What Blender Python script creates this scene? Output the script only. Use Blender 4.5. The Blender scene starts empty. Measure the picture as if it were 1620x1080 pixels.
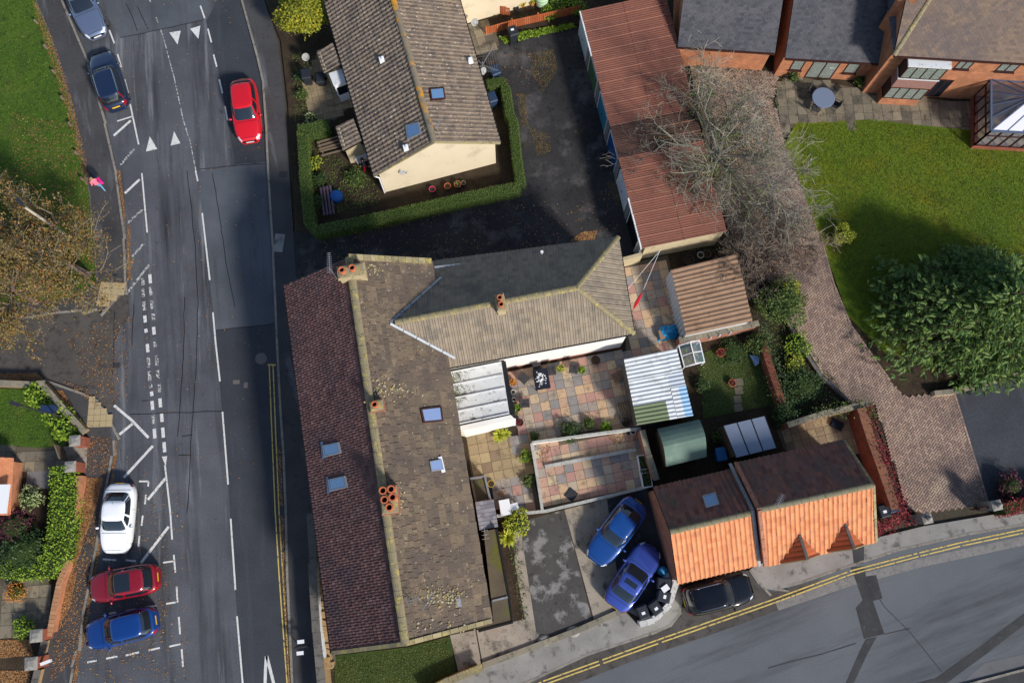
import bpy, math, random
from mathutils import Vector, Matrix
R = random.Random(11)
rad = math.radians
sc = bpy.context.scene
COL = sc.collection

# ---------------------------------------------------------------- camera, sky, sun, exposure
CAM_H, FPX = 50.0, 1317.0
TILT = math.atan(310.0 / FPX)
cam = bpy.data.cameras.new('camera'); camo = bpy.data.objects.new('camera', cam); COL.objects.link(camo)
camo.location = (0, 0, CAM_H); camo.rotation_euler = (TILT, 0, 0)
cam.sensor_width = 36.0; cam.lens = FPX / 1620.0 * 36.0; cam.clip_start = 0.5; cam.clip_end = 900
sc.camera = camo
SUN_AZ, SUN_EL = 42.0, 33.0          # degrees right of picture-down, above the horizon
world = bpy.data.worlds.new('World'); sc.world = world; world.use_nodes = True
wn = world.node_tree; bg = wn.nodes['Background']
sky = wn.nodes.new('ShaderNodeTexSky'); sky.sky_type = 'NISHITA'; sky.sun_disc = False
sky.sun_elevation = rad(SUN_EL); sky.sun_rotation = rad(180 - SUN_AZ)
sky.air_density = 1.0; sky.dust_density = 1.0
wn.links.new(sky.outputs[0], bg.inputs[0]); bg.inputs[1].default_value = 0.118
sl = bpy.data.lights.new('sun', 'SUN'); sl.energy = 3.8; sl.angle = rad(7); sl.color = (1.0, 0.95, 0.88)
slo = bpy.data.objects.new('sun', sl); COL.objects.link(slo); slo.location = (20, -30, 60)
to_sun = Vector((math.sin(rad(SUN_AZ)) * math.cos(rad(SUN_EL)), -math.cos(rad(SUN_AZ)) * math.cos(rad(SUN_EL)), math.sin(rad(SUN_EL))))
slo.rotation_euler = to_sun.to_track_quat('Z', 'Y').to_euler()
vs = sc.view_settings
vs.view_transform = 'Standard'; vs.look = 'None'; vs.exposure = 0.3; vs.gamma = 1.0; vs.use_curve_mapping = False

# ---------------------------------------------------------------- pixel -> world
_c, _s = math.cos(TILT), math.sin(TILT)
def ray(px, py):
    u = (px - 810.0) / FPX; v = (540.0 - py) / FPX
    return Vector((u, v * _c + _s, v * _s - _c))
def G(px, py, z=0.0):
    d = ray(px, py); t = (z - CAM_H) / d.z
    return Vector((d.x * t, d.y * t, z))
def onplane(px, py, p0, n):
    d = ray(px, py); o = Vector((0, 0, CAM_H))
    t = (p0 - o).dot(n) / d.dot(n)
    return o + d * t
def g2(p, z=0.0):
    q = G(p[0], p[1], z); return (q.x, q.y)
def ang(a, b):
    """world heading of pixel direction a->b on the ground"""
    p, q = G(*a), G(*b); return math.atan2(q.y - p.y, q.x - p.x)

# ---------------------------------------------------------------- materials
def S(r, g, b, k=1.0):
    f = lambda c: ((c / 255.0) / 12.92 if c / 255.0 <= 0.04045 else ((c / 255.0 + 0.055) / 1.055) ** 2.4) * k
    return (f(r), f(g), f(b), 1.0)
MATS = {}
def mat(name, cols, src=None, rough=0.8, layers=(), bump=0.0, bscale=40.0, metal=0.0, coat=0.0, spec=0.3,
        alpha=1.0, trans=0.0, fine=0.0, fscale=60.0, local=False, sss=None, ramp='LINEAR', emit=None):
    """cols: list of linear colours, chosen by src 'island' / 'object' / noise scale (float).
    layers: (scale, colour, lo, hi[, stretch(x,y,z)[, rotz]]) noise patches laid over it. fine: small brightness grain."""
    if name in MATS: return MATS[name]
    m = bpy.data.materials.new(name); MATS[name] = m; m.use_nodes = True
    nt = m.node_tree; N = nt.nodes; L = nt.links; b = N['Principled BSDF']
    b.inputs['Roughness'].default_value = rough; b.inputs['Metallic'].default_value = metal
    b.inputs['Specular IOR Level'].default_value = spec
    if coat: b.inputs['Coat Weight'].default_value = coat; b.inputs['Coat Roughness'].default_value = 0.04
    if alpha < 1: b.inputs['Alpha'].default_value = alpha
    if trans: b.inputs['Transmission Weight'].default_value = trans
    if emit: b.inputs['Emission Color'].default_value = emit[0]; b.inputs['Emission Strength'].default_value = emit[1]
    geo = N.new('ShaderNodeNewGeometry')
    if local:
        tc = N.new('ShaderNodeTexCoord'); pos = tc.outputs['Object']
    else: pos = geo.outputs['Position']
    def noise(scale, stretch=None, rz=0.0, detail=5.0, rgh=0.6):
        n = N.new('ShaderNodeTexNoise'); n.inputs['Scale'].default_value = scale
        n.inputs['Detail'].default_value = detail; n.inputs['Roughness'].default_value = rgh
        if stretch:
            mp = N.new('ShaderNodeMapping'); mp.vector_type = 'TEXTURE'
            mp.inputs['Scale'].default_value = stretch; mp.inputs['Rotation'].default_value = (0, 0, rz)
            L.new(pos, mp.inputs[0]); L.new(mp.outputs[0], n.inputs['Vector'])
        else: L.new(pos, n.inputs['Vector'])
        return n.outputs['Fac']
    cols = [c if len(c) == 4 else (*c, 1.0) for c in cols]
    if len(cols) == 1 and src is None:
        rgb = N.new('ShaderNodeRGB'); rgb.outputs[0].default_value = cols[0]; cur = rgb.outputs[0]
    else:
        if src == 'island': f = geo.outputs['Random Per Island']
        elif src == 'object':
            oi = N.new('ShaderNodeObjectInfo'); f = oi.outputs['Random']
        else:
            mr = N.new('ShaderNodeMapRange'); mr.inputs[1].default_value = 0.3; mr.inputs[2].default_value = 0.7
            L.new(noise(src or 1.0), mr.inputs[0]); f = mr.outputs[0]
        cr = N.new('ShaderNodeValToRGB'); cr.color_ramp.interpolation = ramp; e = cr.color_ramp.elements
        while len(e) < len(cols): e.new(0.5)
        for i, c in enumerate(cols):
            e[i].position = i / max(1, len(cols) - (0 if ramp == 'CONSTANT' else 1)); e[i].color = c
        L.new(f, cr.inputs[0]); cur = cr.outputs[0]
    for ly in layers:
        scale, colr, lo, hi = ly[:4]
        f = noise(scale, ly[4] if len(ly) > 4 else None, ly[5] if len(ly) > 5 else 0.0, 6.0, 0.65)
        mr = N.new('ShaderNodeMapRange'); mr.inputs[1].default_value = lo; mr.inputs[2].default_value = hi
        L.new(f, mr.inputs[0])
        mx = N.new('ShaderNodeMix'); mx.data_type = 'RGBA'; L.new(mr.outputs[0], mx.inputs[0])
        L.new(cur, mx.inputs[6]); mx.inputs[7].default_value = colr if len(colr) == 4 else (*colr, 1.0)
        if len(colr) == 4 and colr[3] < 1.0:
            mu = N.new('ShaderNodeMath'); mu.operation = 'MULTIPLY'; mu.inputs[1].default_value = colr[3]
            L.new(mr.outputs[0], mu.inputs[0]); L.new(mu.outputs[0], mx.inputs[0])
        cur = mx.outputs[2]
    if fine:
        mr = N.new('ShaderNodeMapRange'); mr.inputs[1].default_value = 0.25; mr.inputs[2].default_value = 0.75
        mr.inputs[3].default_value = 1.0 - fine; mr.inputs[4].default_value = 1.0 + fine
        L.new(noise(fscale, None, 0, 2.0), mr.inputs[0])
        mx = N.new('ShaderNodeMix'); mx.data_type = 'RGBA'; mx.blend_type = 'MULTIPLY'; mx.inputs[0].default_value = 1.0
        L.new(cur, mx.inputs[6]); L.new(mr.outputs[0], mx.inputs[7]); cur = mx.outputs[2]
    L.new(cur, b.inputs['Base Color'])
    if bump:
        bp = N.new('ShaderNodeBump'); bp.inputs['Strength'].default_value = bump; bp.inputs['Distance'].default_value = 0.05
        L.new(noise(bscale, None, 0, 4.0), bp.inputs['Height']); L.new(bp.outputs[0], b.inputs['Normal'])
    return m

# ---------------------------------------------------------------- mesh builder
class MB:
    def __init__(s): s.v = []; s.f = []; s.m = []
    def quad(s, pts, mi=0):
        n = len(s.v); s.v.extend(tuple(p) for p in pts); s.f.append(tuple(range(n, n + len(pts)))); s.m.append(mi)
    def grid(s, rows, mi=0, closed=False):
        n = len(s.v); k = len(rows[0])
        for r in rows: s.v.extend(tuple(p) for p in r)
        for i in range(len(rows) - 1):
            for j in range(k if closed else k - 1):
                j2 = (j + 1) % k
                s.f.append((n + i * k + j, n + i * k + j2, n + (i + 1) * k + j2, n + (i + 1) * k + j)); s.m.append(mi)
    def prism(s, poly, z0, z1, mi=0, bottom=True, side_mi=None):
        """poly: list of (x,y); z1 may be a list of heights"""
        A = sum(poly[i][0] * poly[(i + 1) % len(poly)][1] - poly[(i + 1) % len(poly)][0] * poly[i][1] for i in range(len(poly)))
        zt = list(z1) if isinstance(z1, (list, tuple)) else [z1] * len(poly)
        zb = list(z0) if isinstance(z0, (list, tuple)) else [z0] * len(poly)
        if A < 0: poly = poly[::-1]; zt = zt[::-1]; zb = zb[::-1]
        n = len(s.v); k = len(poly)
        s.v += [(p[0], p[1], zb[i]) for i, p in enumerate(poly)]; s.v += [(p[0], p[1], zt[i]) for i, p in enumerate(poly)]
        s.f.append(tuple(range(n + k, n + 2 * k))); s.m.append(mi)
        if bottom: s.f.append(tuple(range(n + k - 1, n - 1, -1))); s.m.append(mi)
        for i in range(k):
            j = (i + 1) % k; s.f.append((n + i, n + j, n + k + j, n + k + i)); s.m.append(mi if side_mi is None else side_mi)
    def box(s, c, size, rz=0.0, mi=0, M=None):
        hx, hy, hz = size[0] / 2, size[1] / 2, size[2] / 2
        ca, sa = math.cos(rz), math.sin(rz); n = len(s.v)
        for dz in (-hz, hz):
            for dx, dy in ((-hx, -hy), (hx, -hy), (hx, hy), (-hx, hy)):
                p = Vector((c[0] + dx * ca - dy * sa, c[1] + dx * sa + dy * ca, c[2] + dz))
                s.v.append(tuple(M @ p) if M else tuple(p))
        for f in ((3, 2, 1, 0), (4, 5, 6, 7), (0, 1, 5, 4), (1, 2, 6, 5), (2, 3, 7, 6), (3, 0, 4, 7)):
            s.f.append(tuple(n + i for i in f)); s.m.append(mi)
    def beam(s, a, b, w, h, up=Vector((0, 0, 1)), mi=0):
        a, b = Vector(a), Vector(b); d = (b - a).normalized(); x = d.cross(up)
        if x.length < 1e-4: x = d.cross(Vector((0, 1, 0)))
        x.normalize(); y = x.cross(d)
        q = [(-w / 2, -h / 2), (w / 2, -h / 2), (w / 2, h / 2), (-w / 2, h / 2)]
        r = [[p + x * i + y * j for i, j in q] for p in (a, b)]
        s.grid(r, mi, True); s.quad(r[0][::-1], mi); s.quad(r[1], mi)
    def tube(s, pts, rads, n=6, mi=0, cap=True):
        pts = [Vector(p) for p in pts]
        if not isinstance(rads, (list, tuple)): rads = [rads] * len(pts)
        rows = []; up = Vector((0.31, 0.17, 0.93)).normalized()
        for i, p in enumerate(pts):
            d = (pts[min(i + 1, len(pts) - 1)] - pts[max(i - 1, 0)]).normalized()
            x = d.cross(up)
            if x.length < 1e-3: x = d.cross(Vector((1, 0, 0)))
            x.normalize(); y = d.cross(x)
            rows.append([p + (x * math.cos(2 * math.pi * k / n) + y * math.sin(2 * math.pi * k / n)) * rads[i] for k in range(n)])
        s.grid(rows, mi, True)
        if cap: s.quad(rows[0], mi); s.quad(rows[-1][::-1], mi)
    def lathe(s, c, prof, n=16, mi=0, closed_top=True):
        rows = [[(c[0] + r * math.cos(2 * math.pi * k / n), c[1] + r * math.sin(2 * math.pi * k / n), c[2] + z) for k in range(n)] for r, z in prof]
        s.grid(rows, mi, True)
        if closed_top: s.quad(rows[-1], mi)
        s.quad(rows[0][::-1], mi)
    def ball(s, c, r, n=10, m=6, mi=0, sq=(1, 1, 1)):
        rows = []
        for i in range(m + 1):
            th = math.pi * i / m - math.pi / 2; rr = max(math.cos(th), 0.02)
            rows.append([(c[0] + r * sq[0] * rr * math.cos(2 * math.pi * k / n), c[1] + r * sq[1] * rr * math.sin(2 * math.pi * k / n), c[2] + r * sq[2] * math.sin(th)) for k in range(n)])
        s.grid(rows, mi, True)
    def leaf(s, c, size, rnd, flat=0.0, mi=0, asp=0.6):
        """one folded leaf: two triangles, random orientation (flat=1 lies level)"""
        a = rnd.uniform(0, 6.283); t = rnd.gauss(0, 0.9) * (1 - flat) + rnd.gauss(0, 0.12); p = rnd.gauss(0, 0.8) * (1 - flat)
        d = Vector((math.cos(a) * math.cos(t), math.sin(a) * math.cos(t), math.sin(t)))
        x = Vector((-math.sin(a), math.cos(a), math.sin(p) * 0.8)).normalized()
        c = Vector(c); h = size / 2; n = len(s.v)
        s.v += [tuple(c - d * h), tuple(c + x * h * asp), tuple(c + d * h), tuple(c - x * h * asp)]
        s.f.append((n, n + 1, n + 2, n + 3)); s.m.append(mi)
    def build(s, name, mats, parent=None, smooth=False, label=None, cat=None, group=None, kind=None, world=True, subsurf=0, bevel=0.0):
        me = bpy.data.meshes.new(name); me.from_pydata(s.v, [], s.f)
        if not isinstance(mats, (list, tuple)): mats = [mats]
        for m in mats: me.materials.append(m)
        if any(s.m): me.polygons.foreach_set('material_index', s.m)
        if smooth: me.polygons.foreach_set('use_smooth', [True] * len(me.polygons))
        me.update()
        o = bpy.data.objects.new(name, me); COL.objects.link(o)
        if parent is not None:
            o.parent = parent
            if world and parent.type == 'EMPTY': o.location = -Vector(parent.location)
        if label: o['label'] = label
        if cat: o['category'] = cat
        if group: o['group'] = group
        if kind: o['kind'] = kind
        if bevel:
            md = o.modifiers.new('b', 'BEVEL'); md.width = bevel; md.segments = 2; md.limit_method = 'ANGLE'
        if subsurf:
            md = o.modifiers.new('s', 'SUBSURF'); md.levels = subsurf; md.render_levels = subsurf
        return o
def thing(name, label, cat, loc, rz=0.0, group=None):
    o = bpy.data.objects.new(name, None); COL.objects.link(o); o.empty_display_size = 0.3
    o.location = loc; o.rotation_euler = (0, 0, rz); o['label'] = label; o['category'] = cat
    if group: o['group'] = group
    return o
def inst(src, parent, loc=None, rz=0.0, scale=None, world=True):
    """a copy of a mesh part sharing its data"""
    c = src.copy(); COL.objects.link(c); c.parent = parent
    for k in list(c.keys()):
        if k in ('label', 'category', 'group', 'kind'): del c[k]
    if loc is not None:
        l = Vector(loc)
        c.location = (l - Vector(parent.location)) if (parent is not None and parent.type == 'EMPTY' and world) else l
    c.rotation_euler = (0, 0, rz)
    if scale: c.scale = scale
    return c
def copy_tree(o, parent=None):
    c = o.copy(); COL.objects.link(c); c.parent = parent
    for ch in list(o.children): copy_tree(ch, c)
    return c
def inside(p, poly):
    x, y = p[0], p[1]; r = False; n = len(poly); j = n - 1
    for i in range(n):
        xi, yi = poly[i][0], poly[i][1]; xj, yj = poly[j][0], poly[j][1]
        if (yi > y) != (yj > y) and x < (xj - xi) * (y - yi) / (yj - yi) + xi: r = not r
        j = i
    return r
def PX(pts, z=0.0): return [g2(p, z) for p in pts]
def rand_in(poly, rnd):
    xs = [p[0] for p in poly]; ys = [p[1] for p in poly]
    for _ in range(400):
        p = (rnd.uniform(min(xs), max(xs)), rnd.uniform(min(ys), max(ys)))
        if inside(p, poly): return p
    return poly[0]
def along(pts, step):
    """points and headings every step along a polyline of 2-D points"""
    out = []; d = 0.0
    for a, b in zip(pts, pts[1:]):
        L = math.hypot(b[0] - a[0], b[1] - a[1]); h = math.atan2(b[1] - a[1], b[0] - a[0])
        while d <= L:
            t = d / L; out.append((a[0] + (b[0] - a[0]) * t, a[1] + (b[1] - a[1]) * t, h)); d += step
        d -= L
    return out
def offset_line(pts, d):
    """polyline moved d metres to its left"""
    out = []
    for i, p in enumerate(pts):
        a = pts[max(i - 1, 0)]; b = pts[min(i + 1, len(pts) - 1)]
        h = math.atan2(b[1] - a[1], b[0] - a[0]); out.append((p[0] - math.sin(h) * d, p[1] + math.cos(h) * d))
    return out
def strip(mb, pts, w, z, mi=0):
    """flat ribbon of width w on polyline"""
    l = offset_line(pts, w / 2); r = offset_line(pts, -w / 2)
    mb.grid([[(p[0], p[1], z) for p in r], [(p[0], p[1], z) for p in l]], mi)
def wall_line(mb, pts, w, z0, z1, mi=0):
    l = offset_line(pts, w / 2); r = offset_line(pts, -w / 2)
    rows = []
    for a, b in zip(l, r): rows.append([(b[0], b[1], z0), (b[0], b[1], z1), (a[0], a[1], z1), (a[0], a[1], z0)])
    mb.grid(rows, mi, True); mb.quad(rows[0], mi); mb.quad(rows[-1][::-1], mi)
# ---------------------------------------------------------------- materials of the place
A_ROAD = rad(97)
m_road = mat('asphalt_worn', [S(70, 72, 77), S(92, 94, 100)], 0.25, 0.85, layers=[
    (1.0, S(48, 49, 53), 0.48, 0.72, (.9, 14, 1), rad(8)), (0.9, S(122, 124, 128), 0.56, 0.74, (0.6, 9, 1), rad(8)), (0.22, S(62, 62, 66, 1), 0.55, 0.8),
    (3.0, S(48, 49, 52), 0.62, 0.75)], fine=0.28, fscale=16, bump=0.25, bscale=60)
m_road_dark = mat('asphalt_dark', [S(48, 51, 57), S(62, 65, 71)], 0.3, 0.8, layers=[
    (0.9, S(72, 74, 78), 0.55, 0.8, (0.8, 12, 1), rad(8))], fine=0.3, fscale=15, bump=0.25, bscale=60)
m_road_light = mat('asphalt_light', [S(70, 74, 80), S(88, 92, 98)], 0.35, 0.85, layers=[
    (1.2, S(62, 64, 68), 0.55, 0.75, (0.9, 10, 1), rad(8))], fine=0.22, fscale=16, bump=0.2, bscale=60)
m_road2 = mat('asphalt_street', [S(84, 88, 93), S(98, 101, 105)], 0.15, 0.85, layers=[
    (0.7, S(62, 64, 67), 0.5, 0.74, (1, 11, 1), rad(-70))], fine=0.16, fscale=16, bump=0.2, bscale=60)
m_side = mat('asphalt_brownish', [S(70, 66, 63), S(86, 82, 78)], 0.5, 0.9, layers=[(2.2, S(50, 47, 46), 0.5, 0.7)], fine=0.25, fscale=18, bump=0.3)
m_patch = mat('asphalt_patch', [S(50, 50, 52), S(66, 66, 67)], 0.9, 0.9, layers=[(2.5, S(98, 97, 95), 0.6, 0.78)], fine=0.25, fscale=18, bump=0.3)
m_pave = mat('pavement_asphalt', [S(58, 57, 59), S(74, 73, 74)], 0.5, 0.85, layers=[
    (0.8, S(104, 106, 110), 0.56, 0.72, (0.8, 6, 1), rad(15)), (2.0, S(44, 42, 43), 0.58, 0.75)], fine=0.22, fscale=18, bump=0.25)
m_pave_conc = mat('pavement_concrete', [S(124, 121, 116), S(146, 143, 138)], 0.6, 0.9, layers=[
    (1.4, S(88, 86, 84), 0.55, 0.66), (5, S(70, 68, 66), 0.66, 0.74)], fine=0.15, fscale=25, bump=0.2)
m_kerb = mat('kerb_stone', [S(120, 114, 106), S(146, 140, 130)], 1.5, 0.9, layers=[(3, S(80, 74, 68), 0.5, 0.7)], fine=0.2)
m_tactile = mat('tactile_buff', [S(160, 142, 108), S(176, 158, 122)], 'island', 0.9, layers=[(3, S(110, 98, 80), 0.55, 0.75)], fine=0.12)
m_lane = mat('lane_dark', [S(40, 39, 40), S(60, 58, 58)], 0.3, 0.9, layers=[
    (0.5, S(92, 89, 88), 0.52, 0.72), (0.55, S(84, 78, 44), 0.62, 0.74), (3, S(28, 28, 29), 0.55, 0.7)], fine=0.3, fscale=14, bump=0.5, bscale=30)
m_conc = mat('drive_concrete', [S(138, 128, 114), S(160, 150, 136)], 0.6, 0.9, layers=[
    (0.9, S(84, 78, 70), 0.52, 0.64), (4, S(60, 56, 52), 0.6, 0.7)], fine=0.18, fscale=25, bump=0.3)
m_drive = mat('drive_tar', [S(64, 62, 60), S(80, 78, 76)], 0.6, 0.9, layers=[
    (0.9, S(128, 126, 124), 0.53, 0.62), (3.0, S(48, 46, 45), 0.58, 0.7)], fine=0.2, fscale=18, bump=0.3)
m_soil = mat('soil', [S(46, 36, 27), S(66, 54, 40)], 1.2, 0.95, layers=[(3, S(58, 62, 30), 0.56, 0.7), (6, S(92, 74, 50), 0.62, 0.75)], fine=0.3, fscale=12, bump=0.8, bscale=14)
m_ground = mat('ground_earth', [S(58, 52, 42), S(74, 68, 54)], 0.4, 0.95, fine=0.3, fscale=10, bump=0.5, bscale=10)
m_lawn = mat('lawn_bright', [S(74, 98, 16), S(98, 114, 20)], 0.18, 0.95, layers=[
    (0.35, S(112, 106, 16), 0.5, 0.72), (0.5, S(54, 72, 12), 0.55, 0.75), (2.5, S(58, 70, 10), 0.55, 0.75)], fine=0.28, fscale=7, bump=1.0, bscale=28)
m_green = mat('green_verge', [S(58, 88, 20), S(76, 102, 26)], 0.4, 0.95, layers=[(0.6, S(96, 98, 44), 0.55, 0.75), (2.5, S(48, 64, 24), 0.5, 0.7)], fine=0.3, fscale=8, bump=1.0, bscale=28)
m_lawn_dark = mat('lawn_dark', [S(48, 66, 26), S(66, 80, 34)], 0.8, 0.95, layers=[(1.2, S(84, 82, 46), 0.56, 0.72)], fine=0.3, fscale=8, bump=1.0, bscale=24)  # darker, duller green than the other lawns
m_white = mat('road_paint', [S(214, 214, 210), S(196, 196, 194)], 2.0, 0.7, layers=[(9, S(78, 79, 82), 0.58, 0.66)])
m_white_worn = mat('road_paint_worn', [S(200, 200, 198), S(170, 170, 168)], 2.0, 0.7, layers=[(7, S(66, 67, 70), 0.44, 0.56)])
m_yellow = mat('yellow_paint', [S(206, 180, 98), S(190, 166, 92)], 2.0, 0.7, layers=[(5, S(100, 94, 82), 0.53, 0.62)])
m_crack = mat('tar_crack', [S(26, 26, 28)], rough=0.7)
m_iron = mat('cast_iron', [S(58, 58, 62)], rough=0.6, metal=0.4, fine=0.3)
m_ironpale = mat('manhole_pale', [S(104, 98, 96)], rough=0.8, fine=0.3)
m_slab = mat('patio_slab', [S(178, 142, 124), S(190, 168, 138), S(142, 136, 132), S(172, 132, 120), S(176, 160, 140), S(190, 160, 128), S(134, 130, 128), S(180, 148, 126), S(164, 150, 134), S(154, 142, 132)],
             'object', 0.9, layers=[(2.2, S(96, 88, 76), 0.52, 0.78), (9, S(120, 112, 96), 0.58, 0.75)], fine=0.14, fscale=22, bump=0.2, ramp='CONSTANT')
m_slab_buff = mat('buff_slab', [S(152, 134, 104), S(140, 124, 98), S(164, 146, 112), S(132, 112, 92)], 'object', 0.9, layers=[(2, S(96, 84, 66), 0.5, 0.76)], fine=0.14, fscale=22, bump=0.2)
m_slab_grey = mat('grey_flag', [S(112, 104, 90), S(128, 118, 100), S(96, 90, 80), S(140, 128, 106)], 'object', 0.9, layers=[(1.6, S(66, 60, 52), 0.5, 0.7), (6, S(146, 136, 112), 0.62, 0.75)], fine=0.18, fscale=22, bump=0.25)
m_mortar = mat('joint_bed', [S(84, 76, 62), S(100, 90, 74)], 2, 0.95, layers=[(4, S(70, 78, 36), 0.58, 0.7)], fine=0.2)
m_block = mat('block_paver', [S(150, 126, 112), S(170, 146, 128), S(130, 110, 100), S(158, 130, 114)], 'island', 0.9, layers=[
    (0.2, S(98, 86, 84), 0.50, 0.66), (0.5, S(180, 160, 138), 0.58, 0.76)], fine=0.12)
m_blockbed = mat('paver_bed', [S(84, 72, 66)], rough=0.95)
# roofs
m_tile_w = mat('brown_plain_tile', [S(92, 64, 62), S(110, 80, 76), S(80, 58, 58), S(116, 88, 84)], 'island', 0.85, layers=[
    (0.5, S(74, 62, 64), 0.5, 0.7), (6, S(150, 132, 124), 0.66, 0.76)], fine=0.2, fscale=25)
m_slate_e = mat('stone_slate', [S(102, 88, 74), S(116, 101, 84), S(90, 79, 69), S(98, 87, 76), S(120, 104, 86)], 'island', 0.92, layers=[
    (0.45, S(88, 78, 72), 0.46, 0.66), (1.3, S(138, 120, 96), 0.6, 0.74), (5.5, S(182, 170, 148), 0.64, 0.68), (5, S(70, 62, 55), 0.58, 0.68)], fine=0.22, fscale=25, bump=0.4, bscale=14)
m_slate_o = mat('stone_slate_single', [S(102, 88, 74), S(116, 101, 84), S(90, 79, 69), S(98, 87, 76), S(120, 104, 86)], 'object', 0.92, layers=[
    (0.45, S(88, 78, 72), 0.46, 0.66), (1.3, S(138, 120, 96), 0.6, 0.74), (5.5, S(182, 170, 148), 0.64, 0.68), (5, S(70, 62, 55), 0.58, 0.68)], fine=0.22, fscale=25, bump=0.4, bscale=14)
m_ridge = mat('lichen_ridge', [S(150, 138, 104), S(126, 116, 92), S(164, 152, 116)], 'island', 0.9, layers=[(3, S(176, 160, 84), 0.54, 0.66), (5, S(86, 82, 70), 0.56, 0.7)], fine=0.2)
m_ridge_orange = mat('lichen_ridge_orange', [S(140, 128, 108), S(120, 110, 96)], 'island', 0.9, layers=[(0.7, S(196, 138, 40), 0.52, 0.6), (4, S(92, 86, 74), 0.55, 0.7)], fine=0.2)
m_tile_wing = mat('concrete_tile_wing', [S(128, 116, 100), S(140, 128, 112), S(116, 106, 94)], 'island', 0.9, layers=[(0.8, S(104, 98, 90), 0.5, 0.7), (9, S(186, 176, 158), 0.67, 0.72)], fine=0.2)
m_tile_cream = mat('concrete_tile_bungalow', [S(120, 106, 92), S(134, 118, 102), S(108, 96, 86)], 'island', 0.9, layers=[(1.4, S(92, 84, 78), 0.5, 0.7), (6, S(200, 190, 176), 0.60, 0.68)], fine=0.3)
m_pant = mat('orange_pantile', [S(206, 134, 90), S(214, 144, 100), S(194, 122, 82), S(210, 142, 102), S(184, 120, 84)], 'island', 0.85, layers=[(0.9, S(214, 150, 104), 0.56, 0.74), (4, S(146, 84, 54), 0.62, 0.74)], fine=0.1)
m_pant_shaded = mat('shaded_pantile', [S(126, 84, 72), S(142, 96, 80), S(108, 74, 66), S(130, 94, 84), S(96, 66, 60)], 'island', 0.9, layers=[(0.8, S(96, 84, 76), 0.48, 0.66), (2, S(88, 86, 56), 0.62, 0.74)], fine=0.2)  # orange pantile darkened: shade of the north slope put into the colour
m_roofgrey = mat('grey_roof_tile', [S(70, 70, 76), S(82, 82, 88), S(62, 62, 68)], 'island', 0.85, layers=[(0.4, S(92, 90, 92), 0.5, 0.7), (3, S(56, 56, 60), 0.55, 0.7)], fine=0.16)
m_roofbrown = mat('brown_roof_tile', [S(108, 92, 80), S(122, 104, 90), S(98, 86, 78)], 'island', 0.85, layers=[(0.3, S(88, 80, 80), 0.46, 0.64), (0.6, S(140, 116, 96), 0.58, 0.75)], fine=0.14)
m_deck = mat('roof_underlay', [S(34, 31, 30)], rough=0.95)
m_lead = mat('lead_flashing', [S(128, 134, 142), S(150, 156, 162)], 2, 0.5, metal=0.3, layers=[(4, S(96, 98, 102), 0.55, 0.7)])
m_white_flash = mat('white_flashing', [S(206, 208, 210)], rough=0.6, layers=[(4, S(140, 140, 140), 0.56, 0.7)])
m_render_white = mat('white_render', [S(232, 230, 224), S(222, 219, 212)], 0.6, 0.9, fine=0.05)
m_render_cream = mat('cream_render', [S(214, 200, 172), S(206, 192, 164)], 0.5, 0.9, layers=[(0.7, S(186, 172, 148), 0.55, 0.75)], fine=0.06)
m_render_pale = mat('pale_block_wall', [S(188, 172, 138), S(172, 158, 128)], 0.7, 0.9, layers=[(1.5, S(120, 108, 88), 0.55, 0.72)], fine=0.12)
m_stone = mat('sandstone_wall', [S(164, 134, 92), S(142, 118, 84), S(178, 150, 106)], 'island', 0.9, layers=[(5, S(96, 80, 60), 0.56, 0.72)], fine=0.2)
def brick_mat(name, c1, c2, mort, scale=1.0):
    m = mat(name, [c1], rough=0.9); nt = m.node_tree; N = nt.nodes; L = nt.links
    geo = N.new('ShaderNodeNewGeometry'); sx = N.new('ShaderNodeSeparateXYZ'); L.new(geo.outputs['Position'], sx.inputs[0])
    ad = N.new('ShaderNodeMath'); ad.operation = 'ADD'; L.new(sx.outputs[0], ad.inputs[0]); L.new(sx.outputs[1], ad.inputs[1])
    cb = N.new('ShaderNodeCombineXYZ'); L.new(ad.outputs[0], cb.inputs[0]); L.new(sx.outputs[2], cb.inputs[1])
    br = N.new('ShaderNodeTexBrick'); br.inputs['Scale'].default_value = scale
    br.inputs['Color1'].default_value = c1; br.inputs['Color2'].default_value = c2; br.inputs['Mortar'].default_value = mort
    br.inputs['Brick Width'].default_value = 0.225; br.inputs['Row Height'].default_value = 0.075; br.inputs['Mortar Size'].default_value = 0.008
    L.new(cb.outputs[0], br.inputs['Vector'])
    nz = N.new('ShaderNodeTexNoise'); nz.inputs['Scale'].default_value = 2.0; L.new(geo.outputs['Position'], nz.inputs['Vector'])
    mr = N.new('ShaderNodeMapRange'); mr.inputs[1].default_value = 0.3; mr.inputs[2].default_value = 0.7; mr.inputs[3].default_value = 0.75; mr.inputs[4].default_value = 1.15
    L.new(nz.outputs[0], mr.inputs[0])
    mx = N.new('ShaderNodeMix'); mx.data_type = 'RGBA'; mx.blend_type = 'MULTIPLY'; mx.inputs[0].default_value = 1.0
    L.new(br.outputs[0], mx.inputs[6]); L.new(mr.outputs[0], mx.inputs[7]); L.new(mx.outputs[2], N['Principled BSDF'].inputs['Base Color'])
    return m
m_brick = brick_mat('orange_brick', S(180, 112, 78), S(164, 98, 68), S(176, 140, 108))
m_brick_old = brick_mat('old_brick', S(160, 96, 74), S(140, 86, 70), S(168, 146, 126))
m_brick_red = brick_mat('red_brick', S(150, 74, 52), S(136, 64, 48), S(140, 110, 90))
m_coping = mat('brick_coping', [S(178, 118, 78), S(164, 108, 72), S(186, 126, 84)], 'island', 0.9, layers=[(4, S(120, 84, 60), 0.56, 0.72)], fine=0.12)
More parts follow.
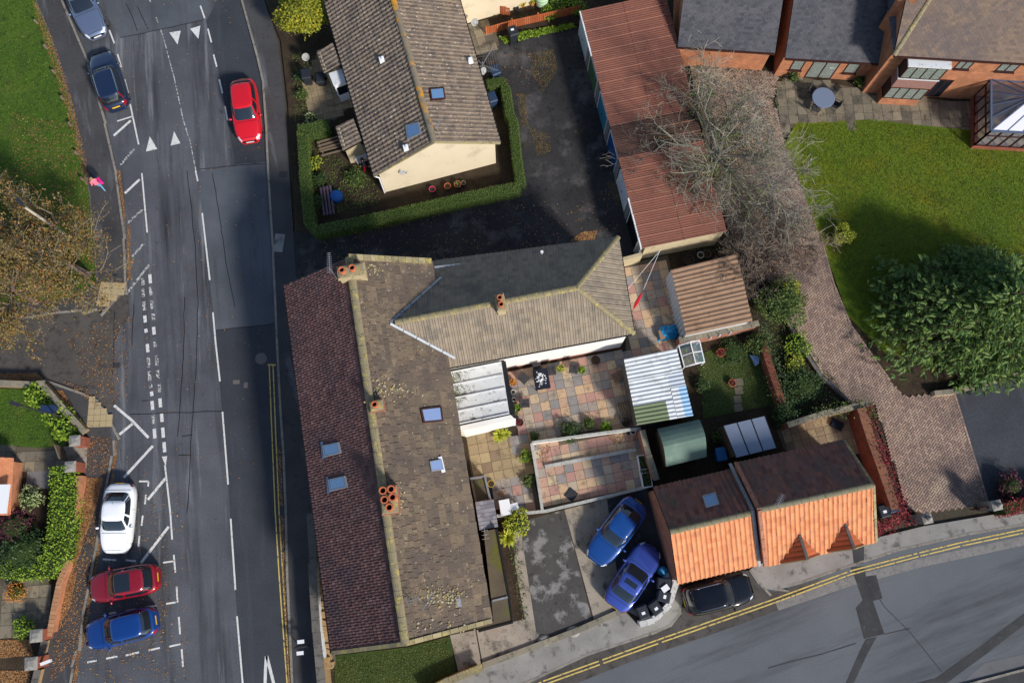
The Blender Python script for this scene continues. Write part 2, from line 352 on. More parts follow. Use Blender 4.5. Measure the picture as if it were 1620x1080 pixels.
m_stonecap = mat('stone_cap', [S(150, 146, 138), S(132, 128, 122)], 1.5, 0.9, layers=[(5, S(94, 90, 86), 0.52, 0.7)], fine=0.15)
m_wallcap = mat('wall_cap_grey', [S(88, 84, 80), S(106, 102, 96)], 1.2, 0.9, layers=[(4, S(66, 64, 62), 0.52, 0.7)], fine=0.2)
m_lowwall = mat('garden_wall_cap', [S(120, 112, 96), S(140, 130, 110)], 1.0, 0.9, layers=[(3, S(84, 84, 60), 0.55, 0.7)], fine=0.2)
m_pot = mat('terracotta', [S(176, 96, 62), S(190, 108, 72)], 3, 0.85, layers=[(6, S(140, 80, 60), 0.56, 0.7)], fine=0.1)
m_black = mat('plain_black', [S(12, 10, 10)], rough=1.0)
m_chim = mat('chimney_render', [S(178, 162, 128), S(156, 140, 110)], 2.0, 0.9, layers=[(4, S(110, 104, 84), 0.55, 0.7)], fine=0.12)
m_pvc = mat('white_pvc', [S(226, 228, 230)], rough=0.45)
m_grey_fascia = mat('grey_fascia', [S(120, 122, 126)], rough=0.6)
m_gutter = mat('black_gutter', [S(28, 28, 30)], rough=0.5)
m_glass = mat('window_glass', [S(22, 30, 40)], rough=0.04, spec=0.8)
m_skyglass = mat('rooflight_glass', [S(92, 126, 166)], rough=0.06, spec=0.9)
m_skyglass2 = mat('rooflight_glass_pale', [S(122, 142, 182)], rough=0.08, spec=0.9)
m_curtain = mat('curtained_pane', [S(150, 158, 150), S(90, 100, 98)], 14.0, 0.15, spec=0.8)
m_frame_br = mat('brown_window_frame', [S(58, 30, 24)], rough=0.6)
m_wood = mat('weathered_timber', [S(126, 110, 92), S(108, 94, 80)], 'island', 0.9, layers=[(3, S(84, 74, 64), 0.55, 0.7, (8, 1, 1))], fine=0.15)
m_fence = mat('orange_fence', [S(178, 88, 44), S(160, 78, 40), S(190, 100, 54)], 'island', 0.85, fine=0.12)
m_corr_red = mat('red_corrugated', [S(134, 86, 70), S(124, 80, 66)], 0.8, 0.85, layers=[(0.9, S(108, 72, 62), 0.54, 0.72), (4, S(150, 106, 88), 0.6, 0.74)], fine=0.1)
m_corr_red2 = mat('mossy_corrugated', [S(74, 54, 48), S(92, 66, 56)], 1.2, 0.9, layers=[(2, S(50, 42, 38), 0.5, 0.66, (5, 1, 1), rad(12))], fine=0.2)
m_corr_brown = mat('brown_corrugated', [S(152, 124, 100), S(138, 110, 88)], 0.9, 0.85, layers=[(1.4, S(120, 88, 68), 0.55, 0.7), (5, S(188, 156, 126), 0.62, 0.74)], fine=0.12)
m_corr_white = mat('white_corrugated', [S(204, 208, 210), S(188, 193, 196)], 0.8, 0.6, layers=[(2, S(160, 162, 162), 0.52, 0.72), (5, S(132, 130, 122), 0.63, 0.72)])
m_corr_green = mat('green_corrugated', [S(112, 124, 92), S(102, 114, 84)], 0.9, 0.7, fine=0.08)
m_corr_blue = mat('blue_corrugated', [S(142, 180, 214)], rough=0.6, fine=0.06)
m_corr_grey = mat('grey_corrugated', [S(176, 184, 192)], rough=0.6, fine=0.06)
m_felt_green = mat('green_felt', [S(108, 130, 117), S(98, 119, 108)], 0.9, 0.9, layers=[(2, S(122, 138, 124), 0.56, 0.72)], fine=0.14)
m_poly_grey = mat('grey_polycarbonate', [S(126, 136, 152), S(114, 124, 142)], 0.6, 0.35, fine=0.05)
m_shedwood = mat('shed_boards', [S(120, 98, 72), S(104, 86, 64)], 'island', 0.9, fine=0.12)
m_flatroof = mat('flat_felt_roof', [S(84, 74, 62), S(98, 88, 72)], 1.0, 0.92, layers=[(0.8, S(92, 92, 40), 0.5, 0.64), (5, S(64, 56, 50), 0.58, 0.7)], fine=0.2)
m_whiteroof = mat('white_roof_panel', [S(206, 208, 208), S(190, 192, 192)], 1.2, 0.7, layers=[(2.2, S(100, 98, 92), 0.54, 0.7), (7, S(54, 54, 40), 0.62, 0.68)], fine=0.08)
# plants
def leafmat(name, cols, rough=0.6):
    m = mat(name, cols, 'island', rough, spec=0.25); b = m.node_tree.nodes['Principled BSDF']
    b.inputs['Subsurface Weight'].default_value = 0.0
    return m
m_hedge = leafmat('hedge_leaf', [S(74, 98, 40), S(90, 112, 48), S(60, 84, 32), S(100, 116, 56), S(92, 92, 46)])
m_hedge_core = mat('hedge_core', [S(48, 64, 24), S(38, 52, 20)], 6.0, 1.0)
m_laurel = leafmat('laurel_leaf', [S(98, 128, 30), S(128, 152, 40), S(74, 106, 24), S(146, 164, 56)])
m_yellowtree = leafmat('yellow_green_leaf', [S(140, 142, 34), S(112, 124, 34), S(168, 158, 44), S(88, 106, 32), S(186, 168, 50)])
m_autumn = leafmat('autumn_leaf', [S(122, 94, 52), S(150, 118, 72), S(92, 86, 38), S(138, 124, 76), S(78, 84, 34), S(152, 94, 44), S(104, 100, 46), S(72, 76, 32)])
m_fallen = leafmat('fallen_leaf', [S(140, 96, 58), S(164, 120, 76), S(116, 78, 48), S(180, 144, 96), S(98, 68, 44), S(150, 92, 50)])
m_conifer = leafmat('conifer_spray', [S(70, 100, 44), S(94, 120, 50), S(54, 84, 44), S(122, 138, 60), S(60, 92, 52), S(44, 72, 38)])
m_shrubdark = leafmat('dark_shrub_leaf', [S(42, 64, 34), S(60, 82, 42), S(34, 52, 28), S(76, 96, 48)])
m_ivy = leafmat('ivy_leaf', [S(84, 100, 46), S(62, 82, 38), S(108, 118, 56), S(50, 66, 32)])
m_redleaf = leafmat('red_creeper_leaf', [S(98, 18, 32), S(124, 30, 40), S(76, 14, 26), S(146, 62, 62), S(112, 26, 32)])
m_purple = leafmat('purple_shrub_leaf', [S(88, 42, 56), S(66, 30, 44), S(108, 56, 64)])
m_silver = leafmat('variegated_leaf', [S(150, 160, 108), S(128, 142, 88), S(176, 180, 132)])
m_orangebush = leafmat('orange_shrub_leaf', [S(196, 128, 44), S(176, 104, 36), S(206, 152, 64)])
m_limebush = leafmat('lime_shrub_leaf', [S(150, 156, 40), S(126, 138, 40), S(176, 172, 56)])
m_spiky = leafmat('spiky_yellow_leaf', [S(170, 176, 52), S(140, 152, 44), S(196, 192, 76), S(116, 130, 44)])
m_grassblade = leafmat('grass_blade', [S(84, 104, 30), S(106, 122, 38), S(66, 88, 26), S(126, 128, 44)])
m_bark = mat('pale_bark', [S(136, 130, 114), S(114, 108, 98), S(154, 148, 132)], 'island', 0.95, fine=0.15)
m_bark_br = mat('brown_bark', [S(126, 112, 98), S(108, 94, 86), S(144, 128, 110)], 'island', 0.95, fine=0.15)
m_bark_dk = mat('dark_bark', [S(70, 58, 46)], rough=0.95, fine=0.2)
# ---------------------------------------------------------------- ground, roads, pavements
def sheet(name, pts, z, m, kind='structure', world=False, parent=None):
    mb = MB(); p = pts if world else PX(pts)
    A = sum(p[i][0] * p[(i + 1) % len(p)][1] - p[(i + 1) % len(p)][0] * p[i][1] for i in range(len(p)))
    if A < 0: p = p[::-1]
    mb.quad([(q[0], q[1], z) for q in p]); return mb.build(name, m, parent, kind=kind if parent is None else None)
def slabbed(name, pts, z0, z1, m, parent=None):
    mb = MB(); mb.prism(PX(pts), z0, z1); return mb.build(name, m, parent, kind='structure' if parent is None else None)
sheet('ground', [(-200, -200), (200, -200), (200, 200), (-200, 200)], -0.05, m_ground, world=True)
# lines in photo pixels on the ground
K_LEFT_TOP = [(60, -100), (100, 0), (136, 85), (164, 177), (185, 269), (197, 357), (200, 410), (201, 445), (195, 462), (175, 485), (155, 491), (100, 496), (40, 505), (-120, 520)]
LAWN_EDGE = [(20, -100), (58, 0), (80, 55), (100, 120), (116, 175), (130, 235), (142, 300), (150, 370), (153, 420), (155, 449), (120, 470), (40, 480), (-120, 495)]
K_LEFT_BOT = [(-120, 603), (20, 605), (72, 600), (120, 617), (148, 629), (170, 650), (182, 675), (183, 700), (176, 745), (165, 800), (156, 860), (145, 920), (137, 960), (131, 1007), (121, 1040), (114, 1085), (100, 1180)]
WALL_LEFT_BOT = [(-120, 607), (0, 608), (45, 611), (70, 610), (132, 682), (130, 705), (128, 735), (124, 752), (112, 830), (101, 900), (86, 960), (76, 1010), (62, 1085), (45, 1180)]
K_RIGHT = [(345, -120), (381, 0), (405, 87), (415, 130), (420, 200), (423, 270), (430, 382), (434, 470), (437, 540), (442, 640), (447, 715), (451, 810), (453, 910), (461, 1080), (468, 1180)]
P_RIGHT = [(385, -120), (418, 0), (440, 67), (451, 162), (458, 270), (464, 357), (466, 400), (470, 450), (486, 640), (495, 815), (508, 1080), (516, 1180)]
road_poly = [(-300, -260), (345, -260)] + K_RIGHT + [(468, 1260), (-300, 1260)]
sheet('road', road_poly, 0.0, m_road)
mb = MB()
mb.prism(PX(K_LEFT_TOP + LAWN_EDGE[::-1]), -0.05, 0.10); mb.build('pavement', m_pave, kind='structure')
mb = MB(); mb.prism(PX(K_LEFT_BOT + WALL_LEFT_BOT[::-1]), -0.05, 0.10); mb.build('pavement', m_pave, kind='structure')
mb = MB(); mb.prism(PX(K_RIGHT + P_RIGHT[::-1]), -0.05, 0.10); mb.build('pavement', m_pave, kind='structure')
slabbed('green', LAWN_EDGE + [(-300, 495), (-300, -200), (20, -200)], -0.05, 0.13, m_green)
def kerb(pts, side=1, w=0.14, h=0.115, name='kerb', m=None):
    mb = MB(); p = PX(pts); n = 0
    for x, y, a in along(p, 0.92):
        q = (x - math.sin(a) * side * w * 0.5 + math.cos(a) * 0.45, y + math.cos(a) * side * w * 0.5 + math.sin(a) * 0.45)
        mb.box((q[0], q[1], h / 2 - 0.02 + R.uniform(-0.004, 0.004)), (0.905, w, h + 0.04), a)
    return mb.build(name, m or m_kerb, kind='structure')
kerb(K_LEFT_TOP, -1); kerb(K_LEFT_BOT[2:], -1); kerb(K_RIGHT, 1)
kerb([(p[0] - 1, p[1]) for p in LAWN_EDGE[:10]], 1, 0.06, 0.15, 'edging_kerb', m_wallcap)
# side road surface, tone panels, patches
sheet('road_patch', [(-300, 506), (0, 506), (100, 497), (155, 492), (176, 487), (196, 464), (203, 462), (206, 500), (190, 520), (181, 545), (179, 592), (185, 640), (172, 650), (148, 629), (120, 617), (72, 600), (0, 605), (-300, 603)], 0.004, m_side)
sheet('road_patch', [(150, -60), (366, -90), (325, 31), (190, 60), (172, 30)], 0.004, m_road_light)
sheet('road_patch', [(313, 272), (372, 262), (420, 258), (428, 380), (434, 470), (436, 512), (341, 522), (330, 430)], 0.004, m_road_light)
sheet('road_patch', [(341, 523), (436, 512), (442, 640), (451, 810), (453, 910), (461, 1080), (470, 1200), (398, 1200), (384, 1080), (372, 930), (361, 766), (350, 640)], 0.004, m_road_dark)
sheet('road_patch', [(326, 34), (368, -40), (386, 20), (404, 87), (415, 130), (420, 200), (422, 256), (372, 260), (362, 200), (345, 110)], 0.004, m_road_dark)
# thin tar joints and cracks
mb = MB()
for pts in ([(190, 60), (250, 48), (322, 32)], [(315, 268), (420, 258)], [(341, 522.5), (436, 511.5)], [(206, 655), (300, 652), (352, 650)],
            [(296, 270), (303, 330), (310, 400), (313, 480), (312, 540), (309, 600), (303, 680), (299, 760), (296, 810)],
            [(336, 275), (346, 330), (354, 390), (362, 440), (372, 486)], [(217, 10), (228, 35), (235, 47)], [(199, 5), (211, 30), (217, 50)],
            [(292, 470), (291, 540), (287, 620), (281, 690)], [(225, 634), (236, 633)], [(282, 720), (302, 719)], [(288, 690), (304, 688)],
            [(181, 492), (180, 560), (178, 592)], [(212, 480), (210, 520), (209, 545)]):
    p = PX(pts); q = [p[0]]
    for a, b in zip(p, p[1:]):
        k = max(2, int(math.hypot(b[0] - a[0], b[1] - a[1]) / 0.5))
        q += [(a[0] + (b[0] - a[0]) * i / k + R.uniform(-0.03, 0.03), a[1] + (b[1] - a[1]) * i / k + R.uniform(-0.03, 0.03)) for i in range(1, k + 1)]
    strip(mb, q, 0.045, 0.0075)
mb.build('tar_joints', m_crack, kind='structure')
# white markings: each painted mark is a piece of the road
def mark(pts, w=0.1, m=None, z=0.011, name='road_marking'):
    mb = MB(); strip(mb, PX(pts), w, z); return mb.build(name, m or m_white, kind='structure')
def mpoly(pts, m=None, z=0.011, name='road_marking'): return sheet(name, pts, z, m or m_white)
for a in ([(173, 48), (181, 69)], [(186, 86), (192, 107)], [(197, 126), (203, 148)], [(206, 165), (219.5, 229)], [(185.5, 192), (209.5, 184.5)],
          [(317, 9.5), (324, 29.5)], [(329, 46), (334.5, 67.5)], [(338, 87), (343, 106)], [(347, 126), (352, 148)], [(356, 168), (360, 190)], [(360, 190), (366, 189)],
          [(224.5, 274), (233, 368)], [(309.5, 270), (313, 287)], [(320, 337), (326, 390), (332, 443)], [(337, 494), (341, 540), (348, 603)], [(352, 651), (361, 766)],
          [(365, 820), (372.5, 932.5)], [(375, 974), (384, 1080), (390, 1140)], [(261, 735), (269.5, 810), (272.5, 853)],
          [(220, 761), (235, 761)], [(235, 761), (234.5, 769)], [(231, 782), (229.5, 797)], [(162.5, 884), (184, 885.5)], [(199, 885.5), (215, 887)],
          [(275, 877), (277.5, 905)], [(258, 889.5), (275, 887)], [(279.5, 927), (281, 952.5)], [(263, 954.5), (278, 952)], [(230, 960), (247.5, 957.5)], [(199, 966), (215, 963)],
          [(283, 975), (285, 1002.5)], [(287.5, 1026), (289.5, 1054)], [(268, 1022), (285.5, 1018)], [(235.5, 1028), (253, 1024)], [(199, 1036), (220, 1031)], [(168, 1041), (186, 1037.5)], [(138, 1047), (153, 1044)],
          [(226, 815), (224, 831)], [(220.5, 847), (219, 864.5)], [(172.5, 970), (184, 968)]):
    mark(a, 0.10)
for a in ([(254, 46), (260, 65), (276, 125), (290, 190), (301, 225), (310, 270)], [(236, 0), (239, 4)], [(247, 28), (250, 36)]): mark(a, 0.07, m_white_worn)
for a in ([(180, 215), (207, 191)], [(197.5, 306), (221, 284)], [(196, 755), (242, 705)], [(234, 790), (262, 756)], [(223, 890), (267, 832.5)], [(180.5, 641), (208, 664), (235, 692)], [(189, 687), (211, 669)]): mark(a, 0.16)
for a in ([(191, 261), (212, 236)], [(202.5, 352.5), (226, 331)], [(209, 406), (228, 385)], [(199, 466), (236, 419)]): mark(a, 0.15, m_white_worn)
for t in ([(268, 52), (286, 49), (281, 71)], [(301, 46), (317, 41), (314, 62)], [(237, 216), (231, 240), (249, 236)], [(275.5, 208), (270, 230.5), (285.5, 227)], [(256, 722), (264.5, 721), (262.5, 737)]):
    mpoly(t)
for x, y0, y1 in ((237, 434, 448), (238, 454, 467), (240, 475, 489), (242, 496, 507), (243, 517, 529), (245, 540, 550), (247.5, 562, 578), (249, 585, 599), (251.5, 607, 620), (253, 630, 644), (255.5, 654, 667), (257.5, 676, 692), (259.5, 699, 715),
                  (225.5, 440, 451), (226, 456, 470), (227.5, 477, 491), (229, 499, 510), (230.5, 520, 526), (233, 544, 557), (234.5, 565, 581), (236, 587, 602), (238, 608, 613), (239.5, 619, 626), (240.5, 634, 648), (242, 655, 670), (244, 678, 693)):
    mark([(x, y0), (x + 1.2, y1)], 0.2, m_white if R.random() < .5 else m_white_worn)
for a in ([(421.5, 1037), (420, 1060), (419, 1100)], [(422, 1037), (428, 1060), (438, 1100)]): mark(a, 0.17)
for x in (0, 6):
    mark([(426 + x, 577), (430 + x, 680), (435.5 + x, 810), (441 + x, 900), (446 + x * .9, 970), (455 + x * .6, 1090)], 0.07, m_yellow)
mark([(423.5, 577), (436.5, 577)], 0.1, m_yellow, 0.015)
# inspection covers
def cover(px, py, w, h, a, m, rnd=False, z=0.012):
    mb = MB(); p = G(px, py)
    if rnd: mb.lathe((p.x, p.y, z - 0.012), [(w, 0), (w, 0.012), (w * .9, 0.014), (0.02, 0.014)], 20)
    else:
        mb.box((p.x, p.y, z), (w, h, 0.016), a)
        for i in range(4): mb.box((p.x, p.y + (i - 1.5) * h * .2, z + 0.009), (w * .8, h * .06, 0.004), a)
    return mb.build('manhole_cover', m, kind='structure')
cover(413, 567, 0.36, 0, 0, m_ironpale, True); cover(374, 604, .4, .25, rad(0), m_ironpale); cover(389, 609, .24, .35, 0, m_ironpale)
cover(449, 277, .5, .4, rad(-5), m_iron, z=0.108); cover(442, 385, .62, 1.2, rad(-5), m_pave_conc, z=0.106); cover(768, 383, .7, .45, rad(8), m_patch); cover(957, 349, .45, .5, rad(8), m_patch)
cover(420, 468, .95, .85, rad(6), m_road_light, z=0.006); cover(185, 578, .35, .3, 0, m_patch); cover(184, 436, .28, .12, 0, m_iron, z=0.108)
# tactile crossing slabs: each slab a piece
def tactile(poly, a, size=0.42, z=0.10, name='tactile_slab', m=None, gap=0.02, h=0.02, parent=None, src=None):
    P = PX(poly); xs = [p[0] for p in P]; ys = [p[1] for p in P]; ca, sa = math.cos(a), math.sin(a)
    cx, cy = sum(xs) / len(xs), sum(ys) / len(ys); n = int(max(max(xs) - min(xs), max(ys) - min(ys)) / size) + 2; out = []
    if src is None:
        mb = MB(); mb.box((0, 0, h / 2), (size - gap, size - gap, h)); src = mb.build(name, m, parent, world=True); first = True
    else: first = False
    for i in range(-n, n + 1):
        for j in range(-n, n + 1):
            u, v = (i + .5) * size, (j + .5) * size; x, y = cx + u * ca - v * sa, cy + u * sa + v * ca
            if not inside((x, y), P): continue
            o = src if first else inst(src, parent)
            first = False
            o.location = Vector((x, y, z + R.uniform(-0.002, 0.003))) - (Vector(parent.location) if parent.type == 'EMPTY' else Vector()); o.rotation_euler = (0, 0, a + R.uniform(-.004, .004)); out.append(o)
    return src
tb = slabbed('tactile_paving', [(156, 449), (199, 449), (195, 463), (177, 483), (157, 489)], 0.0, 0.104, m_mortar)
tactile([(157, 450), (199, 449), (195, 463), (177, 483), (158, 488)], rad(-4), 0.4, 0.10, m=m_tactile, parent=tb)
tb = slabbed('tactile_paving', [(147, 631), (169, 650), (181, 672), (143, 672)], 0.0, 0.104, m_mortar)
tactile([(147, 631), (169, 650), (181, 671), (143, 672)], rad(2), 0.38, 0.10, m=m_tactile, parent=tb)

# --- the lower street on the right
K_ST = [(640, 1190), (760, 1112), (835, 1080), (930, 1036), (1035, 1002), (1062, 990), (1076, 972), (1079, 950), (1076, 926), (1100, 916), (1160, 903), (1184, 902), (1194, 917), (1206, 930), (1226, 933), (1262, 924), (1345, 896), (1422, 871), (1527, 847), (1620, 831), (1780, 800)]
ST_LOW = [(1900, 985), (1700, 1034), (1620, 1056), (1525, 1081), (1440, 1103), (1300, 1145), (1100, 1210), (900, 1290)]
sheet('road', K_ST + [(1900, 770)] + ST_LOW + [(640, 1300)], 0.0, m_road2)
FOOT_UP = [(620, 1140), (700, 1085), (750, 1057), (835, 1022), (905, 997), (985, 962), (1010, 985), (1040, 975), (1060, 958), (1068, 935), (1068, 922), (1190, 893), (1386, 852), (1450, 828), (1620, 806), (1780, 780)]
mb = MB(); mb.prism(PX([K_ST[i] for i in range(9)] + [(1068, 924), (1060, 958), (1040, 975), (1010, 988), (985, 962), (905, 997), (835, 1022), (750, 1057), (700, 1085), (600, 1150)]), -0.05, 0.09); mb.build('pavement', m_pave_conc, kind='structure')
mb = MB(); mb.prism(PX(K_ST[11:] + [(1780, 770), (1620, 806), (1580, 812), (1460, 832), (1386, 850), (1300, 872), (1200, 890)]), -0.05, 0.09); mb.build('pavement', m_pave_conc, kind='structure')
mb = MB(); mb.prism(PX(ST_LOW + [(1100, 1300), (1900, 1200)]), -0.05, 0.09); mb.build('pavement', m_patch, kind='structure')
kerb(K_ST[:9], 1, 0.13, 0.10); kerb(K_ST[11:], 1, 0.13, 0.10); kerb(ST_LOW, 1, 0.13, 0.10)
# darker gutter band, trench patches
def band(pts, d0, d1, z, m, name='road_patch'):
    p = PX(pts); a = offset_line(p, d0); b = offset_line(p, d1); mb = MB()
    mb.grid([[(q[0], q[1], z) for q in b], [(q[0], q[1], z) for q in a]]); return mb.build(name, m, kind='structure')
YL = [(760, 1124), (860, 1079), (1046, 1012), (1215, 953), (1345, 905), (1455, 876), (1520, 860), (1620, 839), (1780, 806)]
sheet('road_patch', [(700, 1160), (760, 1113), (835, 1081), (930, 1037), (1035, 1003), (1062, 991), (1077, 972), (1079, 926), (1182, 902), (1200, 930), (1226, 936), (1300, 914), (1240, 962), (1120, 1005), (1000, 1045), (900, 1085), (780, 1140)], 0.004, m_side)
band([(1226, 950), (1345, 910), (1455, 881), (1620, 846), (1780, 812)], -0.05, -0.55, 0.006, mat('worn_pale_strip', [S(132, 128, 124), S(112, 110, 108)], 1.5, 0.9, layers=[(4, S(92, 92, 93), 0.5, 0.7)], fine=0.2))
sheet('road_patch', [(1346, 897), (1367, 895), (1370, 911), (1386, 909), (1396, 946), (1381, 950), (1399, 1002), (1367, 1010), (1354, 961), (1365, 949)], 0.008, m_patch)
sheet('road_patch', [(1347, 866), (1366, 862), (1366, 890), (1350, 894)], 0.094, m_patch)
sheet('road_patch', [(1370, 1010), (1387, 1007), (1371, 1036), (1350, 1081), (1330, 1140), (1315, 1140), (1338, 1080), (1360, 1030)], 0.008, m_patch)
sheet('road_patch', [(1680, 925), (1680, 945), (1620, 988), (1560, 1034), (1497, 1080), (1440, 1104), (1400, 1112), (1410, 1090), (1448, 1080), (1480, 1072), (1540, 1030), (1620, 970)], 0.008, m_patch)
sheet('road_patch', [(1520, 1080), (1548, 1056), (1557, 1048), (1620, 1034), (1700, 1010), (1700, 1034), (1620, 1055)], 0.006, mat('asphalt_grey2', [S(102, 103, 104), S(88, 88, 90)], 1, 0.9, fine=0.2))
for off in (0.0, -0.19):
    p = PX(YL); q = offset_line(p, off + 0.08); k = 0
    for a, b in zip(q, q[1:]):
        L = math.hypot(b[0] - a[0], b[1] - a[1]); n = max(1, int(L / 2.6))
        for i in range(n):
            t0, t1 = i / n, (i + 1) / n - (0.03 if R.random() < .5 else 0.0)
            mb = MB(); strip(mb, [(a[0] + (b[0] - a[0]) * t0, a[1] + (b[1] - a[1]) * t0), (a[0] + (b[0] - a[0]) * t1, a[1] + (b[1] - a[1]) * t1)], 0.075, 0.012)
            mb.build('yellow_line', m_yellow, kind='structure')
mb = MB()
for pts in ([(1215, 1056), (1250, 1046), (1300, 1034), (1354, 1017)], [(1398, 1003), (1440, 993)], [(1368, 911), (1400, 960), (1440, 1000), (1490, 1062)]):
    p = PX(pts); strip(mb, p, 0.05, 0.0078)
mb.build('tar_joints', m_patch, kind='structure')

# --- the shared lane behind the bungalow, and the plots
LANE = [(466, 372), (500, 372), (830, 296), (800, 130), (772, 128), (745, 60), (830, 55), (920, 45), (1016, 400), (1010, 415), (900, 430), (560, 470), (470, 452)]
slabbed('lane', [(464, 366)] + LANE[1:], -0.05, 0.095, m_lane)
# plots: earth under gardens
slabbed('garden_soil', [(421, 5), (445, 67), (456, 162), (463, 270), (467, 366), (500, 372), (830, 296), (806, 180), (800, 128), (772, 128), (735, 40), (730, -120), (390, -120)], -0.05, 0.09, m_soil)
slabbed('garden_soil', [(735, 58), (760, 50), (920, 40), (1030, -20), (1030, -160), (730, -160), (730, 0)], -0.05, 0.092, m_soil)
slabbed('garden_soil', [(-120, 607), (45, 611), (70, 610), (132, 682), (130, 705), (128, 735), (112, 830), (86, 960), (62, 1085), (45, 1180), (-120, 1180)], -0.05, 0.09, m_soil)
slabbed('front_lawn', [(-120, 612), (45, 616), (68, 616), (110, 690), (104, 706), (60, 708), (0, 703), (-120, 702)], 0.0, 0.13, m_green)
slabbed('yard', [(470, 452), (560, 470), (900, 430), (985, 412), (1150, 372), (1210, 430), (1262, 610), (1370, 640), (1420, 810), (1390, 850), (1070, 920), (1068, 935), (1010, 985), (985, 962), (835, 1022), (700, 1085), (505, 1085), (490, 700)], -0.05, 0.09, m_soil)
slabbed('garden_soil', [(1040, -160), (1900, -200), (1900, 800), (1562, 797), (1440, 815), (1375, 640), (1262, 610), (1210, 430), (1150, 372)], -0.05, 0.06, m_soil)
slabbed('back_lawn', [(1258, 196), (1385, 190), (1420, 196), (1540, 208), (1545, 234), (1620, 238), (1900, 250), (1900, 560), (1620, 590), (1400, 560), (1340, 500), (1305, 400), (1265, 290), (1240, 230)], 0.0, 0.12, m_lawn)
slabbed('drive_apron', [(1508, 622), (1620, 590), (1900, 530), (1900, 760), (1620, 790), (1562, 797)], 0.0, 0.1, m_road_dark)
slabbed('small_lawn', [(1106, 562), (1150, 540), (1200, 545), (1228, 640), (1112, 662)], 0.0, 0.12, m_lawn_dark)
slabbed('end_lawn', [(530, 1036), (650, 1022), (712, 1005), (722, 1065), (700, 1085), (610, 1130), (530, 1130)], 0.0, 0.12, m_lawn_dark)
slabbed('drive', [(818, 826), (893, 806), (938, 985), (850, 1012)], 0.0, 0.10, m_drive)
slabbed('drive', [(893, 806), (1022, 772), (1070, 905), (1066, 935), (1010, 975), (985, 962), (941, 985)], 0.0, 0.104, m_conc)
slabbed('drive', [(960, 790), (1022, 772), (1066, 900), (1064, 935), (1015, 968), (990, 948), (975, 900)], 0.0, 0.108, m_patch)
slabbed('concrete_pad', [(712, 1004), (752, 996), (762, 1052), (726, 1064)], 0.0, 0.105, m_conc)
slabbed('concrete_pad', [(754, 996), (832, 978), (838, 1022), (764, 1050)], 0.0, 0.11, m_conc)
# herringbone block drive: thousands of small blocks, one joined piece
DRV = [(1090, 104), (1232, 116), (1222, 160), (1236, 205), (1248, 250), (1266, 290), (1300, 385), (1318, 450), (1345, 515), (1405, 600), (1430, 628), (1508, 621), (1562, 797), (1460, 812), (1435, 806), (1384, 640), (1345, 635), (1300, 590), (1252, 510), (1235, 470), (1190, 420), (1150, 360), (1120, 250)]
db = slabbed('block_drive', DRV, 0.0, 0.10, m_blockbed)
mb = MB(); P = PX(DRV); bl, bw = 0.27, 0.135; ca, sa = math.cos(rad(52)), math.sin(rad(52))
cx, cy = P[7][0], P[7][1]
for k in range(-250, 251):
    for i in range(-130, 131):
        for o in (0, 1):
            # herringbone cell: a flat block and an upright block stepped along the diagonal
            u = (i * 4 + k) * bw * 0.5 * 2 * 0.5; 
            gx = i * 2 * bl * 0.5 * 2 * 0.5 + k * bw; gy = k * bw - i * bl
            if o == 0: u0, v0, du, dv = gx, gy, bl, bw
            else: u0, v0, du, dv = gx + bl, gy + bw - bl, bw, bl
            u, v = u0 + du / 2, v0 + dv / 2
            x, y = cx + u * ca - v * sa, cy + u * sa + v * ca
            if abs(u) > 27 or abs(v) > 27 or not inside((x, y), P): continue
            z = 0.118 + R.uniform(-.002, .002); g = 0.011; n = len(mb.v)
            for s_, zz in ((g, 0.10), (g + 0.006, z)):
                for a_, b_ in ((u0 + s_, v0 + s_), (u0 + du - s_, v0 + s_), (u0 + du - s_, v0 + dv - s_), (u0 + s_, v0 + dv - s_)):
                    mb.v.append((cx + a_ * ca - b_ * sa, cy + a_ * sa + b_ * ca, zz))
            mb.f += [(n + 4, n + 5, n + 6, n + 7)] + [(n + q, n + (q + 1) % 4, n + 4 + (q + 1) % 4, n + 4 + q) for q in range(4)]; mb.m += [0] * 5
mb.build('block_pavers', m_block, db, kind='stuff')
edge = MB()
for pts in ([(1300, 385), (1318, 450), (1345, 515), (1405, 600)], [(1508, 621), (1562, 797)], [(1252, 510), (1300, 590), (1345, 635)]):
    for x, y, a in along(PX(pts), 0.22): edge.box((x, y, 0.11), (0.2, 0.11, 0.05), a)
edge.build('edge_pavers', m_block, db, kind='stuff')
